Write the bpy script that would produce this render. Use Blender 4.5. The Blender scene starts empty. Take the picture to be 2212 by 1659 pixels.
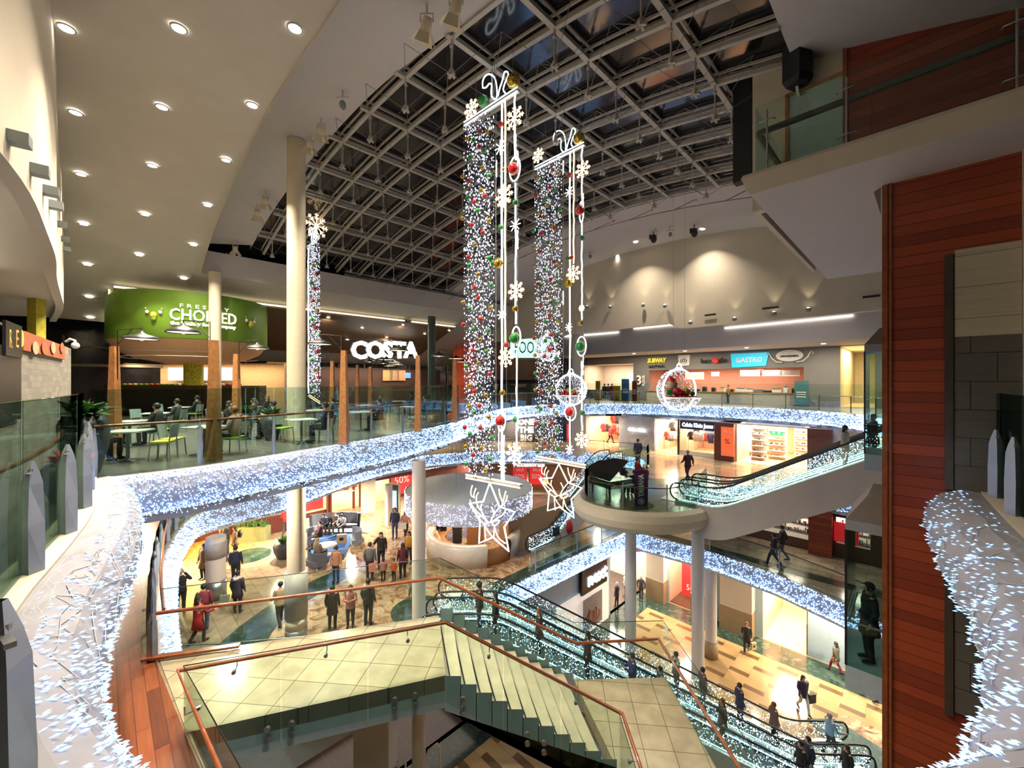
import bpy, bmesh, math, random
from mathutils import Vector, Matrix
random.seed(7)
R = random.Random(11)
SC = bpy.context.scene
COL = SC.collection
F, HZ, CX = 883.0, 824.0, 1106.0
EYE = 15.2
K = math.sqrt(0.5)
F3, F2, F1, F0 = -1.95, -5.8, -9.2, -15.2
L2 = -7.6          # half landing of the stair
PI = math.pi

def SR(s, r, z=0.0):                       # building grid -> plan
    return Vector((K*(s+r), K*(r-s), z))
def toSR(x, y): return K*(x-y), K*(x+y)
def at(px, py, z):                         # point of a pixel on the level z
    y = z*F/(HZ-py)
    return Vector(((px-CX)/F*y, y, z))
def atY(px, py, y):
    return Vector(((px-CX)/F*y, y, (HZ-py)/F*y))
def zs(s): return 8.6-.01145*(s+12.1)**2   # upper vault
def zl(s): return 7.15-.01145*(s+12.0)**2  # lower vault

# ------------------------------------------------------------ materials
MAT = {}
def new_mat(name):
    m = bpy.data.materials.new(name); m.use_nodes = True
    nt = m.node_tree; bs = nt.nodes['Principled BSDF']
    MAT[name] = m
    return m, nt, bs
def N(nt, t, **kw):
    n = nt.nodes.new(t)
    for k, v in kw.items():
        if k.startswith('i_'): n.inputs[k[2:].replace('_', ' ')].default_value = v
        else: setattr(n, k, v)
    return n
def c4(c): return (c[0], c[1], c[2], 1.0)
def plain(name, col, rough=.6, metal=0, var=.06, scale=6.0, spec=.5, coat=0, bump=0):
    m, nt, bs = new_mat(name)
    tc = N(nt, 'ShaderNodeTexCoord'); no = N(nt, 'ShaderNodeTexNoise'); no.inputs['Scale'].default_value = scale
    no.inputs['Detail'].default_value = 3
    nt.links.new(tc.outputs['Object'], no.inputs['Vector'])
    rp = N(nt, 'ShaderNodeValToRGB')
    rp.color_ramp.elements[0].position = .3; rp.color_ramp.elements[1].position = .7
    rp.color_ramp.elements[0].color = c4([max(0, x*(1-var)) for x in col])
    rp.color_ramp.elements[1].color = c4([min(1, x*(1+var)) for x in col])
    nt.links.new(no.outputs['Fac'], rp.inputs['Fac']); nt.links.new(rp.outputs['Color'], bs.inputs['Base Color'])
    bs.inputs['Roughness'].default_value = rough; bs.inputs['Metallic'].default_value = metal
    bs.inputs['Specular IOR Level'].default_value = spec; bs.inputs['Coat Weight'].default_value = coat
    if bump:
        b = N(nt, 'ShaderNodeBump'); b.inputs['Strength'].default_value = bump
        nt.links.new(no.outputs['Fac'], b.inputs['Height']); nt.links.new(b.outputs['Normal'], bs.inputs['Normal'])
    return m
def emit(name, col, strength, sample=True):
    m, nt, bs = new_mat(name)
    bs.inputs['Base Color'].default_value = c4(col)
    bs.inputs['Emission Color'].default_value = c4(col); bs.inputs['Emission Strength'].default_value = strength
    if not sample: m.cycles.emission_sampling = 'NONE'
    return m
def glass(name, tint, refl=1.0):
    m = bpy.data.materials.new(name); m.use_nodes = True; MAT[name] = m
    nt = m.node_tree; nt.nodes.clear()
    out = N(nt, 'ShaderNodeOutputMaterial'); mx = N(nt, 'ShaderNodeMixShader')
    tr = N(nt, 'ShaderNodeBsdfTransparent'); tr.inputs['Color'].default_value = c4(tint)
    gl = N(nt, 'ShaderNodeBsdfGlossy'); gl.inputs['Roughness'].default_value = .015; gl.inputs['Color'].default_value = (.9, .95, .95, 1)
    fr = N(nt, 'ShaderNodeFresnel'); fr.inputs['IOR'].default_value = 1.45
    mul = N(nt, 'ShaderNodeMath', operation='MULTIPLY'); mul.inputs[1].default_value = refl
    ge = N(nt, 'ShaderNodeNewGeometry'); iv = N(nt, 'ShaderNodeMath', operation='SUBTRACT'); iv.inputs[0].default_value = 1; nt.links.new(ge.outputs['Backfacing'], iv.inputs[1])
    m2 = N(nt, 'ShaderNodeMath', operation='MULTIPLY'); nt.links.new(fr.outputs[0], m2.inputs[0]); nt.links.new(iv.outputs[0], m2.inputs[1]); nt.links.new(m2.outputs[0], mul.inputs[0]); nt.links.new(mul.outputs[0], mx.inputs['Fac'])
    nt.links.new(tr.outputs[0], mx.inputs[1]); nt.links.new(gl.outputs[0], mx.inputs[2]); nt.links.new(mx.outputs[0], out.inputs['Surface'])
    return m
def rotmap(nt, ang, scale=(1, 1, 1), loc=(0, 0, 0)):
    tc = N(nt, 'ShaderNodeTexCoord'); mp = N(nt, 'ShaderNodeMapping')
    mp.inputs['Rotation'].default_value = (0, 0, ang) if not isinstance(ang, tuple) else ang
    mp.inputs['Scale'].default_value = scale; mp.inputs['Location'].default_value = loc
    nt.links.new(tc.outputs['Object'], mp.inputs['Vector']); return mp
def brick(name, ang, w, h, c1, c2, cm, mortar=.01, rough=.4, off=.5, bias=0, coat=0, sq=1, spec=.5, bumps=.0, noise=.0):
    m, nt, bs = new_mat(name); mp = rotmap(nt, ang)
    b = N(nt, 'ShaderNodeTexBrick'); b.offset = off; b.squash = sq
    b.inputs['Scale'].default_value = 1; b.inputs['Brick Width'].default_value = w; b.inputs['Row Height'].default_value = h
    b.inputs['Mortar Size'].default_value = mortar; b.inputs['Bias'].default_value = bias
    b.inputs['Color1'].default_value = c4(c1); b.inputs['Color2'].default_value = c4(c2); b.inputs['Mortar'].default_value = c4(cm)
    nt.links.new(mp.outputs[0], b.inputs['Vector'])
    last = b.outputs['Color']
    if noise:
        no = N(nt, 'ShaderNodeTexNoise'); no.inputs['Scale'].default_value = 3; no.inputs['Detail'].default_value = 6
        st = N(nt, 'ShaderNodeMapping'); st.inputs['Scale'].default_value = (.6, 9, 9) if noise < 0 else (1, 1, 1)
        nt.links.new(mp.outputs[0], st.inputs['Vector']); nt.links.new(st.outputs[0], no.inputs['Vector'])
        mx = N(nt, 'ShaderNodeMixRGB', blend_type='MULTIPLY'); mx.inputs['Fac'].default_value = abs(noise)
        rp = N(nt, 'ShaderNodeValToRGB'); rp.color_ramp.elements[0].position = .35; rp.color_ramp.elements[1].position = .65
        rp.color_ramp.elements[0].color = (.45, .42, .4, 1)
        nt.links.new(no.outputs['Fac'], rp.inputs['Fac']); nt.links.new(last, mx.inputs[1]); nt.links.new(rp.outputs['Color'], mx.inputs[2])
        last = mx.outputs[0]
    nt.links.new(last, bs.inputs['Base Color'])
    bs.inputs['Roughness'].default_value = rough; bs.inputs['Coat Weight'].default_value = coat; bs.inputs['Specular IOR Level'].default_value = spec
    bs.inputs['Coat Roughness'].default_value = .12
    return m

WHITE = plain('white_paint', (.62, .59, .58), .75, var=.02)
VAULT = plain('vault_plaster', (.56, .53, .48), .8, var=.03, scale=1.5)
CREAM = plain('cream_plaster', (.66, .585, .46), .8, var=.03, scale=1.2)
SOFF = plain('soffit_paint', (.60, .56, .53), .75, var=.02)
GREYP = plain('grey_paint', (.17, .165, .16), .7, var=.03)
BLUEG = plain('bluegrey_fascia', (.42, .55, .64), .45, var=.05)
BROWNC = plain('brown_ceiling', (.13, .075, .04), .6, var=.05)
STEELW = plain('pale_steel', (.50, .47, .42), .5, var=.05)
CABLE = plain('grey_cable', (.22, .21, .2), .5)
NIGHT = plain('night_glass', (.016, .015, .018), .12, var=.5, scale=1.2, spec=.5)
DARK = plain('black_metal', (.015, .015, .017), .4)
RUBBER = plain('black_rubber', (.012, .012, .014), .45)
STEEL = plain('brushed_steel', (.42, .42, .44), .32, metal=.85)
BLADE = plain('blue_grey_steel', (.36, .42, .52), .38, metal=.55, var=.08)
COLP = plain('column_cream', (.70, .62, .46), .6, var=.03)
COLW = plain('column_white', (.66, .62, .58), .6, var=.02)
COLG = plain('column_grey', (.42, .40, .37), .6)
GREENC = plain('column_green', (.06, .10, .085), .6)
DRUMG = plain('leaf_green_paint', (.14, .27, .02), .55, var=.15, scale=.8)
SALMON = plain('peach_plaster', (.62, .36, .2), .6, var=.04)
LEAFY = plain('yellow_leaf', (.45, .42, .03), .7, var=.6, scale=14)
YELLOW = plain('yellow_paint', (.50, .44, .04), .7, var=.2)
OAK = plain('oak_post', (.43, .19, .065), .5, var=.25, scale=9)
RAILW = plain('red_wood_rail', (.27, .075, .026), .28, var=.25, scale=7, coat=.4)
TIMB = brick('timber_deck', -PI/4+PI/2, 1.7, .19, (.30, .085, .028), (.13, .035, .014), (.05, .015, .008), .004, .3, coat=.35, noise=-.4, off=.37)
TILE = brick('cream_tile', .1, .62, .62, (.50, .44, .29), (.44, .375, .24), (.17, .13, .08), .008, .22, off=0, coat=.2, noise=.35)
STEPM = plain('cream_stone_step', (.50, .45, .31), .35, var=.12, scale=3)
MARBLE1 = brick('pale_marble_floor', PI/4, 1.2, .6, (.42, .33, .23), (.30, .23, .15), (.16, .12, .08), .008, .16, off=.5, coat=.3, noise=.5)
CHECK = None
def checker_floor():
    m, nt, bs = new_mat('checkered_stone_floor'); mp = rotmap(nt, PI/4)
    b = N(nt, 'ShaderNodeTexBrick'); b.offset = .5; b.squash = 1
    for k, v in (('Scale', 1), ('Brick Width', 1.8), ('Row Height', .9), ('Mortar Size', .006)): b.inputs[k].default_value = v
    b.inputs['Color1'].default_value = (.52, .36, .17, 1); b.inputs['Color2'].default_value = (.42, .28, .13, 1); b.inputs['Mortar'].default_value = (.2, .14, .08, 1)
    nt.links.new(mp.outputs[0], b.inputs['Vector'])
    sx = N(nt, 'ShaderNodeSeparateXYZ'); nt.links.new(mp.outputs[0], sx.inputs[0])
    def mth(op, a, bb=None):
        n = N(nt, 'ShaderNodeMath', operation=op)
        for i, v in enumerate((a, bb)):
            if v is None: continue
            if isinstance(v, (int, float)): n.inputs[i].default_value = v
            else: nt.links.new(v, n.inputs[i])
        return n.outputs[0]
    row = mth('FLOOR', mth('DIVIDE', sx.outputs['Y'], .9))
    xs = mth('ADD', sx.outputs['X'], mth('MULTIPLY', mth('PINGPONG', row, 1), .9))
    fx = mth('FRACT', mth('DIVIDE', xs, 1.8)); fy = mth('FRACT', mth('DIVIDE', sx.outputs['Y'], .9))
    a = mth('MULTIPLY', mth('LESS_THAN', fx, .52), mth('LESS_THAN', fy, .36))
    mx = N(nt, 'ShaderNodeMixRGB'); mx.inputs[2].default_value = (.17, .10, .045, 1)
    nt.links.new(a, mx.inputs[0]); nt.links.new(b.outputs['Color'], mx.inputs[1])
    no = N(nt, 'ShaderNodeTexNoise'); no.inputs['Scale'].default_value = 1.3; no.inputs['Detail'].default_value = 8
    nt.links.new(mp.outputs[0], no.inputs['Vector'])
    m2 = N(nt, 'ShaderNodeMixRGB', blend_type='MULTIPLY'); m2.inputs[0].default_value = .35
    nt.links.new(mx.outputs[0], m2.inputs[1]); nt.links.new(no.outputs['Fac'], m2.inputs[2])
    nt.links.new(m2.outputs[0], bs.inputs['Base Color'])
    bs.inputs['Roughness'].default_value = .16; bs.inputs['Coat Weight'].default_value = .3; bs.inputs['Coat Roughness'].default_value = .08
    return m
CHECK = checker_floor()
def mottled(name, stops, scale, rough=.15, coat=.3):
    m, nt, bs = new_mat(name); mp = rotmap(nt, .3)
    no = N(nt, 'ShaderNodeTexNoise'); no.inputs['Scale'].default_value = scale; no.inputs['Detail'].default_value = 7; no.inputs['Distortion'].default_value = 1.2
    nt.links.new(mp.outputs[0], no.inputs['Vector'])
    rp = N(nt, 'ShaderNodeValToRGB'); cr = rp.color_ramp
    while len(cr.elements) < len(stops): cr.elements.new(.5)
    for e, (p, c) in zip(cr.elements, stops): e.position = p; e.color = c4(c)
    nt.links.new(no.outputs['Fac'], rp.inputs['Fac']); nt.links.new(rp.outputs['Color'], bs.inputs['Base Color'])
    bs.inputs['Roughness'].default_value = rough; bs.inputs['Coat Weight'].default_value = coat
    return m
ROSEM = mottled('mottled_brown_marble', [(.3, (.12, .06, .03)), (.48, (.42, .26, .15)), (.6, (.55, .42, .28)), (.75, (.25, .14, .08))], 2.2)
GREENM = mottled('dark_green_marble', [(.3, (.012, .03, .022)), (.55, (.03, .06, .045)), (.72, (.09, .13, .1))], 2.5)
GREYM = mottled('grey_marble_wall', [(.3, (.34, .33, .34)), (.5, (.38, .37, .38)), (.68, (.52, .51, .52))], 1.0, .3, .1)
BROWNT = brick('brown_gloss_tile', PI/4, .9, .9, (.06, .03, .02), (.045, .022, .016), (.12, .08, .06), .008, .12, off=0, coat=.4)
# cladding boards on walls facing along the grid (object z = rows)
def boards(name, c1, c2, h, w, ang, rough=.4, coat=.15, cm=(.04, .01, .006)):
    m, nt, bs = new_mat(name)
    tc = N(nt, 'ShaderNodeTexCoord'); sx = N(nt, 'ShaderNodeSeparateXYZ'); nt.links.new(tc.outputs['Object'], sx.inputs[0])
    a = N(nt, 'ShaderNodeVectorMath', operation='DOT_PRODUCT'); a.inputs[1].default_value = (math.cos(ang), math.sin(ang), 0)
    nt.links.new(tc.outputs['Object'], a.inputs[0])
    ad = N(nt, 'ShaderNodeMath', operation='ADD'); ad.inputs[1].default_value = w*.23 if w > 20 else 0; nt.links.new(a.outputs['Value'], ad.inputs[0]); cb = N(nt, 'ShaderNodeCombineXYZ'); nt.links.new(ad.outputs[0], cb.inputs[0]); nt.links.new(sx.outputs['Z'], cb.inputs[1])
    b = N(nt, 'ShaderNodeTexBrick'); b.offset = .5
    for k, v in (('Scale', 1), ('Brick Width', w), ('Row Height', h), ('Mortar Size', .005)): b.inputs[k].default_value = v
    b.inputs['Color1'].default_value = c4(c1); b.inputs['Color2'].default_value = c4(c2); b.inputs['Mortar'].default_value = c4(cm)
    nt.links.new(cb.outputs[0], b.inputs['Vector'])
    no = N(nt, 'ShaderNodeTexNoise'); no.inputs['Scale'].default_value = 2; no.inputs['Detail'].default_value = 5
    mp = N(nt, 'ShaderNodeMapping'); mp.inputs['Scale'].default_value = (.5, 12, 1); nt.links.new(cb.outputs[0], mp.inputs['Vector']); nt.links.new(mp.outputs[0], no.inputs['Vector'])
    mx = N(nt, 'ShaderNodeMixRGB', blend_type='MULTIPLY'); mx.inputs[0].default_value = .35
    nt.links.new(b.outputs['Color'], mx.inputs[1]); nt.links.new(no.outputs['Fac'], mx.inputs[2]); nt.links.new(mx.outputs[0], bs.inputs['Base Color'])
    bs.inputs['Roughness'].default_value = rough; bs.inputs['Coat Weight'].default_value = coat
    return m
CLAD = boards('red_timber_boards', (.46, .085, .032), (.27, .045, .02), .20, 30, -PI/4)
GBRICK = boards('grey_stone_bricks', (.33, .30, .25), (.24, .22, .19), .16, .5, 2.28, .8, 0, (.2, .18, .16))
CPANEL = boards('cream_wall_panels', (.72, .64, .46), (.68, .60, .43), .56, 30, -PI/4, .5, 0, (.2, .17, .11))
SPANEL = boards('steel_wall_panels', (.16, .15, .13), (.13, .12, .105), .5, .62, -PI/4, .25, .3, (.01, .01, .01))
REDW = boards('dark_red_boards', (.16, .03, .02), (.12, .022, .016), .22, 8, .3, .4, .2)
TANW = boards('tan_stone_cladding', (.40, .30, .17), (.36, .26, .15), .9, 1.2, 0, .5, .1, (.2, .14, .08))

GLS = glass('clear_green_glass', (.88, .955, .925), 1.3)
GLSD = glass('deck_glass', (.68, .80, .76), 1.8)
GLSK = glass('shop_glass', (.93, .95, .94), .8)
LEDB = emit('blue_white_led', (.40, .62, 1.0), 2.6, True)
LEDN = emit('near_blue_led', (.33, .56, 1.0), 2.2, True)
LEDW = emit('warm_mix_led', (1.0, .85, .62), 10, False)
LEDC = emit('curtain_led', (.80, .86, 1.0), 2.6, False)
NEONW = emit('white_neon', (.80, .92, 1.0), 3.5)
NEONO = emit('warm_neon', (1.0, .66, .36), 3.2)
NEONL = emit('peach_neon', (1.0, .75, .5), 2.6)
LAMP = emit('lamp_lens', (1.0, .90, .74), 40)
LAMPS = emit('small_lamp_lens', (1.0, .90, .76), 14)
COVE = emit('cove_strip', (1.0, .92, .78), 4)
COVEY = emit('warm_cove_strip', (1.0, .84, .5), 3.5)
STRIPG = emit('cyan_white_strip', (.55, .95, .9), 2.2)
SIGNW = emit('sign_white', (.95, 1.0, .97), 4)
SIGNG = emit('sign_pale_green', (.45, .85, .68), 1.6)
SIGNO = emit('sign_orange', (1.0, .32, .05), 3.5)
PAPER = plain('white_board', (.75, .74, .72), .6)
SNET = plain('white_cable_net', (.32, .32, .36), .6, var=.12, scale=3)
REDB = plain('sale_red', (.62, .03, .03), .5)
FABB = {}
def col(name, c, rough=.8, **k):
    if name not in FABB: FABB[name] = plain(name, c, rough, **k)
    return FABB[name]

# ------------------------------------------------------------ mesh builder
class MB:
    def __init__(s): s.v = []; s.f = []; s.m = []; s.sm = []
    def add(s, vs, fs, mi=0, smooth=False):
        o = len(s.v); s.v += [tuple(v) for v in vs]
        s.f += [tuple(i+o for i in f) for f in fs]; s.m += [mi]*len(fs); s.sm += [smooth]*len(fs)
        return s
    def box(s, x0, x1, y0, y1, z0, z1, mi=0, M=None):
        vs = [Vector((x, y, z)) for z in (z0, z1) for x, y in ((x0, y0), (x1, y0), (x1, y1), (x0, y1))]
        if M is not None: vs = [M @ v for v in vs]
        return s.add(vs, [(3, 2, 1, 0), (4, 5, 6, 7), (0, 1, 5, 4), (1, 2, 6, 5), (2, 3, 7, 6), (3, 0, 4, 7)], mi)
    def bar(s, a, b, w, h, mi=0, up=(0, 0, 1)):       # rectangular bar a->b
        a, b = Vector(a), Vector(b); d = (b-a)
        if d.length < 1e-6: return s
        d.normalize(); u = Vector(up)
        if abs(d.dot(u)) > .98: u = Vector((1, 0, 0))
        x = d.cross(u).normalized(); y = x.cross(d).normalized()
        vs = [p+x*(i*w/2)+y*(j*h/2) for p in (a, b) for i, j in ((-1, -1), (1, -1), (1, 1), (-1, 1))]
        return s.add(vs, [(3, 2, 1, 0), (4, 5, 6, 7), (0, 1, 5, 4), (1, 2, 6, 5), (2, 3, 7, 6), (3, 0, 4, 7)], mi)
    def tube(s, pts, r, n=8, mi=0, closed=False, cap=True, smooth=True):
        pts = [Vector(p) for p in pts]; m = len(pts)
        if m < 2: return s
        rs = r if isinstance(r, (list, tuple)) else [r]*m
        vs = []; u = None
        for i, p in enumerate(pts):
            if closed: d = pts[(i+1) % m]-pts[i-1]
            else: d = pts[min(i+1, m-1)]-pts[max(i-1, 0)]
            if d.length < 1e-9: d = Vector((0, 0, 1))
            d.normalize()
            if u is None:
                u = Vector((0, 0, 1)) if abs(d.z) < .9 else Vector((1, 0, 0))
            u = (u-d*u.dot(d))
            if u.length < 1e-6: u = d.orthogonal()
            u.normalize(); w = d.cross(u)
            for k in range(n):
                a = 2*PI*k/n; vs.append(p+(u*math.cos(a)+w*math.sin(a))*rs[i])
        fs = []
        for i in range(m if closed else m-1):
            j = (i+1) % m
            for k in range(n): fs.append((i*n+k, i*n+(k+1) % n, j*n+(k+1) % n, j*n+k))
        s.add(vs, fs, mi, smooth)
        if cap and not closed:
            s.add(vs[:n], [tuple(range(n-1, -1, -1))], mi); s.add(vs[-n:], [tuple(range(n))], mi)
        return s
    def lathe(s, prof, c, n=32, mi=0, a0=0, a1=2*PI, smooth=True, flip=False):
        full = abs(a1-a0-2*PI) < 1e-6; k = n if full else n+1
        vs = []
        for i in range(k):
            a = a0+(a1-a0)*i/n
            for r, z in prof: vs.append((c[0]+r*math.cos(a), c[1]+r*math.sin(a), c[2]+z))
        m = len(prof); fs = []
        for i in range(n):
            j = (i+1) % k
            for q in range(m-1):
                f = (i*m+q, j*m+q, j*m+q+1, i*m+q+1); fs.append(f[::-1] if flip else f)
        return s.add(vs, fs, mi, smooth)
    def sphere(s, c, r, n=12, m=8, mi=0, sc=(1, 1, 1), M=None):
        c = Vector(c); vs = []
        for i in range(m+1):
            t = PI*i/m
            for k in range(n):
                a = 2*PI*k/n
                p = Vector((math.sin(t)*math.cos(a)*sc[0], math.sin(t)*math.sin(a)*sc[1], math.cos(t)*sc[2]))*r
                if M is not None: p = M @ p
                vs.append(c+p)
        fs = [(i*n+k, (i+1)*n+k, (i+1)*n+(k+1) % n, i*n+(k+1) % n) for i in range(m) for k in range(n)]
        return s.add(vs, fs, mi, True)
    def prism(s, poly, z0, z1, mi=0, top=None, bot=None):
        n = len(poly); a = sum(poly[i][0]*poly[(i+1) % n][1]-poly[(i+1) % n][0]*poly[i][1] for i in range(n))
        if a < 0: poly = poly[::-1]
        if not callable(z0): q0 = z0; z0 = lambda x, y: q0
        if not callable(z1): q1 = z1; z1 = lambda x, y: q1
        vs = [(p[0], p[1], z0(p[0], p[1])) for p in poly]+[(p[0], p[1], z1(p[0], p[1])) for p in poly]
        s.add(vs, [tuple(range(n-1, -1, -1))], mi if bot is None else bot); s.add(vs, [tuple(range(n, 2*n))], mi if top is None else top)
        return s.add(vs, [(i, (i+1) % n, n+(i+1) % n, n+i) for i in range(n)], mi)
    def strip(s, a, b, mi=0, smooth=False):            # quads between two point rows
        n = len(a); vs = list(a)+list(b)
        return s.add(vs, [(i, i+1, n+i+1, n+i) for i in range(n-1)], mi, smooth)
    def bulb(s, p, d, L, r, mi=0):                     # small spindle bulb
        p = Vector(p); d = Vector(d).normalized(); x = d.orthogonal().normalized(); y = d.cross(x)
        q = p+d*L*.55
        vs = [p, q+x*r, q+(y*.866-x*.5)*r, q+(-y*.866-x*.5)*r, p+d*L]
        return s.add(vs, [(0, 2, 1), (0, 3, 2), (0, 1, 3), (4, 1, 2), (4, 2, 3), (4, 3, 1)], mi)
    def mesh(s, name, mats):
        me = bpy.data.meshes.new(name); me.from_pydata(s.v, [], s.f)
        for m in (mats if isinstance(mats, (list, tuple)) else [mats]): me.materials.append(m)
        me.polygons.foreach_set('material_index', s.m); me.polygons.foreach_set('use_smooth', s.sm)
        me.update(); return me
    def build(s, name, mats, parent=None):
        o = bpy.data.objects.new(name, s.mesh(name, mats)); COL.objects.link(o)
        if parent is not None: o.parent = parent
        return o

TAGS = []
def tag(o, label=None, cat=None, group=None, kind=None):
    if label: o['label'] = label
    if cat: o['category'] = cat
    if group: o['group'] = group
    if kind: o['kind'] = kind
    return o
def empty(name, loc=(0, 0, 0), rz=0, label=None, cat=None, group=None, kind=None):
    o = bpy.data.objects.new(name, None); COL.objects.link(o); o.location = loc; o.rotation_euler = (0, 0, rz); o.empty_display_size = .2
    return tag(o, label, cat, group, kind)
def copy_tree(o, parent=None):
    c = o.copy(); COL.objects.link(c)
    if parent is not None: c.parent = parent
    for ch in list(o.children): copy_tree(ch, c)
    return c
def struct(name, mb, mats, parent=None):
    o = mb.build(name, mats, parent)
    if parent is None: o['kind'] = 'structure'
    return o
def thing(name, mb, mats, label, cat, group=None, kind=None):
    return tag(mb.build(name, mats), label, cat, group, kind)

FONT = {}
def text_mb(txt, size, depth=.03, bold=0.0, shear=0, space=1.0):
    cu = bpy.data.curves.new('t', 'FONT'); cu.body = txt; cu.size = size; cu.extrude = depth/2; cu.offset = bold
    cu.align_x = 'CENTER'; cu.align_y = 'CENTER'; cu.resolution_u = 2; cu.shear = shear; cu.space_character = space
    o = bpy.data.objects.new('t', cu); COL.objects.link(o)
    bpy.context.view_layer.update()
    me = bpy.data.meshes.new_from_object(o.evaluated_get(bpy.context.evaluated_depsgraph_get()))
    mb = MB(); mb.v = [tuple(v.co) for v in me.vertices]; mb.f = [tuple(p.vertices) for p in me.polygons]
    mb.m = [0]*len(mb.f); mb.sm = [False]*len(mb.f)
    bpy.data.objects.remove(o); bpy.data.curves.remove(cu); bpy.data.meshes.remove(me)
    return mb
def xform(mb, M):
    mb.v = [tuple(M @ Vector(v)) for v in mb.v]; return mb
def face_M(p, right, up=(0, 0, 1)):                  # local x->right, y->up, z->out of the wall
    x = Vector(right).normalized(); y = Vector(up).normalized(); z = x.cross(y).normalized()
    y = z.cross(x)
    M = Matrix((x, y, z)).transposed().to_4x4(); M.translation = Vector(p); return M
def sign_text(txt, p, right, size, mat, depth=.05, bold=0, up=(0, 0, 1), parent=None, name='lettering', shear=0, space=1.0, fit=None):
    mb = text_mb(txt, size, depth, bold, shear, space)
    if fit:
        xs = [v[0] for v in mb.v]; w = max(xs)-min(xs); k = fit/w
        mb.v = [(v[0]*k, v[1], v[2]) for v in mb.v]
    xform(mb, face_M(p, right, up)); return mb.build(name, mat, parent)
def slabpanel(mb, p, right, w, h, d=.03, mi=0, up=(0, 0, 1)):   # flat panel centred on p
    M = face_M(p, right, up); return mb.box(-w/2, w/2, -h/2, h/2, -d, 0, mi, M)
def chaikin(pts, n=2, closed=False):
    pts = [Vector(p) for p in pts]
    for _ in range(n):
        q = [] if closed else [pts[0]]
        for i in range(len(pts) if closed else len(pts)-1):
            a, b = pts[i], pts[(i+1) % len(pts)]
            q += [a*.75+b*.25, a*.25+b*.75]
        if not closed: q.append(pts[-1])
        pts = q
    return pts
def resample(pts, step):
    pts = [Vector(p) for p in pts]; L = [0]
    for a, b in zip(pts, pts[1:]): L.append(L[-1]+(b-a).length)
    n = max(2, int(round(L[-1]/step))+1); out = []; j = 0
    for i in range(n):
        t = L[-1]*i/(n-1)
        while j < len(L)-2 and L[j+1] < t: j += 1
        k = (t-L[j])/max(1e-9, L[j+1]-L[j]); out.append(pts[j].lerp(pts[j+1], k))
    return out
def normals2(pts, side):
    out = []
    for i in range(len(pts)):
        d = pts[min(i+1, len(pts)-1)]-pts[max(i-1, 0)]; d.z = 0; d.normalize()
        out.append(Vector((d.y, -d.x, 0))*side)
    return out
# ------------------------------------------------------------ vault helpers
def onv(px, py, zf):
    a = (px-CX)/F; t = (HZ-py)/F; lo, hi = 2.0, 60.0
    f = lambda y: zf(K*(a*y-y))-t*y
    for _ in range(60):
        m = (lo+hi)/2
        if f(m) > 0: lo = m
        else: hi = m
    y = (lo+hi)/2; return Vector((a*y, y, t*y))

NEAR3 = [(9.6, 8.6), (8.2, 7.1), (6.42, 5.11), (5.0, 3.3), (3.2, 1.8), (1.2, 1.2), (-1.2, 1.25), (-2.9, 2.1), (-4.14, 3.29), (-5.2, 4.75), (-6.18, 6.0), (-7.3, 7.15), (-8.39, 8.2)]
DECK3 = [(-8.39, 8.2), (-7.51, 9.01), (-6.94, 9.78), (-6.1, 11.4), (-5.34, 12.95), (-4.6, 14.3), (-3.69, 16.7), (-2.67, 20.0), (-1.9, 24.5), (-.9, 29.5), (1.6, 33.6), (5.85, 35.75), (11.94, 35.75), (16.83, 31.8), (19.3, 29.1), (20.5, 26), (20.4, 23.0), (18.2, 19.0), (15.4, 15.6)]
near3 = chaikin([Vector((x, y, F3)) for x, y in NEAR3], 2); deck3 = chaikin([Vector((x, y, F3)) for x, y in DECK3], 2)
W2 = [(-7.4, 8.56), (-8.8, 10.1), (-10.15, 11.75), (-11.6, 13.55), (-13.1, 15.95), (-14.0, 18.0), (-13.2, 19.5), (-11.7, 21.6), (-10.8, 26), (-8.5, 31), (-4, 33.8), (1, 34.2), (6.7, 33.4), (9.8, 31.2), (9.6, 29)]
PLAT = [(9.6, 29), (9.3, 27.4), (7.4, 26.8), (4.8, 24.2), (3.7, 21.8), (3.4, 20.3), (3.9, 19.1), (5.0, 18.3), (6.5, 18.0), (8.1, 18.4), (9.3, 19.3), (9.9, 20.5)]
E2 = [(9.9, 20.5), (12.4, 23), (15.5, 22.6), (17.3, 20.6), (19, 17), (19.5, 11)]
w2 = chaikin([Vector((x, y, F2)) for x, y in W2], 2); plat2 = chaikin([Vector((x, y, F2)) for x, y in PLAT], 2); e2 = chaikin([Vector((x, y, F2)) for x, y in E2], 2)
A1 = [(-22, 12.2), (-9, 12.6), (-4, 13.2), (-2.5, 13.6), (-2.5, 17.9), (-.9, 17.9)]
B1 = [(-.9, 17.9), (1.2, 19.7), (3.56, 21.9), (6.9, 25.0), (7.5, 25.0), (10.7, 22.2), (12.7, 19.5), (13.8, 17), (15, 12), (15, 7)]
a1 = [Vector((x, y, F1)) for x, y in A1]; b1 = [Vector((x, y, F1)) for x, y in B1]

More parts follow.
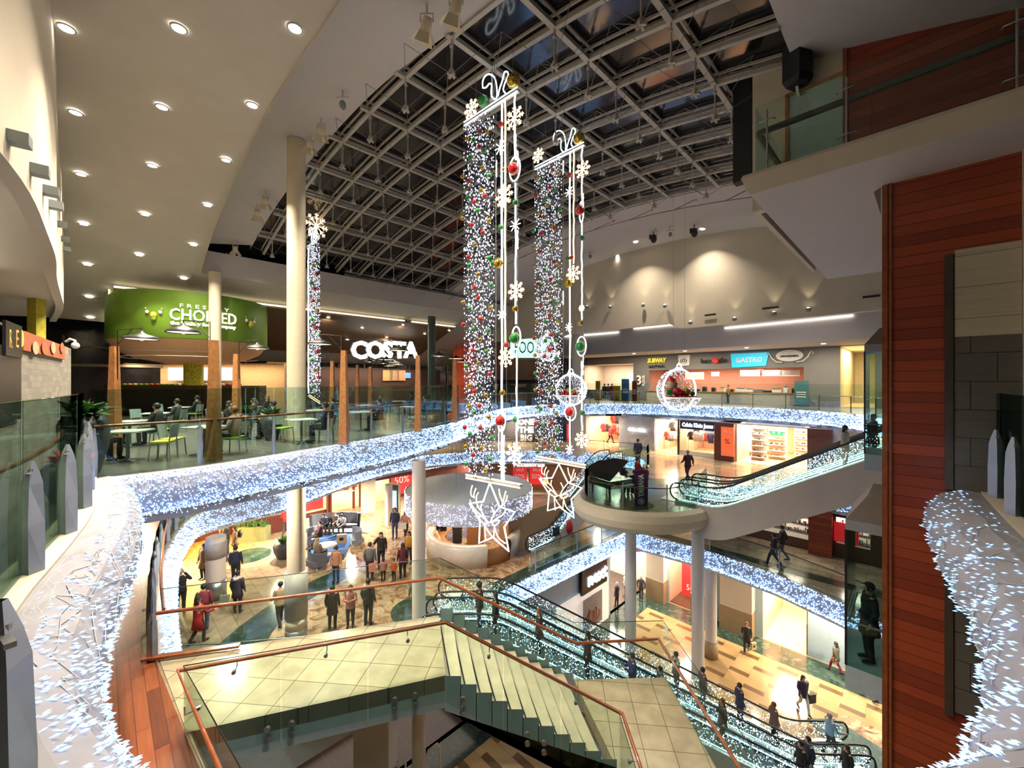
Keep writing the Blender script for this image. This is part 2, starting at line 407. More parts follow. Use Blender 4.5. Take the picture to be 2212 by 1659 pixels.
def slab(name, pts, z, th, mt, mb_):
    m = MB(); m.prism([(p[0], p[1]) for p in pts], z-th, z, 1, top=0, bot=1)
    return struct(name, m, [mt, mb_])
DECKF = brick('dark_deck_tile', PI/4, .6, .6, (.12, .115, .10), (.10, .095, .085), (.05, .05, .045), .008, .3, off=0, coat=.15)
slab('floor', list(near3)+list(deck3)[1:]+[Vector(p) for p in ((20, 14, 0), (44, 14, 0), (50, 62, 0), (-62, 62, 0), (-62, -7, 0), (16, -7, 0), (12, 6, 0))], F3, 1.05, DECKF, SOFF)
slab('floor.001', list(w2)+list(plat2)[1:]+list(e2)[1:]+[Vector(p) for p in ((46, 9, 0), (50, 60, 0), (-58, 60, 0), (-58, -4, 0), (-3.2, -4, 0), (-2.2, 3.6, 0), (-4.56, 6.1, 0))], F2, 1.0, MARBLE1, SOFF)
# timber floor laid on the level below the deck
tm = MB(); tm.prism([(-4.6, 6.05), (-7.42, 8.5)]+[(p.x-.28, p.y-.1) for p in w2[2:34]]+[(-16, 24), (-26, 22), (-20, 2), (-3.1, 2), (-3.3, 4.6)], F2, F2+.012)
struct('floor.002', tm, TIMB)
slab('floor.003', a1+b1[1:]+[Vector(p) for p in ((46, 7, 0), (50, 60, 0), (-58, 60, 0), (-58, 12.2, 0))], F1, .95, MARBLE1, SOFF)
g0 = MB(); g0.box(-50, 50, -4, 62, F0-.3, F0); struct('floor.004', g0, CHECK)

# floor inlays
def inlay(name, pts, z, mt, h=.006):
    m = MB(); m.prism([(p[0], p[1]) for p in pts], z, z+h); return struct(name, m, mt)
def srp(l): return [tuple(SR(s, r)[:2]) for s, r in l]
inlay('floor.005', srp([(-60, -6), (-14.5, -6), (-14.5, 27.4), (-60, 27.4)]), F0, BROWNT)
inlay('floor.006', srp([(-14.5, -6), (-13.0, -6), (-13.0, 25.9), (30, 25.9), (30, 27.5), (-14.5, 27.5)]), F0, GREENM, .012)
inlay('floor.007', [at(1500, 1659, F0)+Vector((0, -6, 0)), Vector((13.2, 13.2, 0)), Vector((13.7, 18.2, 0)), Vector((15.2, 18.6, 0)), Vector((19, 15, 0)), Vector((18, 8, 0))], F0, ROSEM, .02)
inlay('floor.008', [Vector((13.3, 13.0, 0)), Vector((13.3, 18.4, 0)), Vector((14.5, 18.4, 0)), Vector((18.0, 12, 0)), Vector((16, 10, 0))], F0, GREENM, .024)
# level one: mottled plaza with a dark green curved band
rose = [(-2.6, 13.7), (-2.6, 17.7), (-.9, 18.0), (1.1, 20), (0.5, 24.5), (-3, 27), (-8, 26.5), (-10.3, 22), (-9.6, 18.6), (-8.9, 16), (-8.6, 13.3)]
inlay('floor.009', chaikin([Vector((x, y, 0)) for x, y in rose], 1, True), F1, ROSEM, .010)
gb_o = [(-10.2, 12.9), (-10.3, 15), (-9.9, 17.2), (-9.2, 18.9), (-8.2, 20.4)]
gb_i = [(-8.3, 13.3), (-8.9, 15.2), (-8.7, 16.8), (-8.1, 18.2), (-7.6, 19.4)]
gbo = chaikin([Vector((x, y, 0)) for x, y in gb_o], 2); gbi = chaikin([Vector((x, y, 0)) for x, y in gb_i], 2)
inlay('floor.010', gbo+gbi[::-1], F1, GREENM, .014)
for i, (px, py, rr) in enumerate(((540, 1200, 1.0), (905, 1318, 1.1))):
    c = at(px, py, F1); inlay('floor.%03d' % (11+i), [(c.x+rr*math.cos(a*PI/12), c.y+rr*math.sin(a*PI/12)) for a in range(24)], F1, GREENM, .018)
inlay('floor.013', srp([(-12.5, 24.0), (6, 24.0), (6, 23.3), (-12.0, 23.3)]), F1, GREENM, .012)
inlay('floor.014', srp([(-13.0, 12), (-13.0, 22.8), (-13.8, 23.4), (-13.8, 12)]), F1, GREENM, .012)
inlay('floor.015', srp([(-9, 27.2), (10, 27.2), (10, 28.4), (-9, 28.4)]), F1, GREENM, .012)

# ------------------------------------------------------------ fascias and light nets
NTRIM = [0]
def trim(mb, mats):
    NTRIM[0] += 1
    return struct('trim_%d' % NTRIM[0], mb, mats)
PROF = [(0, 0), (.10, -.02), (.24, -.14), (.34, -.42), (.34, -.72), (.26, -.9), (.12, -1.0)]
def fascia(path, side, h, mt=SNET, prof=PROF, k=1.0, lip=.2, lipmat=SOFF):
    pts = resample(path, .35); ns = normals2(pts, side); rows = []
    for o, dz in prof: rows.append([p+n*o*k+Vector((0, 0, dz*h)) for p, n in zip(pts, ns)])
    m = MB()
    for a, b in zip(rows, rows[1:]): m.strip(a, b, 0, True)
    if lip:
        a = rows[-1]; b = [p-Vector((0, 0, .03)) for p in a]; i_ = [p-n*.12*k for p, n in zip(b, ns)]; c = [p-Vector((0, 0, lip)) for p in i_]; d = [p-n*.25 for p, n in zip(c, ns)]
        m.strip(a, b, 1); m.strip(b, i_, 1); m.strip(i_, c, 1); m.strip(c, d, 1)
    trim(m, [mt, lipmat]); return rows, ns
def rowpt(rows, i, f, v):
    n = len(rows)-1; q = v*n; k = min(int(q), n-1); w = q-k
    a = rows[k][i].lerp(rows[k][min(i+1, len(rows[k])-1)], f); b = rows[k+1][i].lerp(rows[k+1][min(i+1, len(rows[k])-1)], f)
    return a.lerp(b, w), (b-a)
def lightnet(name, rows, ns, count, L, r, mt, label, cat, lo=.02, dense=1.0, spill=0, wire=True, jit=.5):
    m = MB(); n = len(rows[0])-1
    dist = [(rows[0][i+1]-rows[0][i]).length for i in range(n)]
    mids = [1/max(3, (rows[0][i].y**2+rows[0][i].x**2)**.5)**dense for i in range(n)]
    ws = [d*q for d, q in zip(dist, mids)]; tot = sum(ws); cum = []; t = 0
    for w in ws: t += w; cum.append(t/tot)
    import bisect
    for _ in range(count):
        i = min(bisect.bisect(cum, R.random()), n-1); v = lo+(1-lo)*(R.random()**.8)
        p, dn = rowpt(rows, i, R.random(), min(v, .999)); nn = ns[i]
        up = Vector((R.uniform(-1, 1), R.uniform(-1, 1), R.uniform(-1, .6)))*jit
        d = (nn+up).normalized(); p = p+nn*.01
        if spill and R.random() < spill: p = p-Vector((0, 0, R.uniform(0, .12))); 
        m.bulb(p, d, L*R.uniform(.8, 1.2), r, 0)
    return thing(name, m, [mt], label, cat, kind='stuff')
# near edge under the camera (scalloped net sags outwards)
nr = resample(near3, .22)
def scallop(pts, side, amp, wl):
    L = 0; out = []
    ns = normals2(pts, side)
    for i, p in enumerate(pts):
        if i: L += (p-pts[i-1]).length
        out.append(p)
    return out, ns
NPROF = [(.04, 0), (.22, .02), (.42, -.10), (.56, -.34), (.58, -.62), (.44, -.88), (.22, -1.0)]
pts = nr; ns = normals2(pts, 1)
if (Vector((0, 6, 0))-pts[len(pts)//2]).dot(ns[len(pts)//2]) < 0: ns = normals2(pts, -1)
L = 0; amp = []
for i, p in enumerate(pts):
    if i: L += (p-pts[i-1]).length
    amp.append((1.15 if p.x > 2 else .96)+(.20 if p.x > 2 else .05)*abs(math.sin(L*PI/1.05)))
rowsN = [[p+n*o*a+Vector((0, 0, dz*.95)) for p, n, a in zip(pts, ns, amp)] for o, dz in NPROF]
m = MB()
for a, b in zip(rowsN, rowsN[1:]): m.strip(a, b, 0, True)
trim(m, [SNET])
cr = MB(); o1 = [p+n*.04+Vector((0, 0, .03)) for p, n in zip(pts, ns)]; o2 = [p-n*.30+Vector((0, 0, .03)) for p, n in zip(pts, ns)]
cr.strip(o1, o2, 0); cr.strip([p-Vector((0, 0, .1)) for p in o1], o1, 0); trim(cr, [CREAM])
def part_rows(rows, ns, f):
    idx = [i for i in range(len(rows[0])) if f(rows[0][i])]; a, b = min(idx), max(idx)+1
    return [r[a:b] for r in rows], ns[a:b]
rl, nl = part_rows(rowsN, ns, lambda p: p.x < -1.6); rr_, nrr = part_rows(rowsN, ns, lambda p: p.x > 2.2)
lightnet('fairy_light_net', rl, nl, 2900, .046, .0085, LEDN, 'large blue-white fairy lights wrapping the curved edge above the red timber floor', 'fairy lights', dense=1.0, spill=.3)
lightnet('fairy_light_net', rr_, nrr, 2000, .046, .0085, LEDN, 'scalloped swags of blue-white fairy lights beside the steel fins', 'fairy lights', dense=1.3, spill=.2)
# cable strings knotted on the near net
for rws, nn_, lb in ((rl, nl, 'white fairy light cable crisscrossing the curved edge above the timber floor'), (rr_, nrr, 'white fairy light cable looping over the scalloped swags')):
    w = MB()
    for q in range(60):
        i = R.randrange(0, len(rws[0])-6); v = R.random()*.9; ps = []
        for k in range(7):
            p, _ = rowpt(rws, min(i+k, len(rws[0])-2), R.random(), min(.98, max(.02, v+R.uniform(-.13, .13)))); ps.append(p+nn_[min(i+k, len(nn_)-1)]*.02)
        w.tube(ps, .004, 4, 0)
    thing('light_cable', w, [col('cable_white', (.5, .5, .52))], lb, 'cable', kind='stuff')

def side_of(path, target):
    ns = normals2(path, 1); i = len(path)//2
    return 1 if (Vector(target)-path[i]).dot(ns[i]) > 0 else -1
rd, nd = fascia(deck3, side_of(deck3, (12, 24, F3)), .85)
a_, b_ = part_rows(rd, nd, lambda p: p.y < 19 and p.x < 0)
lightnet('fairy_light_net', a_, b_, 5200, .075, .013, LEDB, 'dense blue-white fairy lights along the cafe deck edge below the oak posts', 'fairy lights', spill=.25, dense=.8)
a_, b_ = part_rows(rd, nd, lambda p: p.y >= 18.5 or p.x > 0)
lightnet('fairy_light_net', a_, b_, 9000, .12, .034, LEDB, 'long band of blue-white fairy lights round the far food court edge', 'fairy lights', dense=.2)
r2, n2 = fascia(w2, side_of(w2, (0, 22, F2)), .82)
a_, b_ = part_rows(r2, n2, lambda p: p.y < 21.5 and p.x < -6)
lightnet('fairy_light_net', a_, b_, 4200, .09, .02, LEDB, 'curling band of blue-white fairy lights beyond the curved timber-walk railing', 'fairy lights', dense=.8, spill=.2)
a_, b_ = part_rows(r2, n2, lambda p: p.y >= 21 and p.x > -14)
lightnet('fairy_light_net', a_, b_, 4200, .12, .034, LEDB, 'band of blue-white fairy lights above the red sale shop windows', 'fairy lights', dense=.2)
CP = [(0, 0), (.10, .02), (.30, -.10), (.40, -.38), (.34, -.66), (.12, -.9), (-.3, -1.0), (-.9, -1.02)]
pf = [p for p in plat2]
fascia(plat2, side_of(plat2, (6, 10, F2)) if False else side_of(plat2, (2.0, 19, F2)), 1.05, COLP, CP, 1.0, 0)
re2, ne2 = fascia(e2, side_of(e2, (14, 15, F2)), .82)
lightnet('fairy_light_net', re2, ne2, 1100, .1, .028, LEDB, 'short band of blue-white fairy lights above the glass lift roof', 'fairy lights', dense=.2)
r1, n1 = fascia(b1, side_of(b1, (8, 14, F1)), .85)
a_, b_ = part_rows(r1, n1, lambda p: p.x < 7.2)
lightnet('fairy_light_net', a_, b_, 3600, .1, .026, LEDB, 'sloping-looking band of blue-white fairy lights above the black next shop sign', 'fairy lights', dense=.3)
a_, b_ = part_rows(r1, n1, lambda p: p.x >= 7.2)
lightnet('fairy_light_net', a_, b_, 4200, .1, .026, LEDB, 'band of blue-white fairy lights between white columns and the glass lift', 'fairy lights', dense=.3)
fascia(a1, side_of(a1, (-6, 9, F1)), .8, SOFF)

# ------------------------------------------------------------ roof
def vsurf(m, p, q, zf, n=10, mi=0, dz=0):              # loft between two plan curves on the vault
    for k in range(n):
        a = [x.lerp(y, k/n) for x, y in zip(p, q)]; b = [x.lerp(y, (k+1)/n) for x, y in zip(p, q)]
        f = lambda v: Vector((v.x, v.y, zf(K*(v.x-v.y))+dz))
        m.strip([f(v) for v in a], [f(v) for v in b], mi, True)
CIN = [(1290, -160), (1210, -100), (1150, -52), (1082, 0), (1000, 52), (900, 122), (800, 205), (720, 290), (650, 372), (600, 440), (565, 495), (540, 540)]
cin = [onv(x, y, zs) for x, y in CIN]
BOT = [(905, -260), (800, -130), (735, 0), (660, 110), (600, 200), (548, 300), (500, 400), (468, 480), (446, 545), (432, 600)]
cbot = [onv(x, y, zl) for x, y in BOT]
cbot = [cbot[0]+Vector((-9.0, -9.0, 0))]+cbot
cin = [cin[0]+Vector((-8.0, -8.0, 0))]+cin
cbot = resample(chaikin(cbot, 2), .6); cin_ = resample(chaikin(cin, 2), .6)
def rs(c, n): 
    L = sum((c[i+1]-c[i]).length for i in range(len(c)-1)); return resample(c, L/(n-.01))
nn = 64; cb = rs(cbot, nn)[:nn]; ci = rs(cin_, nn)[:nn]
SKS0, SKS1, SKR = -26.2, -2.1, 18.35
m = MB(); out = [Vector((p.x-.15, p.y+.0, 0)) for p in cb]
vsurf(m, out, ci, zs, 8)
# end strip of the soffit past the far corner
ceil1 = struct('ceiling', m, [WHITE])
m = MB()
m.strip([Vector((p.x, p.y, zl(K*(p.x-p.y))-.05)) for p in cb], [Vector((q.x, q.y, zs(K*(q.x-q.y)))) for q in out], 0, True)
trim(m, [CREAM])
# lower vault, west and north-west
m = MB(); S0 = SR(-37, -8); 
west = [Vector((p.x-26*K-0*i, p.y+26*K, 0)) for i, p in enumerate(cb)]
vsurf(m, [Vector((p.x, p.y, 0)) for p in cb], west, zl, 18)
last = cb[-1]; sl, rl0 = toSR(last.x, last.y)
def grid(m, s0, s1, r0, r1, zf, ns_, nr_, mi=0):
    for i in range(nr_):
        ra = r0+(r1-r0)*i/nr_; rb = r0+(r1-r0)*(i+1)/nr_
        A_ = [SR(s0+(s1-s0)*k/ns_, ra) for k in range(ns_+1)]; B_ = [SR(s0+(s1-s0)*k/ns_, rb) for k in range(ns_+1)]
        f = lambda v: Vector((v.x, v.y, zf(K*(v.x-v.y))))
        m.strip([f(v) for v in A_], [f(v) for v in B_], mi, True)
grid(m, -37, sl, rl0, 40, zl, 12, 6)
struct('ceiling.001', m, [VAULT])
# drop wall between lower and upper vault along the west end
m = MB(); a = [SR(sl+.02, rl0+(24.6-rl0)*k/16) for k in range(17)]
m.strip([Vector((p.x, p.y, zl(sl)-.02)) for p in a], [Vector((p.x, p.y, zs(SKS0)+.1)) for p in a]); struct('wall_west', m, [WHITE])
m = MB(); grid(m, sl, SKS0, rl0, 24.6, lambda s: zs(SKS0)+.03, 2, 6)
grid(m, SKS0, 4, SKR, 24.65, zs, 26, 3); grid(m, SKS1, 6, -6, SKR, zs, 6, 6)
struct('ceiling.002', m, [WHITE])
# arched cream wall over the far side and the bulkhead behind it
m = MB(); a = [SR(-27+32*k/40, 24.6) for k in range(41)]
zb = lambda s: 3.2 if s > -11.0 else 3.55
m.strip([Vector((p.x, p.y, zb(K*(p.x-p.y)))) for p in a], [Vector((p.x, p.y, zs(K*(p.x-p.y))+.05)) for p in a])
b = [p+Vector((.3*K, .3*K, 0)) for p in a]
m.strip([Vector((p.x, p.y, zb(K*(p.x-p.y)))) for p in a], [Vector((q.x, q.y, zb(K*(p.x-p.y)))) for p, q in zip(a, b)])
struct('wall_north', m, [CREAM])
bk = [SR(-30, 33.5), SR(-24, 35.2), SR(-16, 35.2), SR(-9, 35), SR(-3, 34.2), SR(4, 33)]
bk = resample(chaikin(bk, 2), .8); m = MB()
m.strip([Vector((p.x, p.y, 2.75)) for p in bk], [Vector((p.x, p.y, 6.0)) for p in bk], 0, True)
m.strip([Vector((p.x, p.y, 2.75)) for p in bk], [Vector((p.x+9*K, p.y+9*K, 2.75)) for p in bk], 0)
struct('ceiling.003', m, [WHITE])
# cove lights on the bulkhead
for i0, i1, z_, lb in ((.34, .50, 4.95, 'long curved cove light above the slotted white bulkhead'), (.56, .80, 4.25, 'lower straight cove light on the white bulkhead near the timber tower'), (.05, .3, 4.75, 'curved cove light above the wooden food wall')):
    m = MB(); seg = bk[int(i0*len(bk)):int(i1*len(bk))]
    seg = [Vector((p.x-.08*K, p.y-.08*K, z_)) for p in seg]; m.tube(seg, .055, 6, 0); thing('cove_light', m, [COVE], lb, 'cove light')
# brown dropped ceiling with its bright edge
m = MB(); bs0, bs1, br0, br1 = -26.9, -32.2, .35, 20.2
zbz = lambda s: zl(s)-.28
grid(m, bs1, bs0, br0, br1, zbz, 6, 10); 
a = [SR(bs0, br0+(br1-br0)*k/10) for k in range(11)]; m.strip([Vector((p.x, p.y, zbz(bs0))) for p in a], [Vector((p.x, p.y, zl(bs0)-.12)) for p in a])
a = [SR(bs1+(bs0-bs1)*k/6, br0) for k in range(7)]; m.strip([Vector((p.x, p.y, zbz(K*(p.x-p.y)))) for p in a], [Vector((p.x, p.y, zl(K*(p.x-p.y)))) for p in a])
struct('ceiling.004', m, [BROWNC])
m = MB(); m.tube([SR(bs0+.16, br0, zl(bs0)-.16), SR(bs0+.16, 15.6, zl(bs0)-.16)], .045, 6); m.tube([SR(bs0+.16, 16.2, zl(bs0)-.16), SR(bs0+.16, br1, zl(bs0)-.16)], .045, 6)
thing('cove_light', m, [COVEY], 'long warm cove light along the edge of the brown ceiling', 'cove light')
m = MB(); m.tube([SR(bs0-.2, br0-.15, zbz(bs0)), SR(bs1+.8, br0-.15, zbz(bs1+.8))], .035, 6)
thing('cove_light', m, [COVEY], 'short warm cove light beside the green drum canopy', 'cove light')

# skylight
WIN = empty('window_1', kind='structure')
def nodeSR(a_, b_): return -8.11+a_*2.141, 6.02+b_*1.341
reg = [toSR(p.x, p.y) for p in cin_]+[(SKS0, SKR), (SKS1, SKR), (SKS1, -6)]
def inside(s, r):
    c = False; n = len(reg)
    for i in range(n):
        s1, q1 = reg[i]; s2, q2 = reg[(i+1) % n]
        if (q1 > r) != (q2 > r) and s < (s2-s1)*(r-q1)/(q2-q1)+s1: c = not c
    return c
m = MB()
for i in range(40):
    for j in range(26):
        s = -27+26*i/39.; r = -6+25*j/25.
grid(m, -27, -1.5, -7, SKR+.1, lambda s: zs(s)+.24, 24, 8); m.build('glass_pane', [NIGHT], WIN)
PB = MB()
def skybeam(p, q, w):
    m = MB(); m.bar(p, q, w, .11, 0)
    d = (q-p).normalized(); sd = d.cross(Vector((0, 0, 1))).normalized(); up = Vector((0, 0, .20))
    for sg in (-1, 1): m.bar(p+sd*sg*.11+up, q+sd*sg*.11+up, .055, .07, 0)
    m.build('roof_beam', [STEELW], WIN)
for a_ in range(-8, 3):
    s, _ = nodeSR(a_, 0); run = []
    for k in range(0, 130):
        r = -5+k*.18
        if r > SKR: break
        if inside(s, r): run.append(r)
    if len(run) > 2: skybeam(SR(s, min(run)-.1, zs(s)), SR(s, min(max(run)+.1, SKR), zs(s)), .13)
for b_ in range(-6, 10):
    _, r = nodeSR(0, b_); run = [s for s in [SKS0+k*.2 for k in range(121)] if s <= SKS1 and inside(s, r)]
    if len(run) < 3: continue
    s0, s1 = min(run)-.1, max(run)+.1; m = MB(); n = max(2, int((s1-s0)/1.07))
    pp = [SR(s0+(s1-s0)*k/n, r, 0) for k in range(n+1)]
    for p, q in zip(pp, pp[1:]):
        p = Vector((p.x, p.y, zs(K*(p.x-p.y)))); q = Vector((q.x, q.y, zs(K*(q.x-q.y))))
        m.bar(p, q, .11, .10)
        for sg in (-1, 1):
            o = Vector((K, K, 0))*sg*.10+Vector((0, 0, .19)); m.bar(p+o, q+o, .05, .06)
    m.build('roof_beam', [STEELW], WIN)
rod = MB(); rod.tube([(0, 0, 0), (0, 0, -.78)], .022, 6); rod.tube([(0, 0, -.14), (0, 0, -.2)], .045, 8); rod.sphere((0, 0, -.8), .075, 8, 6, sc=(1, 1, 1.1))
for k in range(4):
    a = k*PI/2+PI/4; rod.bar((.02*math.cos(a), .02*math.sin(a), -.86), (.11*math.cos(a), .11*math.sin(a), -.90), .06, .05)
rod0 = None; nr_ = 0
NODES = []
for a_ in range(-8, 3):
    for b_ in range(-3, 9):
        s, r = nodeSR(a_, b_)
        if not inside(s, r) or not inside(s+.3, r): continue
        p = SR(s, r, zs(s)-.05)
        u = CX+F*p.x/p.y if p.y > .5 else -1; v = HZ-F*p.z/p.y if p.y > .5 else -9
        if not (-60 < u < 2270 and v > -150): continue
        NODES.append((a_, b_, s, r, p))
for a_, b_, s, r, p in NODES:
    if rod0 is None: o = rod0 = rod.build('hanging_rod', [STEELW], WIN)
    else: o = rod0.copy(); COL.objects.link(o)
    o.location = p; o.parent = WIN
    if len(NODES) <= 110:
        m = MB(); z = -.86
        for da, db in ((1, 1), (1, -1), (-1, 1), (-1, -1)):
            s2, r2_ = nodeSR(a_+da*.5, b_+db*.5); q = SR(s2, r2_, zs(s2))
            m.tube([(0, 0, z), q-p], .008, 4, cap=False)
        c = m.build('stay_cable', [CABLE], o)
# long truss cables
for b_ in (1, 3, 5, 7):
    m = MB(); ns_ = [p for a_, b2, s, r, p in NODES if b2 == b_]
    if len(ns_) > 2:
        m.tube([p+Vector((0, 0, -.86)) for p in ns_], .009, 4); m.build('truss_cable', [CABLE], WIN)
# edge rail of the opening and struts
m = MB(); m.tube([SR(-25.5+23*k/24., SKR-.25, zs(-25.5+23*k/24.)-.7) for k in range(25)], .02, 6)
m.build('edge_cable', [CABLE], WIN)
for a_ in range(-8, 3):
    s, _ = nodeSR(a_+.12, 0); m = MB()
    m.tube([SR(s, SKR-.3, zs(s)-.72), SR(s+.5, SKR+.9, zs(s)-.03)], .014, 5); m.tube([SR(s+.12, SKR-.3, zs(s)-.72), SR(s+.62, SKR+.9, zs(s)-.03)], .014, 5)
    m.sphere(SR(s+.56, SKR+.9, zs(s)-.05), .06, 8, 6); m.build('edge_strut', [STEELW], WIN)
m = MB(); q = [Vector((p.x, p.y, zs(K*(p.x-p.y)))) for p in cin_]; q2 = [v+Vector((0, 0, .30)) for v in q]; m.strip(q, q2)
a = [SR(SKS0+(SKS1-SKS0)*k/24., SKR, zs(SKS0+(SKS1-SKS0)*k/24.)) for k in range(25)]; m.strip(a, [v+Vector((0, 0, .3)) for v in a])
for s_ in (SKS0, SKS1):
    a = [SR(s_, -6+24.35*k/10., zs(s_)) for k in range(11)]; m.strip(a, [v+Vector((0, 0, .3)) for v in a])
trim(m, [WHITE])

# ------------------------------------------------------------ enclosing walls
# cream wall over the left edge, hanging above a recess
CW = [(-4.6, 3.0), (-5.8, 4.6), (-6.8, 5.8), (-8.3, 7.3), (-9.9, 8.9), (-11.6, 10.4), (-14.0, 12.7), (-16.3, 14.9), (-20.3, 18.2)]
cw = resample(chaikin([Vector((x, y, 0)) for x, y in CW], 2), .5); m = MB()
m.strip([Vector((p.x, p.y, 2.65)) for p in cw], [Vector((p.x, p.y, 9.4)) for p in cw], 0, True)
q = [p+Vector((-.16, -.12, 0)) for p in cw]
m.strip([Vector((p.x, p.y, 2.65)) for p in cw], [Vector((p.x, p.y, 2.65)) for p in q], 1, True)
m.strip([Vector((p.x, p.y, 2.65)) for p in q], [Vector((p.x, p.y, 2.85)) for p in q], 1, True)
m.strip([Vector((p.x, p.y, 2.85)) for p in q], [Vector((p.x-9, p.y-2.5, 2.85)) for p in q], 1, True)
struct('wall_left', m, [CREAM, SOFF])
m = MB(); lw = [Vector((-5.6, 3.0, 0)), Vector((-8.2, 5.8, 0)), Vector((-16.3, 12.9, 0))]
m.strip([Vector((p.x, p.y, F3)) for p in lw], [Vector((p.x, p.y, 2.85)) for p in lw]); struct('wall_left.001', m, [COLP])
m = MB(); a = atY(-20, 478, 7.2); m.tube([Vector((-7.6, 5.4, 2.70)), Vector((-13.0, 10.0, 2.70))], .07, 6)
thing('cove_light', m, [COVE], 'bright cove light under the curved cream wall', 'cove light')
# yellow-green slot wall
m = MB(); p = atY(58, 650, 14.0); q = atY(78, 650, 14.0)
m.box(p.x, q.x, 14.0, 14.3, F3, 3.6); struct('wall_left.002', m, [YELLOW])
# glazed back wall of the cafe with dark night glass
m = MB(); SB = -34.2
def sw(m, s, r0, r1, z0, z1, mi=0): 
    a, b = SR(s, r0), SR(s, r1); m.add([(a.x, a.y, z0), (b.x, b.y, z0), (b.x, b.y, z1), (a.x, a.y, z1)], [(0, 1, 2, 3)], mi)
sw(m, SB, -8, 30, F3, 4.2); g = struct('wall_back', m, [NIGHT])
m = MB()
for k in range(16): p = SR(SB+.1, -6+k*2.2); m.box(p.x-.05, p.x+.05, p.y-.05, p.y+.05, F3, 2.6)
for z_ in (.9, .98, 2.0): m.bar(SR(SB+.1, -8, z_), SR(SB+.1, 30, z_), .07, .07)
trim(m, [plain('mullion_tan', (.20, .16, .11), .5)])
# outer shell
m = MB()
for (x0, y0), (x1, y1) in (((-62, 60), (50, 60)), ((50, 60), (50, -7)), ((50, -7), (-62, -7)), ((-62, -7), (-62, 60))):
    m.add([(x0, y0, F0), (x1, y1, F0), (x1, y1, 12), (x0, y0, 12)], [(0, 1, 2, 3)])
struct('wall_outer', m, [CREAM])

# ------------------------------------------------------------ columns
def column(x, y, z0, z1, r, mt, label, wraps=()):
    e = empty('round_column', (x, y, z0), label=label, cat='column')
    m = MB(); m.lathe([(r, 0), (r, z1-z0)], (0, 0, 0), 28); m.build('shaft', [mt], e)
    for nm, a, b, rr, wm in wraps:
        w = MB(); w.lathe([(r, a), (rr, a), (rr, b), (r, b)], (0, 0, 0), 28); w.build(nm, [wm], e)
    return e
c1 = onv(640, 305, zs)
ADW = plain('poster_wrap_grey', (.36, .34, .33), .5, var=.25, scale=2)
C1x, C1y = c1.x, c1.y
column(C1x, C1y, F1, zs(K*(C1x-C1y)), .30, COLP, 'tall cream round column rising from the lower plaza to the roof', (('steel_collar', 0, .55, .36, STEEL), ('poster_sleeve', .95, 2.55, .37, ADW), ('cream_sleeve', .55, .95, .345, COLP)))
column(-3.5, 15.35, F0, F3-1.0, .25, COLW, 'slim white round column standing in front of the information desk')
column(5.95, 20.5, F0, F2-.9, .27, COLW, 'white round column under the middle of the curved platform', ())
column(9.55, 21.0, F0, F2-.9, .30, COLW, 'left one of two white columns under the long escalator')
column(11.0, 22.6, F0, F1-.9, .30, COLW, 'right one of two white columns, with brown footing', (('brown_footing', 0, .9, .36, TANW),))
column(-7.9, 26.2, F1, F2-.8, .23, COLW, 'thin white column beside the black digital totem')
column(-10.2, 29.0, F1, F2-.8, .5, COLP, 'thick cream column before the orange lit shop')
column(-12.6, 17.4, F1, F2-.8, .36, COLW, 'white column with screen sleeve beside a waiting group', (('steel_base', 0, .8, .38, STEEL), ('screen_sleeve', 1.75, 2.4, .39, ADW)))
column(5.2, 32.4, F2, 5.6, .48, COLG, 'grey round column seen between the two bead curtains')
column(-14.6, 20.1, F3, zl(-24.5), .26, COLP, 'cream round column before the green drum sign')
column(-5.7, 29.0, F3, 4.6, .27, GREENC, 'dark green round column beside the costa sign')
column(-2.6, 33.0, F3, 3.4, .30, plain('pale_green_col', (.30, .36, .28), .6), 'pale green round column behind the cafe')
# square white pillar below the landing
m = MB(); p = at(820, 1660, F0); m.box(-5.9, -4.6, 15.2, 16.4, F0, F1-.9); thing('square_pillar', m, [COLW], 'wide white square pillar below the stone landing', 'pillar')

# ------------------------------------------------------------ lamps in the ceilings
DL0 = None
def area_light(p, power, size, color=(1, .87, .70), parent=None, spread=PI, rot=None, shape='DISK'):
    l = bpy.data.lights.new('downlight_lamp', 'AREA'); l.shape = shape; l.size = size; l.energy = power; l.color = color; l.spread = spread
    o = bpy.data.objects.new('downlight_lamp', l); COL.objects.link(o); o.location = p
    if rot: o.rotation_euler = rot
    if parent: o.parent = parent
    return o
def downlight(p, r=.13, label='', group='', mt=LAMP, power=0, color=(1, .86, .68), spread=PI):
    e = empty('downlight', p, label=label, cat='ceiling light', group=group)
    global DLM
    if (r, mt.name) not in DLM:
        a = MB(); a.lathe([(r*1.25, 0), (r*1.22, -.02), (r, -.025), (r*.95, .0)], (0, 0, 0), 16); b = MB(); b.lathe([(0.001, -.008), (r*.96, -.008)], (0, 0, 0), 16, flip=True)
        DLM[(r, mt.name)] = (a.mesh('trim_ring', [col('dl_ring', (.6, .6, .58))]), b.mesh('lens', [mt]))
    for nm, me in zip(('trim_ring', 'lens'), DLM[(r, mt.name)]):
        o = bpy.data.objects.new(nm, me); COL.objects.link(o); o.parent = e
    if power: area_light((0, 0, -.05), power, r*1.6, color, e, spread)
    return e
DLM = {}
DLP = [(143, 58), (386, 58), (637, 58), (163, 241), (350, 229), (545, 225), (175, 375), (329, 356), (488, 344), (181, 483), (313, 462), (448, 442), (189, 571), (301, 550), (418, 528), (397, 601), (193, 641), (94, 627), (195, 686)]
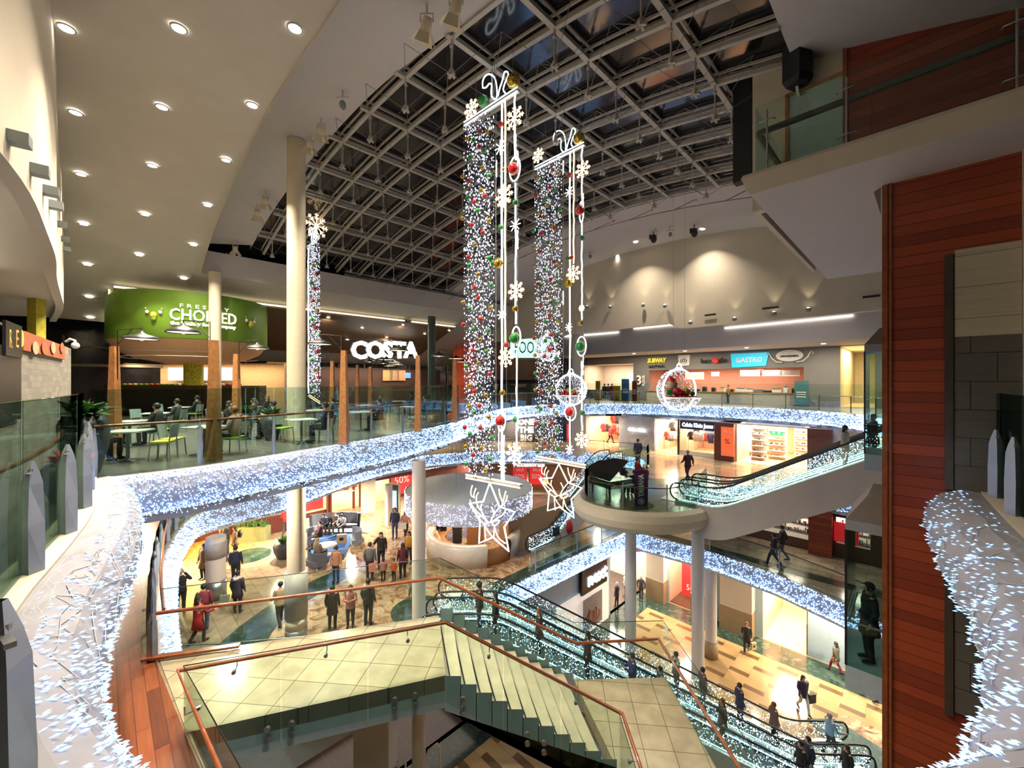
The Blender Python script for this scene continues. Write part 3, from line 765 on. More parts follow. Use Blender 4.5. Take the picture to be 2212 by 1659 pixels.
for i, (x, y) in enumerate(DLP):
    p = onv(x, y, zl)
    downlight(p+Vector((0, 0, -.02)), .12, 'round white downlight in the sloping cream ceiling', 'downlights in the sloping cream ceiling', LAMP, ((0, 0, 60, 120, 160)[i//3] if i % 3 == 0 else (240 if i % 3 == 1 else 420)) if i < 15 else 0, spread=1.2 if i % 3 == 0 else (1.5 if i % 3 == 1 else 2.3))
for k in range(3):
    a_, b_ = onv(*DLP[k], zl), onv(*DLP[k+3], zl)
    for q in (1, 2):
        p = a_+(a_-b_)*q; s, r = toSR(p.x, p.y); downlight(Vector((p.x, p.y, zl(s)-.02)), .12, 'round white downlight in the cream ceiling over the camera', 'downlights in the sloping cream ceiling', LAMP, (0, 60, 170)[k], spread=(1, 1.3, 2.0)[k])
for i, (x, y) in enumerate(((252, 635), (252, 679), (250, 717), (709, 686), (782, 708), (870, 702), (750, 734), (835, 729), (917, 721), (970, 714))):
    p = onv(x, y, zbz); downlight(p+Vector((0, 0, -.02)), .12, 'round white downlight in the brown cafe ceiling', 'downlights in the brown ceiling', LAMPS, 260 if i in (3, 5, 7) else 0)
for i, (x, y) in enumerate(((1335, 552), (1373, 522), (1468, 522), (1518, 494), (1624, 502), (1560, 545), (1690, 540))):
    p = onv(x, y, zs); downlight(p+Vector((0, 0, -.02)), .13, 'round downlight in the white ceiling before the arched wall', 'downlights before the arched wall', LAMP, 130, spread=1.8)
EXPO = -0.1
DIRA = Vector((K, K, 0)); DIRB = Vector((K, -K, 0))
# ------------------------------------------------------------ balustrades
def balustrade(path, h, step, label, z0=0.0, rail=None, post=None, gm=GLS, cap=False, group=None, sharp=False, cat='glass balustrade'):
    e = empty('glass_balustrade', (0, 0, 0), label=label, cat=cat, group=group)
    path = [Vector(p) for p in path]
    pts = []
    if sharp:
        for a, b in zip(path, path[1:]):
            q = resample([a, b], step); pts += q if not pts else q[1:]
    else: pts = resample(path, step)
    for a, b in zip(pts, pts[1:]):
        d = (b-a); g = d.normalized()*.012; n = Vector((d.y, -d.x, 0)).normalized()*.007; a2 = a+g; b2 = b-g
        m = MB(); vs = []
        for zz in (z0, h):
            for p, s in ((a2, -1), (b2, -1), (b2, 1), (a2, 1)): vs.append(p+n*s+Vector((0, 0, zz)))
        m.add(vs, [(3, 2, 1, 0), (4, 5, 6, 7), (0, 1, 5, 4), (1, 2, 6, 5), (2, 3, 7, 6), (3, 0, 4, 7)]); m.build('glass_panel', [gm], e)
    if cap:
        m = MB(); m.tube([p+Vector((0, 0, h+.004)) for p in pts], .009, 4, smooth=False); m.build('top_edge', [cap], e)
    if rail:
        rz, rr, rm, off = rail; ns = normals2(pts, 1); m = MB()
        q = path if sharp else pts; ns = normals2(q, 1)
        m.tube([p+n*off+Vector((0, 0, rz)) for p, n in zip(q, ns)], rr, 10); m.build('handrail', [rm], e)
    if post:
        post(e, pts)
    return e
def blade_posts(w=.26, h=1.15, dep=.09, off=0, mt=BLADE, every=1, spike=.12):
    def f(e, pts):
        ns = normals2(pts, 1); first = None
        for i, (p, n) in enumerate(zip(pts, ns)):
            if i % every: continue
            t = Vector((n.y, -n.x, 0)); q = p+n*off; m = MB()
            prof = [(0, .40*w), (h*.45, .5*w), (h*.8, .34*w), (h-spike, .24*w), (h, .02)]
            L = [q-t*a+Vector((0, 0, z)) for z, a in prof]; Rr = [q+t*a+Vector((0, 0, z)) for z, a in prof]
            Fr = [q+n*dep*min(1, a/(.4*w))+Vector((0, 0, z)) for z, a in prof]; Bk = [q-n*dep*min(1, a/(.4*w))+Vector((0, 0, z)) for z, a in prof]
            for a, b in ((L, Fr), (Fr, Rr), (Rr, Bk), (Bk, L)): m.strip(a, b)
            o = m.build('fin_post', [mt], e)
            c = MB(); zc = h-spike
            c.bar(q-t*w*.55+Vector((0, 0, zc)), q+t*w*.55+Vector((0, 0, zc)), .03, .02); c.tube([q+t*w*.1+Vector((0, 0, zc-.03)), q+t*w*.1+Vector((0, 0, zc+.04))], .022, 8)
            c.build('clamp', [STEEL], o)
    return f
def rod_posts(h=1.1, r=.02, mt=STEEL, clamp=True):
    def f(e, pts):
        for p in pts:
            m = MB(); m.tube([p, p+Vector((0, 0, h))], r, 6); 
            if clamp: m.bar(p+Vector((-.06, 0, h*.85)), p+Vector((.06, 0, h*.85)), .02, .02)
            m.build('post', [mt], e)
    return f
def inset(path, d, target):
    ns = normals2(path, 1); i = len(path)//2; s = 1 if (Vector(target)-path[i]).dot(ns[i]) > 0 else -1
    return [p-n*s*d for p, n in zip(path, ns)]
VOID = (2, 22, 0)
nb = [p for p in near3 if p.x < -1.4]; nbr = [p for p in near3 if p.x > 2.6]
balustrade(inset(nb, .14, (0, 8, 0)), 1.75, 1.35, 'tall glass balustrade with steel fins at the curved edge over the timber floor', rail=(1.0, .03, RAILW, -.28), post=blade_posts(off=.06), gm=GLSD, cap=GLS)
balustrade(inset(nbr, .14, (0, 8, 0)), 1.75, 1.2, 'glass balustrade with steel fins behind the scalloped light swags', post=blade_posts(w=.24, off=.06), gm=GLSD)
dk = inset(deck3, .12, VOID); i = max(k for k, p in enumerate(dk) if p.y < 21 and p.x < 0)
balustrade(dk[:i+1], 1.78, 1.75, 'tall glass balustrade along the cafe seating deck', rail=(1.02, .03, RAILW, -.22), post=blade_posts(w=.12, h=1.0, dep=.05, off=.0), gm=GLSD, cap=GLS)
balustrade(dk[i:], 1.78, 2.2, 'glass balustrade with thin steel rail round the far food court edge', rail=(1.02, .025, STEEL, -.12), post=rod_posts(1.05, .03, plain('post_olive', (.16, .15, .12), .5)), gm=GLS)
# level two
wr = inset(w2, .1, (0, 20, 0)); i = max(k for k, p in enumerate(wr) if p.x < -6 and p.y < 21)
balustrade(wr[:i+1], 1.15, 1.4, 'curved glass railing with wooden handrail beside the timber walkway', rail=(1.0, .032, RAILW, .18), post=blade_posts(w=.16, h=1.0, every=1), gm=GLSD)
balustrade(wr[i:], 1.15, 2.6, 'thin glass railing in front of the far level two shops', rail=(1.0, .02, DARK, 0), post=rod_posts(1.1, .02, DARK), gm=GLSK)
pr = inset(plat2, .12, (2, 19, 0)); 
balustrade(pr, 1.45, 1.9, 'curved glass railing round the rounded platform with grand piano', rail=(.98, .028, OAK, -.12), post=rod_posts(1.2, .028), gm=GLSD)
br_ = inset(b1, .1, (8, 14, 0)); 
balustrade(br_[1:5], 1.15, 2.4, 'glass railing with dark rail above the black next shop sign', rail=(1.12, .025, DARK, 0), post=rod_posts(1.15, .03, BLADE), gm=GLS, sharp=True)
balustrade(br_[5:], 1.15, 2.7, 'glass railing with dark rail along the walkway by the jewellery window', rail=(1.12, .025, DARK, 0), post=rod_posts(1.15, .03, BLADE), gm=GLS, sharp=True)
balustrade([Vector((-2.62, 13.7, F1)), Vector((-9, 12.7, F1)), Vector((-18, 12.3, F1))], 1.1, 2.0, 'glass railing at the plaza edge behind the stone landing', gm=GLS, sharp=True, rail=(1.05, .02, STEEL, 0))

# ------------------------------------------------------------ stone staircase
ST = empty('staircase', (0, 0, 0), label='cream stone staircase with blue-grey sides and glass railings', cat='staircase')
farA, farB = Vector((-7.4, 8.56, F2)), Vector((-1.8, 10.1, F2)); nearA, nearB = Vector((-5.35, 6.73, F2)), Vector((-1.3, 8.04, F2))
m = MB(); m.prism([(-7.4, 8.56), (-1.8, 10.1), (-1.3, 8.04), (-5.35, 6.73)], F2-.28, F2+.02, 0, bot=1)
m.build('landing', [TILE, BLUEG], ST)
m = MB(); m.prism([(1.58, 10.42), (3.95, 10.5), (4.1, 5.0), (2.02, 5.0), (2.06, 8.05)], L2-.3, L2, 0, bot=1); m.build('half_landing', [TILE, BLUEG], ST)
NS = 11; rise = (F2-L2)/NS
for i in range(NS-1):
    z = F2-rise*(i+1); xf0, xf1 = -1.8+.309*i, -1.8+.309*(i+1); xn0, xn1 = -1.3+.306*i, -1.3+.306*(i+1)
    t = 10.1+.032*i
    m = MB(); m.prism([(xf0-.03, t), (xf1+.02, t+.03), (xn1+.02, 8.04), (xn0-.03, 8.04)], z-rise-.02, z); o = m.build('step', [STEPM], ST)
    s = MB(); s.bar((xn0+.06, 8.2, z+.003), (xf0+.06, t-.15, z+.003), .03, .006); s.build('nosing_shadow', [DARK], o)  # dark strip painted as the shadow line of each tread nosing
def stringer(a, b, y, dep0, dep1, name):
    m = MB(); top = []; n = NS
    return m
m = MB()
for (x0, y0), (x1, y1) in (((-5.35, 6.73), (-1.3, 8.04)), ((-2.75, 4.55), (-5.35, 6.73))):
    m.add([(x0, y0, F2-.62), (x1, y1, F2-.62), (x1, y1, F2+.02), (x0, y0, F2+.02)], [(0, 1, 2, 3)])
    m.add([(x0+.03, y0+.1, F2-.62), (x1+.03, y1+.1, F2-.62), (x1, y1, F2-.62), (x0, y0, F2-.62)], [(0, 1, 2, 3)])
m.build('side_plate', [BLUEG], ST)
for yy, xs, nm in ((8.03, -1.3, 'near'), (10.42, -1.8, 'far')):
    m = MB()
    for i in range(NS):
        z = F2-rise*i; x0 = xs+.306*i-.02; x1 = x0+.32
        m.add([(x0, yy, z-.62-.05), (x1, yy, z-rise-.62-.05), (x1, yy, z+.015-(0 if i == 0 else 0)), (x0, yy, z+.015)], [(0, 1, 2, 3)])
        m.add([(x0, yy, z-.67), (x1, yy, z-rise-.67), (x1, yy+.12, z-rise-.67), (x0, yy+.12, z-.67)], [(0, 1, 2, 3)])
    if nm == 'near': m.add([(-1.32, yy, F2-.67), (2.07, yy, L2-.67), (2.1, yy, L2+.0), (2.1, yy, L2-.67)], [(0, 1, 3, 2)])
    # mask above steps: keep the stepped outline
    m.v = [(x, y, z) for x, y, z in m.v]; m.build('side_plate', [BLUEG], ST)
def stairglass(path, zlo, zhi, rz, label, step=1.4, off=.16, target=(0, 9, 0)):
    e = balustrade(path, zhi, step, label, z0=zlo, rail=None, sharp=True, gm=GLS, cap=DARK)
    path = [Vector(p) for p in path]
    q = []; ns = normals2(path, 1)
    i0 = 0; mid = path[len(path)//2]; s = 1 if (Vector(target)-mid).dot(ns[len(path)//2]) > 0 else -1
    m = MB(); m.tube([p+n*s*off+Vector((0, 0, rz)) for p, n in zip(path, ns)], .036, 12); m.build('handrail', [RAILW], e)
    b = MB()
    for a, c in zip(path, path[1:]):
        L = (c-a).length; k = max(1, int(L/1.3))
        for j in range(k):
            p = a.lerp(c, (j+.5)/k); n = Vector(((c-a).y, -(c-a).x, 0)).normalized()
            b = MB(); b.tube([p-n*.03+Vector((0, 0, rz-.13)), p+n*s*off+Vector((0, 0, rz-.13)), p+n*s*off+Vector((0, 0, rz))], .01, 6)
            b.tube([p-n*.025+Vector((0, 0, rz-.13)), p+n*.025+Vector((0, 0, rz-.13))], .034, 10)
            b.build('rail_bracket', [STEEL], e)
    return e
npth = [(-2.75, 4.5, F2), (-5.4, 6.72, F2), (-1.3, 7.99, F2), (2.09, 7.99, L2), (2.05, 5.0, L2)]
ge = stairglass(npth, -.46, 1.12, 1.0, 'glass stair railing with wooden handrail on the camera side of the staircase', target=(-1.5, 9, 0))
bb = MB()
for x_, y_, z_ in ((-4.2, 7.08, F2), (-3.85, 7.2, F2), (-2.2, 7.73, F2), (-1.85, 7.85, F2), (-.95, 7.97, F2-.17), (.3, 7.97, F2-.85), (.62, 7.97, F2-1.02), (1.75, 7.97, F2-1.62)):
    for dz in (-.18, -.36):
        bb = MB(); bb.tube([(x_, y_-.08, z_+dz), (x_, y_-.03, z_+dz)], .05, 12); bb.build('glass_bolt', [STEEL], ge)
fpth = [(-7.4, 8.62, F2), (-1.8, 10.14, F2), (1.6, 10.46, L2), (3.9, 10.55, L2), (4.12, 5.0, L2)]
stairglass(fpth, -.35, 1.42, 1.0, 'glass stair railing with wooden handrail on the escalator side of the staircase', target=(-1.5, 9, 0))
m = MB(); m.bar((-7.6, 8.4, F2+.09), (-5.9, 8.85, F2+.09), .12, .05); thing('bench_rail', m, [RAILW], 'short dark red wooden ledge at the foot of the timber walkway', 'wooden ledge')

# ------------------------------------------------------------ escalators
def escalator(bx, by, zb, d, H, fa, run, fb, width, label, truss, depth, lights=True, seed=1):
    d = Vector(d).normalized(); n = Vector((d.y, -d.x, 0)); e = empty('escalator', (bx, by, zb), label=label, cat='escalator')
    def zc(x): return 0 if x < fa else (H if x > fa+run else H*(x-fa)/run)
    def P(x, w, z): return d*x+n*w+Vector((0, 0, z))
    Lt = fa+run+fb; xs = [-.2]+[fa*.5, fa*.8, fa-.3, fa+.3]+[fa+run*k/8 for k in range(1, 8)]+[fa+run-.3, fa+run+.3, fa+run+fb*.5, Lt+.2]
    def zsm(x):                                  # softened line
        q = [zc(x+k*.25) for k in (-2, -1, 0, 1, 2)]; return sum(q)/5
    xs = sorted(set(round(x, 3) for x in xs+[fa+k*.3 for k in range(-3, 4)]+[fa+run+k*.3 for k in range(-3, 4)]))
    w2_ = width/2
    m = MB()
    for sg in (-1, 1):
        a = [P(x, sg*(w2_+.12), zsm(x)+.12) for x in xs]; b = [P(x, sg*(w2_+.12), zsm(x)-depth*(1 if .5 < x < Lt-.5 else .3)) for x in xs]; c = [P(x, sg*(w2_-.02), zsm(x)+.12) for x in xs]
        m.strip(a, b, 0, True); m.strip(a, c, 1, True)
    a = [P(x, -(w2_+.12), zsm(x)-depth*(1 if .5 < x < Lt-.5 else .3)) for x in xs]; b = [P(x, (w2_+.12), zsm(x)-depth*(1 if .5 < x < Lt-.5 else .3)) for x in xs]
    m.strip(a, b, 0, True); m.build('truss', [truss, STEEL], e)
    for sg in (-1, 1):
        g = MB(); g.strip([P(x, sg*w2_, zsm(x)+.1) for x in xs], [P(x, sg*w2_, zsm(x)+.92) for x in xs], 0, True); g.build('side_glass', [GLS], e)
        h = MB(); pts = [P(-.1, sg*w2_, .12), P(-.38, sg*w2_, .22), P(-.5, sg*w2_, .5), P(-.42, sg*w2_, .8), P(-.2, sg*w2_, .94)]+[P(x, sg*w2_, zsm(x)+.96) for x in xs[1:-1]]
        pts += [P(Lt+.2, sg*w2_, H+.94), P(Lt+.42, sg*w2_, H+.8), P(Lt+.5, sg*w2_, H+.5), P(Lt+.38, sg*w2_, H+.22), P(Lt+.1, sg*w2_, H+.12)]
        h.tube(chaikin(pts, 1), .04, 8); h.build('handrail', [RUBBER], e)
        s = MB(); s.tube([P(x, sg*(w2_-.04), zsm(x)+.16) for x in xs], .022, 6); s.build('skirt_light', [STRIPG], e)
    stp = MB(); stp.box(-.2, .2, -w2_+.05, w2_-.05, -.2, 0, 0); stp.box(-.2, .2, -w2_+.05, w2_-.05, .0, .006, 1)
    ang = math.atan2(d.y, d.x); so = None; k = 0; x = 0.1
    while x < Lt:
        if so is None: o = so = stp.build('step', [col('esc_riser', (.05, .09, .08), .5), col('esc_tread', (.09, .13, .12), .4)], e)
        else: o = so.copy(); COL.objects.link(o); o.parent = e
        o.location = P(x, 0, zsm(x)); o.rotation_euler = (0, 0, ang); x += .4
    for x0, x1, zz in ((-1.0, .1, .02), (Lt-.1, Lt+1.0, H+.02)):
        c = MB(); vs = [P(x0, -w2_, zz), P(x1, -w2_, zz), P(x1, w2_, zz), P(x0, w2_, zz)]; c.add(vs, [(0, 1, 2, 3)]); c.build('comb_plate', [STEEL], e)
    if lights:
        for sg, nm in ((-1, 0), (1, 1)):
            if lights is not True and sg != lights: continue
            m = MB(); rr = random.Random(seed+nm)
            for _ in range(int(Lt*100)):
                x = rr.uniform(-.3, Lt+.3); z = rr.uniform(.14, .9); q = P(x, sg*(w2_+.02), zsm(max(0, min(Lt, x)))+z)+Vector((bx, by, zb))
                m.bulb(q, n*sg+Vector((rr.uniform(-.5, .5), rr.uniform(-.5, .5), rr.uniform(-.5, .5))), .045, .018, 0 if rr.random() < .72 else 1)
            thing('fairy_light_net', m, [LEDB, LEDW], 'curtain of white and gold fairy lights on the glass side of the %s (%s side)' % (label.split(' beside')[0].split(' rising')[0].split(' under')[0], 'outer' if sg < 0 else 'inner'), 'fairy lights', kind='stuff')
    return e, P, zsm
ES = {}
ES['a'] = escalator(13.6, 16.6, F0, (-1, 0, 0), F1-F0, 2.0, 12.0, 2.2, 1.1, 'far lane of the long escalator beside the plaza', BLUEG, .8, True, 3)
ES['b'] = escalator(13.4, 15.05, F0, (-1, 0, 0), F1-F0, 2.0, 12.0, 2.2, 1.1, 'near lane of the long escalator beside the stone stairs', BLUEG, .9, True, 5)
ES['c'] = escalator(8.4, 19.9, F2, DIRB, F3-F2, 1.8, 6.67, 1.6, 1.05, 'white sided escalator rising from the round platform towards the timber tower', COLW, 1.35, True, 7)
ES['d'] = escalator(9.55, 21.1, F2, DIRB, F3-F2, 1.8, 6.67, 1.6, 1.05, 'second escalator rising beside the white sided one', COLW, 1.0, True, 9)
p = SR(-15.3, 16.3); ES['e'] = escalator(p.x, p.y, F1, DIRA, F2-F1, 1.6, 5.9, 1.5, 1.0, 'escalator under the far light band left of the round platform', COLW, 1.25, True, 11)

# ------------------------------------------------------------ timber lift tower and level four
TW = empty('lift_tower', (0, 0, 0), label='tall red timber clad lift tower beside the scalloped lights', cat='tower')
def srbox(m, s0, s1, r0, r1, z0, z1, mi=0):
    q = [SR(s0, r0), SR(s1, r0), SR(s1, r1), SR(s0, r1)]
    vs = [Vector((p.x, p.y, z)) for z in (z0, z1) for p in q]
    return m.add(vs, [(3, 2, 1, 0), (4, 5, 6, 7), (0, 1, 5, 4), (1, 2, 6, 5), (2, 3, 7, 6), (3, 0, 4, 7)], mi)
m = MB(); srbox(m, -.46, 7, 10.89, 11.35, F0, 3.86); m.build('boarding', [CLAD], TW)
m = MB(); srbox(m, -.54, -.46, 10.86, 11.4, F0, 3.86); srbox(m, -.44, -.40, 10.85, 10.9, F0, 3.86); m.build('corner_trim', [RAILW], TW)
def sx(px): a = (px-CX)/F; y = 10.89/K/(1+a); return K*(a*y-y)
for z0, z1 in ((-1.95, 2.3), (-6.05, -3.05)):
    m = MB(); srbox(m, sx(2040), sx(2059), 10.82, 10.9, z0, z1); m.build('door_frame', [plain('bronze_frame%d' % int(z1), (.13, .11, .09), .3, metal=.6)], TW)
m = MB(); srbox(m, sx(2062), sx(2207), 10.84, 10.9, .80, 2.36); m.build('cream_panel', [CPANEL], TW)
m = MB(); srbox(m, sx(2062), sx(2207), 10.84, 10.9, -1.95, .80); m.build('steel_panel', [SPANEL], TW)
m = MB(); srbox(m, sx(2062), sx(2207), 10.84, 10.9, -5.95, -3.0); m.build('steel_panel', [SPANEL], TW)
m = MB(); srbox(m, sx(2208), 7, 10.6, 10.9, -8, 3.86); thing('square_pillar', m, [COLP], 'cream square pillar at the right side of the timber tower', 'pillar')
m = MB(); q = [atY(1886, 410, 8.35), atY(1903, 405, 8.12), atY(1903, 465, 8.12)]
m.add([q[0], q[1], q[2]], [(0, 1, 2)]); m.build('bracket_plate', [plain('bracket_olive', (.10, .08, .06), .5)], TW)
# lift cars
def liftcar(s0, s1, r0, r1, zf, zt, label, roof=.55, base=.5):
    e = empty('glass_lift', (0, 0, 0), label=label, cat='lift')
    m = MB(); srbox(m, s0, s1, r0, r1, zf-base, zf); m.build('base', [BLUEG], e)
    m = MB(); srbox(m, s0, s1, r0, r1, zt, zt+.22); a = [SR(s0, r0), SR(s1, r0), SR(s1, r1), SR(s0, r1)]; b = [SR(s0+.35, r0+.3), SR(s1, r0+.3), SR(s1, r1), SR(s0+.35, r1)]
    m.strip([Vector((p.x, p.y, zt+.22)) for p in a+a[:1]], [Vector((p.x, p.y, zt+roof+.2)) for p in b+b[:1]], 1); m.add([Vector((p.x, p.y, zt+roof+.2)) for p in b], [(0, 1, 2, 3)], 1)
    m.build('roof', [plain('lift_grey'+label[:5], (.3, .32, .36), .5), plain('lift_brown'+label[:5], (.16, .13, .11), .6)], e)
    for x in ((s0, s0+.012, r0, r1), (s0, s1, r0, r0+.012)):
        m = MB(); srbox(m, x[0], x[1], x[2], x[3], zf, zt); m.build('glass_wall', [GLSD], e)
    m = MB(); srbox(m, s0-.01, s0+.03, r0-.01, r0+.03, zf, zt); m.build('corner_post', [DARK], e)
    m = MB(); p, q = SR(s0+.05, r0+.06), SR(s1, r0+.06); m.tube([Vector((p.x, p.y, zf+.95)), Vector((q.x, q.y, zf+.95))], .022, 8); p, q = SR(s0+.05, r0+.06), SR(s0+.05, r1); m.tube([Vector((p.x, p.y, zf+.95)), Vector((q.x, q.y, zf+.95))], .022, 8); m.build('handrail', [STEEL], e)
    return e
liftcar(-1.17, 1.0, 11.5, 13.3, -6.2, -3.24, 'glass lift car with brown roof and passengers beside the timber tower')
liftcar(-1.27, .8, 17.1, 18.9, -2.3, .95, 'higher glass lift car behind the timber tower near the food court')
# level four slab, wall, railing
m = MB(); srbox(m, -2.5, 14, 9.45, 19.3, 3.86, 4.22); m2 = MB()
struct('floor.016', m, [WHITE])
m = MB()
ed = [SR(-2.5, 19.3, 0), SR(-2.5, 9.45, 0), SR(14, 9.45, 0)]; ns = [Vector((-K, K, 0))*1, (Vector((-K, K, 0))+Vector((-K, -K, 0))), Vector((-K, -K, 0))]
rows = []
for o, z in ((0, 4.25), (.10, 4.25), (.13, 4.18), (.05, 3.98), (0, 3.86)): rows.append([p+n*o+Vector((0, 0, z)) for p, n in zip(ed, ns)])
for a, b in zip(rows, rows[1:]): m.strip(a, b)
trim(m, [CREAM])
m = MB(); srbox(m, -2.97, -1.15, 11.46, 11.7, 4.22, 8.6); srbox(m, -2.97, -2.85, 11.7, 19.3, 4.22, 8.4); struct('wall_right', m, [CREAM])
m = MB(); srbox(m, -1.15, 12, 11.40, 11.7, 4.22, 8.9); struct('wall_right.001', m, [CLAD])
m = MB(); srbox(m, -1.20, -1.13, 11.36, 11.45, 4.22, 8.9); trim(m, [RAILW])
D1 = empty('door_1', kind='structure'); m = MB(); srbox(m, -2.2, -1.2, 11.43, 11.47, 4.22, 6.7); m.build('pane', [plain('frosted', (.50, .60, .54), .4)], D1)
m = MB(); srbox(m, -2.27, -2.2, 11.4, 11.47, 4.22, 6.78); srbox(m, -2.27, -1.15, 11.4, 11.47, 6.7, 6.78); m.build('frame', [OAK], D1)
p4 = [SR(-2.42, 16, 4.25), SR(-2.42, 9.55, 4.25), SR(12, 9.55, 4.25)]
def brk(e, pts):
    for s_ in (-2.2, -.95, 1.0, 3.2):
        m = MB(); p = SR(s_, 9.5, 4.25); m.tube([p, p+Vector((0, 0, 1.25))], .018, 8)
        for z_ in (.2, 1.02):
            q = p+Vector((0, 0, z_)); m.tube([q-DIRB*.14-Vector((0, 0, .0))+DIRA*.02, q-DIRB*.13-DIRA*.05, q-DIRA*.06, q+DIRB*.13-DIRA*.05, q+DIRB*.14+DIRA*.02], .013, 6)
        m.build('bracket_post', [STEEL], e)
balustrade(p4, 1.42, 1.9, 'glass balustrade with bracket posts on the high balcony', gm=GLS, sharp=True, post=brk)
m = MB(); m.bar(SR(-2.4, 9.72, 5.2), SR(12, 9.72, 5.2), .07, .10); m.bar(SR(-2.4, 9.72, 5.2), SR(-2.4, 12.5, 5.2), .07, .10)
thing('handrail', m, [plain('olive_rail', (.14, .12, .10), .35, metal=.4)], 'olive metal rail inside the high balcony glass', 'handrail')
# loudspeakers
e = empty('loudspeaker', label='black faceted loudspeaker on the cream wall of the high balcony', cat='loudspeaker')
c = SR(-2.0, 11.2, 7.3); M_ = Matrix.Translation(c) @ Matrix.Rotation(-PI/4-.35, 4, 'Z')
m = MB(); pr_ = [(-.22, -.18), (.20, -.26), (.30, .02), (.22, .22), (-.2, .22)]
vs = [M_ @ Vector((x*s, y*s, z)) for z, s in ((-.55, .75), (-.42, 1), (.42, 1), (.52, .85)) for x, y in pr_]; fs = []
for k in range(3):
    for i in range(5): fs.append((k*5+i, k*5+(i+1) % 5, k*5+5+(i+1) % 5, k*5+5+i))
m.add(vs, fs+[(4, 3, 2, 1, 0), (15, 16, 17, 18, 19)]); m.build('cabinet', [col('speaker_black', (.012, .012, .013), .7)], e)
m = MB(); m.bar(c+Vector((0, 0, -.55)), c+Vector((.05, .05, -.68)), .05, .05); m.bar(c+Vector((.05, .05, -.66)), c+Vector((.25, .25, -.66)), .05, .05); m.build('bracket', [PAPER], e)
e = empty('loudspeaker', label='tall narrow black speaker column at the corner of the high cream wall', cat='loudspeaker')
m = MB(); a = atY(1612, 250, 10.6); srbox(m, -3.55, -3.12, 11.9, 12.2, 5.3, 8.2); m.build('cabinet', [col('speaker_black', (.012, .012, .013), .7)], e)
m = MB(); srbox(m, -3.12, -2.96, 12.0, 12.1, 6.6, 6.7); m.build('bracket', [STEEL], e)
for px, py in ((1912, 225),):
    p = SR(.2, 11.38, 0); downlight(SR(.2, 10.4, 8.0), .12, 'downlight over the high balcony timber wall', 'high balcony lamps', LAMPS, 90)
# ------------------------------------------------------------ hanging light decorations
def planept(px, py, L, Rr):
    a = (px-CX)/F; d = Rr-L; u = (a*L.y-L.x)/(d.x-a*d.y); y = L.y+d.y*u
    return Vector((a*y, y, (HZ-py)/F*y))
def ball_mesh(name, r, mt, ring=True):
    m = MB(); m.sphere((0, 0, 0), r, 14, 10); m.tube([(0, 0, r*.95), (0, 0, r*1.15)], r*.22, 8, 1)
    if ring: m.tube([(math.cos(k*PI/8)*r*.99, 0, math.sin(k*PI/8)*r*.99) for k in range(16)], r*.09, 5, 1, closed=True)
    return m.mesh(name, mt)
BRED = plain('bauble_red', (.62, .012, .015), .18, var=.05, coat=.6); BGRN = plain('bauble_green', (.02, .30, .05), .2, var=.05, coat=.6)
BGLD = plain('bauble_gold', (.62, .42, .07), .2, metal=.85, var=.05); GCAP = plain('bauble_gold_cap', (.7, .55, .25), .25, metal=.9)
BM = {}
for k, mt in (('r', BRED), ('g', BGRN), ('y', BGLD)): BM[k] = ball_mesh('bauble', 1.0, [mt, GCAP])
NAMEK = {'r': 'red', 'g': 'green', 'y': 'gold'}
def bauble(p, k, r, parent, rz=0):
    o = bpy.data.objects.new('bauble', BM[k]); COL.objects.link(o); o.location = p; o.scale = (r, r, r); o.rotation_euler = (0, 0, rz); o.parent = parent
    o['label'] = NAMEK[k]+' shiny bauble'; return o
def flake(c, r, ux, parent, mt, arms=8, branch=True, t=.012):
    ux = Vector(ux).normalized(); uz = Vector((0, 0, 1)); m = MB()
    for k in range(arms):
        a = k*2*PI/arms+PI/2; d = ux*math.cos(a)+uz*math.sin(a); m.tube([c+d*r*.06, c+d*r], t, 6)
        if branch:
            for q, l in ((.48, .26), (.74, .22)):
                for sg in (-1, 1):
                    b = a+sg*PI/4; e = ux*math.cos(b)+uz*math.sin(b); m.tube([c+d*r*q, c+d*r*q+e*r*l], t*.9, 6)
    return m.build('snowflake' if branch else 'light_star', [mt], parent)
def wavy(x, y0, y1, L, Rr, n=14, amp=1.0, seed=0):
    rr = random.Random(seed); return [planept(x+rr.uniform(-amp, amp), y0+(y1-y0)*k/n, L, Rr) for k in range(n+1)]
SQT = [(790, 1050), (830, 1050), (870, 990), (900, 1010), (890, 1080), (892, 1150), (930, 1190), (960, 1170), (960, 1060), (940, 930), (880, 880), (820, 900), (785, 970), (790, 1050)]
SQB = [(970, 1150), (990, 1060), (1030, 950), (1040, 880), (1060, 850), (1092, 860), (1095, 910), (1070, 960), (1050, 1000), (1030, 1080), (1060, 1110), (1070, 1140)]
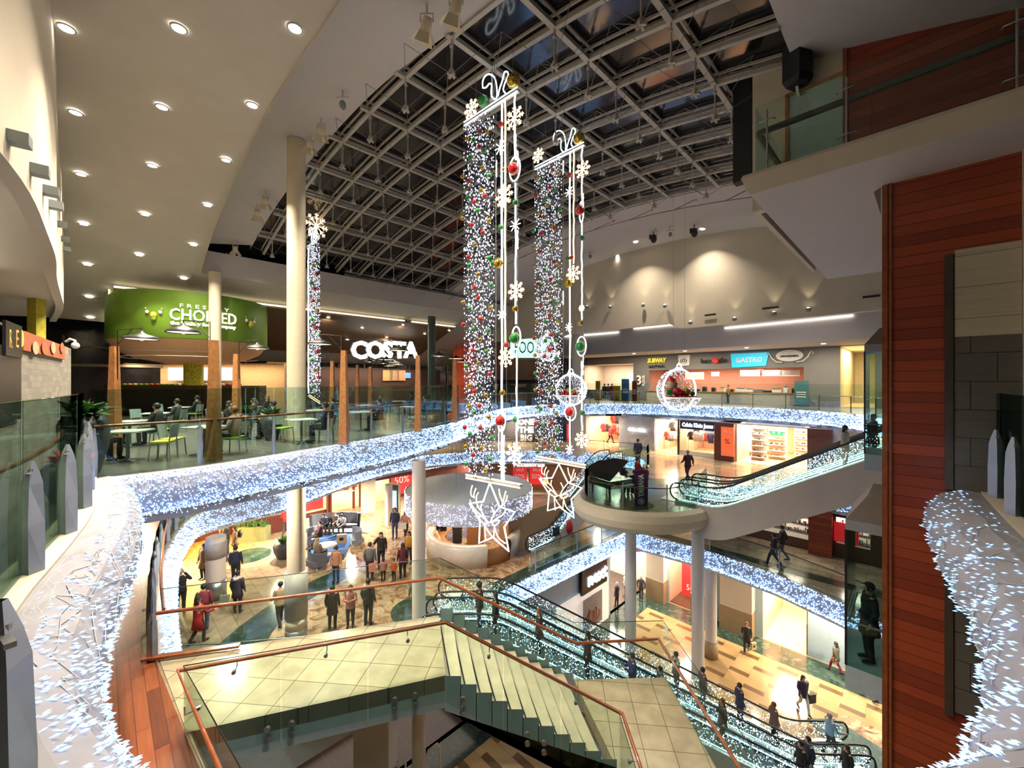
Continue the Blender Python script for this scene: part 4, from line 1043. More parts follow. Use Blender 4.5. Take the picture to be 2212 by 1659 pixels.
DEER = [[(415, 960), (390, 1050), (400, 1110), (440, 1130)], [(465, 1000), (435, 1080), (440, 1140)], [(500, 1060), (470, 1110), (470, 1180), (490, 1260), (530, 1310)],
 [(380, 1160), (400, 1230), (470, 1320), (560, 1400), (620, 1470), (650, 1480)], [(545, 1220), (530, 1290), (570, 1370), (620, 1460)], [(790, 1010), (800, 1100), (840, 1190), (830, 1260)],
 [(885, 1040), (860, 1130), (850, 1190)], [(905, 1100), (890, 1180), (850, 1230), (800, 1260), (750, 1320), (700, 1400), (670, 1470)], [(680, 1260), (710, 1320), (720, 1370), (680, 1450)],
 [(890, 1290), (850, 1370), (760, 1420), (690, 1470)], [(510, 1390), (520, 1460), (600, 1500), (640, 1480), (570, 1400), (510, 1390)], [(690, 1480), (760, 1440), (800, 1460), (750, 1520), (700, 1520), (690, 1480)],
 [(583, 1500), (600, 1720)], [(583, 1500), (640, 1610), (705, 1690)], [(725, 1535), (715, 1690)], [(725, 1535), (752, 1640), (800, 1720), (880, 1770)], [(640, 1480), (690, 1480)]]
STAR1 = [(1059, 1042), (1080, 1094), (1113, 1106), (1090.5, 1138), (1100, 1190), (1066, 1160), (1036, 1173), (1038, 1123), (1015, 1087), (1045, 1083)]
STAR2 = [(1208, 1002), (1227.5, 1042), (1257.5, 1054), (1235, 1078), (1240.5, 1118), (1210, 1095), (1183.7, 1103), (1186.7, 1066), (1166, 1034), (1193.7, 1032)]
def decoration(L, Rr, tl, tr, bl, br, T, label, flakes, stars, rings, balls, ropes, curtain, cx, star, sc):
    e = empty('hanging_light_decoration', (0, 0, 0), label=label, cat='christmas decoration')
    pl = lambda x, y: planept(x, y, L, Rr)
    d = (Rr-L).normalized(); ux = Vector((d.x, d.y, 0)).normalized(); nn = Vector((d.y, -d.x, 0)).normalized()
    if nn.y > 0: nn = -nn
    for (p, q), nm in (((tl, tr), 'top_bar'), ((bl, br), 'bottom_bar')):
        a, b = pl(*p), pl(*q); m = MB(); m.bar(a, b, .12, .05, 0); m.tube([a+nn*.05+Vector((0, 0, .05)), b+nn*.05+Vector((0, 0, .05))], .018, 6, 1); m.tube([a+nn*.05-Vector((0, 0, .05)), b+nn*.05-Vector((0, 0, .05))], .018, 6, 1)
        m.build(nm, [PAPER, NEONW if nm[0] == 't' else NEONO], e)
    for f in (.2, .55, .9):
        a = pl(tl[0]+(tr[0]-tl[0])*f, tl[1]+(tr[1]-tl[1])*f); s, r = toSR(a.x, a.y); m = MB(); m.tube([a, Vector((a.x, a.y, zs(s)+.1))], .006, 4, cap=False); m.build('hanging_wire', [CABLE], e)
    for pts, nm in ((SQT, 'squirrel_tail'), (SQB, 'squirrel_body')):
        m = MB(); m.tube(chaikin([pl(*T(900+x/5.53, y/5.53)) for x, y in pts], 2), .018, 6); o = m.build(nm, [NEONW], e)
    for x, y, r, warm in flakes: flake(pl(x, y)+nn*.04, r*sc, ux, e, NEONO if warm else NEONW, t=.013*sc+.003)
    for x, y, r in stars: flake(pl(x, y)+nn*.04, r*sc, ux, e, NEONW, branch=False, t=.012)
    for x, y, w, h in rings:
        m = MB(); c = pl(x, y); m.tube([c+ux*math.cos(k*PI/12)*w*sc+Vector((0, 0, math.sin(k*PI/12)*h*sc)) for k in range(24)], .02, 6, closed=True); m.build('neon_ring', [NEONW], e)
    for x, y, k, r in balls: bauble(pl(x, y)+nn*.03, k, r*sc, e, math.atan2(ux.y, ux.x))
    for i, (x, y0, y1, mt, r, off) in enumerate(ropes):
        m = MB(); m.tube([p+nn*off for p in wavy(x, y0, y1, L, Rr, 16, .8 if r > .01 else .3, i)], r, 6); m.build('neon_rope', [mt], e)
    m = MB(); x0, x1, y0a, y0b, y1a, y1b = curtain; rr = random.Random(int(x0)); ns_ = 15
    wires = MB()
    for k in range(ns_*2):
        f = (k % ns_+.5*(k//ns_))/ns_; x = x0+(x1-x0)*f; a = pl(x, y0a+(y0b-y0a)*f); b = pl(x+2, y1a+(y1b-y1a)*f)+Vector((0, 0, rr.uniform(-.05, .35))); o_ = nn*(.10 if k >= ns_ else -.10)
        wires.tube([a+o_, b+o_], .0035, 3, cap=False); n = int((a-b).length/.085)
        for j in range(n):
            p = a.lerp(b, (j+rr.random())/n)+o_; c = rr.random(); rb = rr.uniform(.011, .02)
            m.sphere(p+Vector((rr.uniform(-.01, .01), rr.uniform(-.01, .01), 0)), rb, 5, 3, 0 if c < .42 else (1 if c < .74 else 2), sc=(1, 1, 1.5))
    o = m.build('bead_curtain', [LEDC, plain('bead_blue%d' % x0, (.02, .03, .10), .15, metal=.6), plain('bead_silver%d' % x0, (.6, .6, .65), .15, metal=.9)], e); o['kind'] = 'stuff'
    o = wires.build('curtain_wires', [CABLE], e); o['kind'] = 'stuff'
    for x, y, k in cx: bauble(pl(x, y)+nn*.14, k, (.062 if k != 'y' else .06)*sc, e, math.atan2(ux.y, ux.x)+.4)
    if star:
        st, DT = star; m = MB(); m.tube([pl(*p)+nn*.02 for p in st], .024, 6, closed=True); m.build('star_outline', [NEONW], e)
        for g, nm in (((0, 1, 2, 3, 4), 'left_antler'), ((5, 6, 7, 8, 9), 'right_antler'), ((10, 11, 12, 13, 14, 15, 16), 'deer_head')):
            m = MB()
            for q in g: m.tube(chaikin([pl(*DT(960+x/6.506, 900+y/6.506))+nn*.06 for x, y in DEER[q]], 1), .016, 6)
            m.build(nm, [NEONL], e)
    return e
L1, R1 = Vector((-1.304, 11.4, 0)), Vector((.161, 10.14, 0))
I = lambda x, y: (x, y)
f = lambda s: [(int(a), int(b), c) for a, b, c in (t.split(',') for t in s.split())]
CB1 = f("1045,290,r 1060,290,y 1017,305,y 1031,308,g 1043,322,r 1054,330,g 1024,345,g 1066,383,g 1050,367,y 1007,385,y 1021,395,r 1047,415,y 1055,427,r 1018,430,g 1040,458,g 1032,440,r 1007,475,y 1027,489,r 1064,480,y 1051,505,r 1034,531,y 1020,557,r 1022,575,g 1065,560,g 1040,595,y 1033,623,r 1069,618,g 1041,645,r 1008,655,y 1068,667,y 1022,668,g 1046,690,r 1009,702,r 1030,712,g 1064,715,g 1045,735,y 1029,757,r 1058,760,g 1042,785,y 1015,792,g 1066,808,r 1033,845,r 1023,833,y 1058,853,y 1044,876,r 1021,877,y 1033,890,g 1064,900,y 1012,922,r 1046,923,r 1023,936,g 1071,944,g 1014,963,y 1048,967,y 1030,981,r 1067,990,g 1016,1000,g 1057,1014,y")
decoration(L1, R1, (1005, 270), (1120, 195), (1009, 1028), (1126, 1049), I, 'nearer hanging light curtain with neon squirrel on top and deer star below',
 [(1020, 237, .27, 1), (1113, 257, .30, 1), (1091, 424, .30, 1), (1117, 629, .26, 1), (1095, 772, .26, 1), (1113, 980, .28, 1)], [(1083, 320, .19), (1115, 487, .17), (1086, 680, .15), (1087, 1008, .15)],
 [(1112, 365, .17, .30), (1115, 730, .14, .28), (1083, 908, .13, .28)],
 [(1045, 220, 'g', .15), (1111, 176, 'y', .17), (1083, 270, 'r', .075), (1111, 366, 'r', .14), (1091, 367, 'y', .06), (1115, 438, 'g', .07), (1083, 492, 'g', .065), (1078, 570, 'y', .13), (1067, 569, 'g', .08), (1115, 667, 'y', .08), (1096, 745, 'r', .08), (1114, 731, 'g', .14), (1087, 848, 'y', .08), (1083, 909, 'r', .14), (1115, 906, 'g', .075)],
 [(1084, 225, 1045, NEONW, .026, 0), (1094, 215, 770, NEONO, .022, .05), (1112, 200, 340, NEONW, .022, 0), (1114, 290, 345, NEONW, .02, 0), (1114, 395, 700, NEONW, .022, 0), (1116, 760, 975, NEONW, .02, 0), (1090, 940, 1045, NEONW, .02, .03), (1100, 215, 1020, CABLE, .006, .1), (1124, 260, 900, col('pale_string', (.4, .42, .5)), .006, .1), (1077, 250, 980, col('pale_string', (.4, .42, .5)), .006, .1), (1124, 330, 362, NEONW, .016, .1), (1078, 350, 385, NEONW, .016, .1), (1124, 500, 540, NEONW, .016, .1), (1124, 880, 930, NEONW, .016, .1), (1083, 900, 980, NEONW, .014, .1)],
 (1006, 1064, 275, 240, 1030, 1040), CB1, (STAR1, I), 1.0)
L2_, R2_ = Vector((.802, 13.9, 0)), Vector((2.205, 12.48, 0))
T2 = lambda x, y: (1262+(x-1120)*.86, 312+(y-195)*.86)
CB2 = f("1200,371,r 1213,379,y 1166,389,y 1178,392,g 1194,408,r 1204,415,g 1164,425,r 1181,434,g 1189,447,y 1215,456,g 1170,463,y 1180,471,r 1200,491,y 1204,496,r 1158,502,g 1176,507,r 1190,527,g 1203,535,y 1160,538,y 1172,546,r 1202,568,r 1160,577,y 1182,585,g 1214,574,y 1195,606,r 1168,615,r 1174,619,g 1215,614,g 1193,645,y 1205,656,g 1173,659,r 1193,683,r 1165,694,y 1184,696,g 1212,695,y 1196,724,r 1160,731,r 1184,737,g 1206,736,g 1193,756,r 1162,768,y 1182,770,r 1207,774,g 1198,801,y 1162,806,g 1174,809,r 1198,841,y 1174,846,r 1197,839,g 1162,842,y 1168,879,y 1196,877,r 1174,884,g 1208,893,y 1198,912,r 1163,915,r 1180,920,g 1210,930,g 1171,950,y 1200,950,y 1182,957,r 1168,975,g 1211,968,g 1199,985,y")
decoration(L2_, R2_, (1157, 365), (1263, 312), (1160, 988), (1267, 1007), T2, 'farther hanging light curtain with neon squirrel on top and deer star below',
 [(1164, 337, .24, 1), (1260, 367, .26, 1), (1240, 592, .26, 1), (1258, 666, .10, 1), (1258, 950, .24, 1)], [(1231, 415, .16), (1230, 707, .13), (1232, 970, .15), (1258, 845, .16)],
 [(1256, 458, .07, .3), (1256, 748, .16, .28), (1232, 891, .20, .24)],
 [(1252, 300, 'y', .17), (1232, 379, 'r', .075), (1255, 455, 'r', .14), (1258, 515, 'g', .075), (1237, 557, 'r', .075), (1228, 559, 'g', .07), (1229, 612, 'y', .13), (1256, 698, 'y', .08), (1255, 749, 'g', .15), (1232, 890, 'r', .14), (1259, 892, 'g', .075)],
 [(1231, 330, 975, NEONW, .024, 0), (1241, 322, 570, NEONO, .022, .04), (1257, 318, 440, NEONW, .022, 0), (1257, 480, 690, NEONW, .022, 0), (1257, 780, 930, NEONW, .022, 0), (1247, 330, 780, CABLE, .006, .1), (1221, 340, 900, col('pale_string', (.4, .42, .5)), .006, .1), (1264, 330, 900, col('pale_string', (.4, .42, .5)), .006, .1), (1221, 350, 380, NEONW, .016, .1), (1221, 630, 660, NEONW, .016, .1), (1264, 420, 450, NEONW, .016, .1), (1264, 770, 810, NEONW, .014, .1)],
 (1158, 1212, 365, 335, 978, 990), CB2, (STAR2, lambda x, y: (1212+(x-1063)*.93, 1058+(y-1113)*.84)), 1.06)
L3_, R3_ = Vector((-9.55, 19.0, 0)), Vector((-9.05, 19.9, 0))
CB3 = f("673,575,y 680,593,r 668,612,g 676,625,r 684,590,g 672,650,r 682,672,y 670,690,g 678,708,r 686,725,g 674,742,y 681,760,r 669,778,g 676,800,y 684,815,r 672,835,g")
decoration(L3_, R3_, (664, 535), (689, 512), (667, 855), (690, 870), lambda x, y: (689+(x-1120)*.28, 512+(y-195)*.62), 'edge-on hanging light curtain partly behind the tall cream column',
 [(683, 488, .40, 1)], [], [], [], [(666, 530, 850, NEONW, .03, 0)], (667, 688, 530, 515, 850, 862), CB3, None, 1.5)

# ------------------------------------------------------------ lit open globes
def globe(px, py, rp, Y, label, toys, ry=.35, top=9):
    c = atY(px, py, Y); r = rp*Y/F; e = empty('lit_globe', c, ry, label=label, cat='christmas decoration')
    m = MB(); rr = random.Random(px)
    for k in range(9):
        a = k*PI/8; m.tube([(r*math.sin(t*PI/10)*math.cos(a), r*math.sin(t*PI/10)*math.sin(a), r*math.cos(t*PI/10)) for t in range(11)], .01, 4, cap=False)
    for z in (-.8, -.55, -.3, 0, .35, .7):
        q = math.sqrt(1-z*z)*r; m.tube([(q*math.cos(k*PI/12), q*math.sin(k*PI/12), z*r) for k in range(13)], .008, 4)
    m.build('wire_shell', [PAPER], e)
    m = MB()
    for _ in range(620):
        a = rr.uniform(-.05, PI*1.05); z = rr.uniform(-1, 1); 
        if rr.random() < .25: a = rr.uniform(PI, 2*PI); z = rr.uniform(-1, -.35)
        q = math.sqrt(1-z*z); d = Vector((q*math.cos(a), q*math.sin(a), z)); m.bulb(d*r, d+Vector((0, 0, .2)), .05, .014)
    o = m.build('light_shell', [LEDC], e); o['kind'] = 'stuff'
    m = MB(); m.tube([(r*1.0*math.cos(k*PI/20), -.02, r*1.0*math.sin(k*PI/20)) for k in range(40)], .035, 8, closed=True); m.build('neon_ring', [NEONW], e)
    m = MB(); m.prism([(math.cos(k*PI/10)*r*.93, math.sin(k*PI/10)*r*.75+.05) for k in range(20)], -.36*r, -.30*r, 1); m.bar((-r, -.05, -.36*r), (r, -.05, -.36*r), .05, .07, 0); m.build('shelf', [NEONW, plain('shelf_red', (.55, .05, .03), .5)] if False else [NEONW, MAT['sale_red']], e)
    m = MB(); m.tube([(-.14, 0, r+.03), (.14, 0, r+.03)], .05, 8); m.tube([(-.18, 0, r), (.18, 0, r)], .03, 6); m.tube([(.10*math.cos(k*PI/10), 0, r+.09+.14*math.sin(k*PI/10)) for k in range(11)], .022, 6); m.build('cap', [NEONW], e)
    m = MB(); 
    for x in (-.35*r, .35*r): m.tube([(x, 0, r*.93), (x, 0, r+top)], .004, 3, cap=False)
    m.build('hanging_wire', [CABLE], e)
    for k, x, z, q in toys:
        bauble((x*r, -.25*r, (-.30*r)+q*r), k, q*r, e)
    return e, r
g, r = globe(1467, 842, 44, 15.5, 'large lit half globe with a robin figure and baubles inside', [('g', -.82, 0, .17), ('r', -.35, 0, .22), ('r', -.05, 0, .15), ('y', .22, 0, .2), ('g', .6, 0, .12)])
m = MB(); m.sphere((-.42*r, .02, .26*r), .26*r, 14, 10, 0, (1, .9, 1.05)); m.sphere((-.44*r, .03, -.02*r), .22*r, 12, 8, 1, (1, .9, 1)); m.tube([(-.42*r, 0, .44*r), (-.62*r, 0, .70*r)], [.22*r, .03*r], 10, 2); m.tube([(-.46*r, -.2*r, .2*r), (-.50*r, -.36*r, .14*r)], [.05*r, .005], 6, 3); m.sphere((-.34*r, -.2*r, .30*r), .05*r, 8, 6, 3)
m.build('robin_figure', [col('robin_tan', (.55, .38, .2)), col('robin_red', (.5, .04, .03)), BRED, DARK], g)
globe(1233, 842, 33, 17.0, 'smaller lit half globe of coloured baubles beside the bead curtain', [('r', -.4, 0, .16), ('y', -.05, 0, .2), ('y', .35, 0, .16), ('g', -.7, 0, .12)], -.5, 8.5)
globe(1184, 752, 27, 21.0, 'distant lit half globe seen through the bead curtain', [('r', -.2, 0, .25), ('r', .25, 0, .2), ('g', .1, 0, .12)], .9, 6.5)
# ------------------------------------------------------------ shop fronts
WARM = plain('warm_shop_wall', (.72, .50, .33), .7, var=.08); WARMF = plain('warm_shop_floor', (.60, .42, .26), .25, var=.1)
PALEW = plain('pale_shop_wall', (.75, .70, .64), .7); MAROON = plain('maroon_panel', (.10, .02, .015), .45, var=.2)
WOODP = boards('walnut_wall', (.22, .10, .04), (.17, .075, .03), .9, 1.6, PI/4, .45, .1)
SHELF = plain('white_shelf', (.8, .74, .66), .5)
def wallrun(name, pts, z0, z1, mt, holes=(), parent=None):
    """upright wall along pts (plan); holes are (t0,t1,zlo,zhi) in metres along the run"""
    pts = [Vector((p[0], p[1], 0)) for p in pts]; L = [0]
    for a, b in zip(pts, pts[1:]): L.append(L[-1]+(b-a).length)
    def P(t):
        for i in range(len(pts)-1):
            if t <= L[i+1]+1e-6: return pts[i].lerp(pts[i+1], (t-L[i])/(L[i+1]-L[i]))
        return pts[-1]
    m = MB(); cuts = sorted(set([0, L[-1]]+[h[0] for h in holes]+[h[1] for h in holes]+L))
    for a, b in zip(cuts, cuts[1:]):
        if b-a < 1e-4: continue
        segs = [(z0, z1)]
        for h in holes:
            if h[0] <= a+1e-6 and h[1] >= b-1e-6:
                n = []
                for lo, hi in segs:
                    if h[2] > lo: n.append((lo, min(hi, h[2])))
                    if h[3] < hi: n.append((max(lo, h[3]), hi))
                segs = n
        p, q = P(a), P(b)
        for lo, hi in segs: m.add([(p.x, p.y, lo), (q.x, q.y, lo), (q.x, q.y, hi), (p.x, p.y, hi)], [(0, 1, 2, 3)])
    return (struct(name, m, mt) if parent is None else m.build(name, mt, parent)), P
def room(a, b, depth, z0, z1, wmt=WARM, fmt=WARMF, power=300, color=(1, .78, .55), back=None):
    """lit recess behind the opening a-b; depth goes away from the eye"""
    a = Vector((a[0], a[1], 0)); b = Vector((b[0], b[1], 0)); d = (b-a).normalized(); n = Vector((-d.y, d.x, 0))
    if n.dot((a+b)/2) < 0: n = -n
    A, B = a+n*depth, b+n*depth
    def V(p, z): return (p.x, p.y, z)
    m = MB()
    for p, q in ((a, A), (A, B), (B, b)): m.add([V(p, z0), V(q, z0), V(q, z1), V(p, z1)], [(0, 1, 2, 3)], 0)
    m.add([V(a, z1), V(A, z1), V(B, z1), V(b, z1)], [(0, 1, 2, 3)], 2); m.add([V(a, z0+.012), V(b, z0+.012), V(B, z0+.012), V(A, z0+.012)], [(0, 1, 2, 3)], 1)
    struct('wall_shop', m, [wmt, fmt, PALEW])
    if power:
        c = (a+b)/2+n*depth*.4
        l = bpy.data.lights.new('shop_ceiling_lamp', 'AREA'); l.shape = 'RECTANGLE'; l.size = (b-a).length*.7; l.size_y = depth*.5; l.energy = power; l.color = color
        o = bpy.data.objects.new('shop_ceiling_lamp', l); COL.objects.link(o); o.location = (c.x, c.y, z1-.06); o.rotation_euler = (0, 0, math.atan2(d.y, d.x))
    return a, b, d, n
CLC = [(.02, .02, .03), (.45, .03, .03), (.55, .5, .45), (.05, .07, .16), (.5, .42, .3), (.12, .12, .13), (.6, .12, .1), (.65, .62, .6)]
GAR = []
def garment_mesh():
    m = MB(); m.lathe([(.03, 0), (.17, -.05), (.2, -.2), (.17, -.45), (.2, -.72), (.19, -.72)], (0, 0, 0), 10)
    m.v = [(x, y*.35, z) for x, y, z in m.v]
    for sg in (-1, 1): m.tube([(sg*.15, 0, -.08), (sg*.25, 0, -.3), (sg*.27, 0, -.5)], [.06, .055, .045], 6)
    return m
for i, c in enumerate(CLC): GAR.append(garment_mesh().mesh('garment', [col('cloth%d' % i, c)]))
GC = {}
def garments(a, b, d, n, rows, group, z0, seed=0, cols=None, labelw='garment on the rail'):
    rr = random.Random(seed); L = (b-a).length
    for off, z, t0, t1 in rows:
        k = max(2, int((t1-t0)/.34)); 
        m = MB(); p, q = a+d*t0+n*off, a+d*t1+n*off; m.tube([Vector((p.x, p.y, z0+z+.03)), Vector((q.x, q.y, z0+z+.03))], .014, 5)
        m.tube([Vector((p.x, p.y, z0+z+.03)), Vector((p.x, p.y, z0+.01))], .014, 5); m.tube([Vector((q.x, q.y, z0+z+.03)), Vector((q.x, q.y, z0+.01))], .014, 5)
        tag(m.build('clothes_rail', [STEEL]), 'metal clothes rail inside the %s' % group, 'clothes rail', 'clothes rails in the '+group)
        for j in range(k):
            i = rr.choice(cols or range(len(CLC))); o = bpy.data.objects.new('garment', GAR[i]); COL.objects.link(o)
            p = a+d*(t0+(t1-t0)*(j+.5)/k)+n*off; o.location = (p.x, p.y, z0+z); o.rotation_euler = (0, 0, math.atan2(d.y, d.x)+rr.uniform(-.5, .5)); s = rr.uniform(.9, 1.15); o.scale = (s, s, s)
            cn = ['black', 'red', 'cream', 'navy', 'sand', 'charcoal', 'coral', 'white'][i]
            tag(o, '%s garment hanging in the %s' % (cn, group), 'garment', '%s garments in the %s' % (cn, group))
def poster(p, right, w, h, mt, label, texts=(), cat='poster', name='poster', d=.03, extra=None):
    m = MB(); slabpanel(m, p, right, w, h, d); e = empty(name, (0, 0, 0), label=label, cat=cat); m.build('board', [mt], e)
    r = Vector(right).normalized(); nrm = r.cross(Vector((0, 0, 1)))
    for t, dx, dz, sz, tm in texts: sign_text(t, Vector(p)+r*dx+Vector((0, 0, dz))+nrm*.02, right, sz, tm, .02, parent=e)
    return e
TXW = plain('text_white', (.85, .83, .8), .6); TXD = plain('text_dark', (.04, .035, .035), .6); POSR = emit('poster_red', (.80, .03, .035), .35)
POSO = emit('poster_orange', (.90, .16, .05), .5)

# level two row (camera side of the line r = 32.5)
Z2t = F3-1.05
l2 = [SR(-22.6, 32.5), SR(2, 32.5)]
def s_at(px, r=32.5): a = (px-CX)/F; y = r/K/(1+a); return K*(a*y-y)
def t2(px): return s_at(px)+22.6
H2 = [(t2(1275), t2(1338), F2, -3.1), (t2(1416), t2(1466), F2, -3.1), (t2(1469), t2(1546), F2+.35, -3.75), (t2(1592), t2(1745), F2, -3.1)]
wallrun('wall_level_two', l2, F2, Z2t, PALEW, H2)
for (px0, px1, dep, pw, c, wm) in ((1275, 1338, 5, 450, (1, .66, .42), WARM), (1416, 1466, 5, 380, (1, .72, .5), WARM), (1469, 1546, 5, 420, (1, .75, .55), WARM), (1592, 1745, 7, 1100, (1, .72, .45), WARM)):
    A_, B_ = SR(s_at(px0), 32.5), SR(s_at(px1), 32.5); g = room(A_, B_, dep, F2, -3.05, wm, WARMF, pw, c)
    if px0 == 1275: garments(*g, [(1.5, 1.75, .3, 2.6), (3.0, 1.3, .4, 2.6), (3.6, 2.5, .2, 2.7)], 'red clothes shop', F2, 1, [0, 1, 1, 6, 0])
    if px0 == 1416: garments(*g, [(1.0, 1.6, .3, 1.8), (2.4, 2.3, .2, 1.9)], 'shop beside the grey marble wall', F2, 2, [1, 5, 4, 0])
    if px0 == 1469: garments(*g, [(1.2, 1.75, .2, 2.5), (2.2, 1.9, .3, 2.5), (3.2, 2.4, .2, 2.5)], 'jeans shop window', F2, 3, [3, 0, 6, 2, 7, 3])
    if px0 == 1592: SHOE = g
m = MB(); a, b = SR(s_at(1338), 32.4), SR(s_at(1415), 32.4); M_ = (a+b)/2
slabpanel(m, Vector((M_.x, M_.y, (F2-3.02)/2)), DIRB, (b-a).length, -3.02-F2, .1); struct('wall_level_two.001', m, [GREYM])
sign_t = empty('shop_sign', label='white calvin klein letters on the grey marble wall', cat='shop sign')
p = SR(s_at(1378), 32.25, -4.15); sign_text('Calvin Klein', p, DIRB, .42, SIGNW, .05, .006, parent=sign_t, fit=1.6)
e = empty('shop_sign', label='dark blue calvin klein jeans sign above the clothes window', cat='shop sign')
m = MB(); p = SR(s_at(1508), 32.35, -3.4); slabpanel(m, p, DIRB, (SR(s_at(1546), 32.3)-SR(s_at(1469), 32.3)).length, .66, .12); m.build('board', [col('navy_sign', (.01, .012, .04), .4)], e)
sign_text('Calvin Klein Jeans', p-DIRA*.05, DIRB, .44, SIGNW, .05, .008, parent=e, fit=2.3)
m = MB()
for px in (1467.5, 1547): q = SR(s_at(px), 32.3); m.box(q.x-.06, q.x+.06, q.y-.06, q.y+.06, F2, -3.02)
thing('window_upright', m, [DARK], 'black upright frame of the clothes window under the navy sign', 'shop frame')
m = MB(); a, b = SR(s_at(1549), 32.0), SR(s_at(1590), 32.0); slabpanel(m, Vector(((a.x+b.x)/2, (a.y+b.y)/2, (F2-3.02)/2)), DIRB, (b-a).length, -3.02-F2, .5); struct('wall_level_two.002', m, [REDW])
p = SR(s_at(1577), 31.9, -4.35); poster(p, DIRB, .85, 2.1, POSO, 'tall orange-red sale poster on the dark red pillar', [('SALE', 0, .7, .26, TXW), ('%', 0, 0, .5, col('poster_dark', (.3, .02, .02))), ('now on', 0, -.75, .18, TXW)])
m = MB(); a, b = SR(s_at(1747), 32.0), SR(s_at(1800), 32.0); slabpanel(m, Vector(((a.x+b.x)/2, (a.y+b.y)/2, (F2-3.02)/2)), DIRB, (b-a).length, -3.02-F2, .5); struct('wall_level_two.003', m, [REDW])
# shoe shop shelving
a, b, d, n = SHOE; rr = random.Random(5)
shoe = MB(); shoe.box(-.12, .12, -.045, .045, 0, .06); shoe.sphere((.08, 0, .05), .05, 8, 5); shoe.box(-.12, -.04, -.04, .04, .05, .11)
shoes = [shoe.mesh('shoe', [col('shoe%d' % i, c, .4)]) for i, c in enumerate(((.02, .02, .02), (.2, .08, .03), (.4, .05, .04), (.5, .45, .4)))]
for k, (t, off, w) in enumerate(((1.0, 1.2, 1.0), (1.9, 2.6, 1.2), (3.3, 4.2, 1.3))):
    e = empty('display_shelf', label='%s lit white shoe shelving unit in the shoe shop' % ['first', 'second', 'third'][k], cat='shelving')
    m = MB(); c = a+d*t+n*off; fr = MB(); M_ = face_M((c.x, c.y, F2), d)
    fr.box(-w/2, w/2, 0, 2.55, -.42, -.38, 0, M_); fr.build('back_panel', [PALEW], e)
    for q in range(6):
        s = MB(); s.box(-w/2, w/2, .25+q*.42, .29+q*.42, -.4, 0, 0, M_); s.build('shelf', [SHELF], e)
        for j in range(3):
            o = bpy.data.objects.new('shoe', rr.choice(shoes)); COL.objects.link(o); p = M_ @ Vector((-w/2+.2+j*.38, .29+q*.42, -.2)); o.location = p; o.rotation_euler = (0, 0, rr.uniform(0, 6)); tag(o, 'shoe on the lit white shelves of the shoe shop', 'shoe', 'shoes on the lit shelves')
for k, (px, py) in enumerate(((1655, 968), (1690, 960), (1630, 985), (1668, 985))):
    p = at(px, py, F2); w = 1.1 if k < 2 else .8
    e = empty('display_table', (p.x, p.y, F2), -.78, label=['orange-brown shoe display table at the back', 'low shoe display table near the counter', 'brown upholstered bench in the shoe shop', 'small low shoe stool in the shoe shop'][k], cat='table')
    m = MB(); m.box(-w/2, w/2, -.35, .35, .48 if k < 2 else .3, .55 if k < 2 else .45); m.build('top', [col('display_wood', (.5, .2, .07))], e)
    for x in (-w/2+.05, w/2-.05):
        for y in (-.3, .3): l = MB(); l.box(x-.03, x+.03, y-.03, y+.03, 0, .48 if k < 2 else .3); l.build('leg', [col('display_leg', (.3, .1, .04))], e)
e = empty('exit_sign', label='green running man exit sign inside the shoe shop', cat='sign')
m = MB(); p = SR(s_at(1672), 33.2, -3.6); slabpanel(m, p, DIRB, .75, .26, .05); m.build('panel', [emit('exit_green', (.04, .55, .16), 1.6)], e)
m = MB(); 
for sg in (-1, 1): m.sphere(p+DIRB*sg*.16-DIRA*.02+Vector((0, 0, .02)), .07, 8, 6, sc=(1, .2, 1))
m.build('symbol', [SIGNW], e)
# far dark shops behind the curtains (level two, west part)
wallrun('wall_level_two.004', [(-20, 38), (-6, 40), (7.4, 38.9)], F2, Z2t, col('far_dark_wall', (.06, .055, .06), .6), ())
for k, (x, txt) in enumerate(((2.0, 'ZARA'), )):
    pass
e = empty('shop_sign', label='white block letters stacked on the dark shop wall between the curtains', cat='shop sign')
for k, t in enumerate(('ONE', 'THE', 'BIG', 'NEW')): sign_text(t, atY(1137, 912+k*17, 38.8), (1, 0, 0), .75, SIGNW if k < 2 else TXW, .04, .03, parent=e)
e = empty('banner', label='tall dark blue banner with a red strip beside the grey column', cat='banner')
m = MB(); p = atY(1213, 925, 37.9); slabpanel(m, p, (1, 0, 0), .9, 2.4, .05); m.build('cloth', [col('banner_navy', (.01, .03, .09))], e); m = MB(); slabpanel(m, atY(1228, 935, 37.8), (1, 0, 0), .3, 1.6, .05); m.build('red_strip', [POSR], e)
A_, B_ = Vector((3.6, 38.5, 0)), Vector((6.2, 38.2, 0)); g = room(A_, B_, .0+.01, F2, F2+.01, power=0) if False else None

# level one north-west row: s = -29.3, and the Accessorize front at Y = 34.5
Z1t = F2-1.0
NW = [SR(-29.3, -8), SR(-29.3, 33)]
def r_at(px, s=-29.3): a = (px-CX)/F; y = s/K/(a-1); return K*(a*y+y)
def tn(px, s=-29.3): return r_at(px, s)+8
wallrun('wall_level_one', NW, F1, Z1t, MAROON, [(tn(612), tn(706), F1+.3, Z1t-.25), (tn(716), tn(842), F1, Z1t-.1), (tn(850), tn(892), F1+.4, Z1t-.9)])
g1 = room(SR(-29.3, r_at(612)), SR(-29.3, r_at(706)), 4, F1, Z1t-.2, WARM, WARMF, 500, (1, .75, .5))
g2 = room(SR(-29.3, r_at(716)), SR(-29.3, r_at(842)), 8, F1, Z1t-.08, WARM, WARMF, 1300, (1, .68, .42))
g3 = room(SR(-29.3, r_at(850)), SR(-29.3, r_at(892)), 2, F1, Z1t-.3, WARM, WARMF, 160, (1, .6, .5))
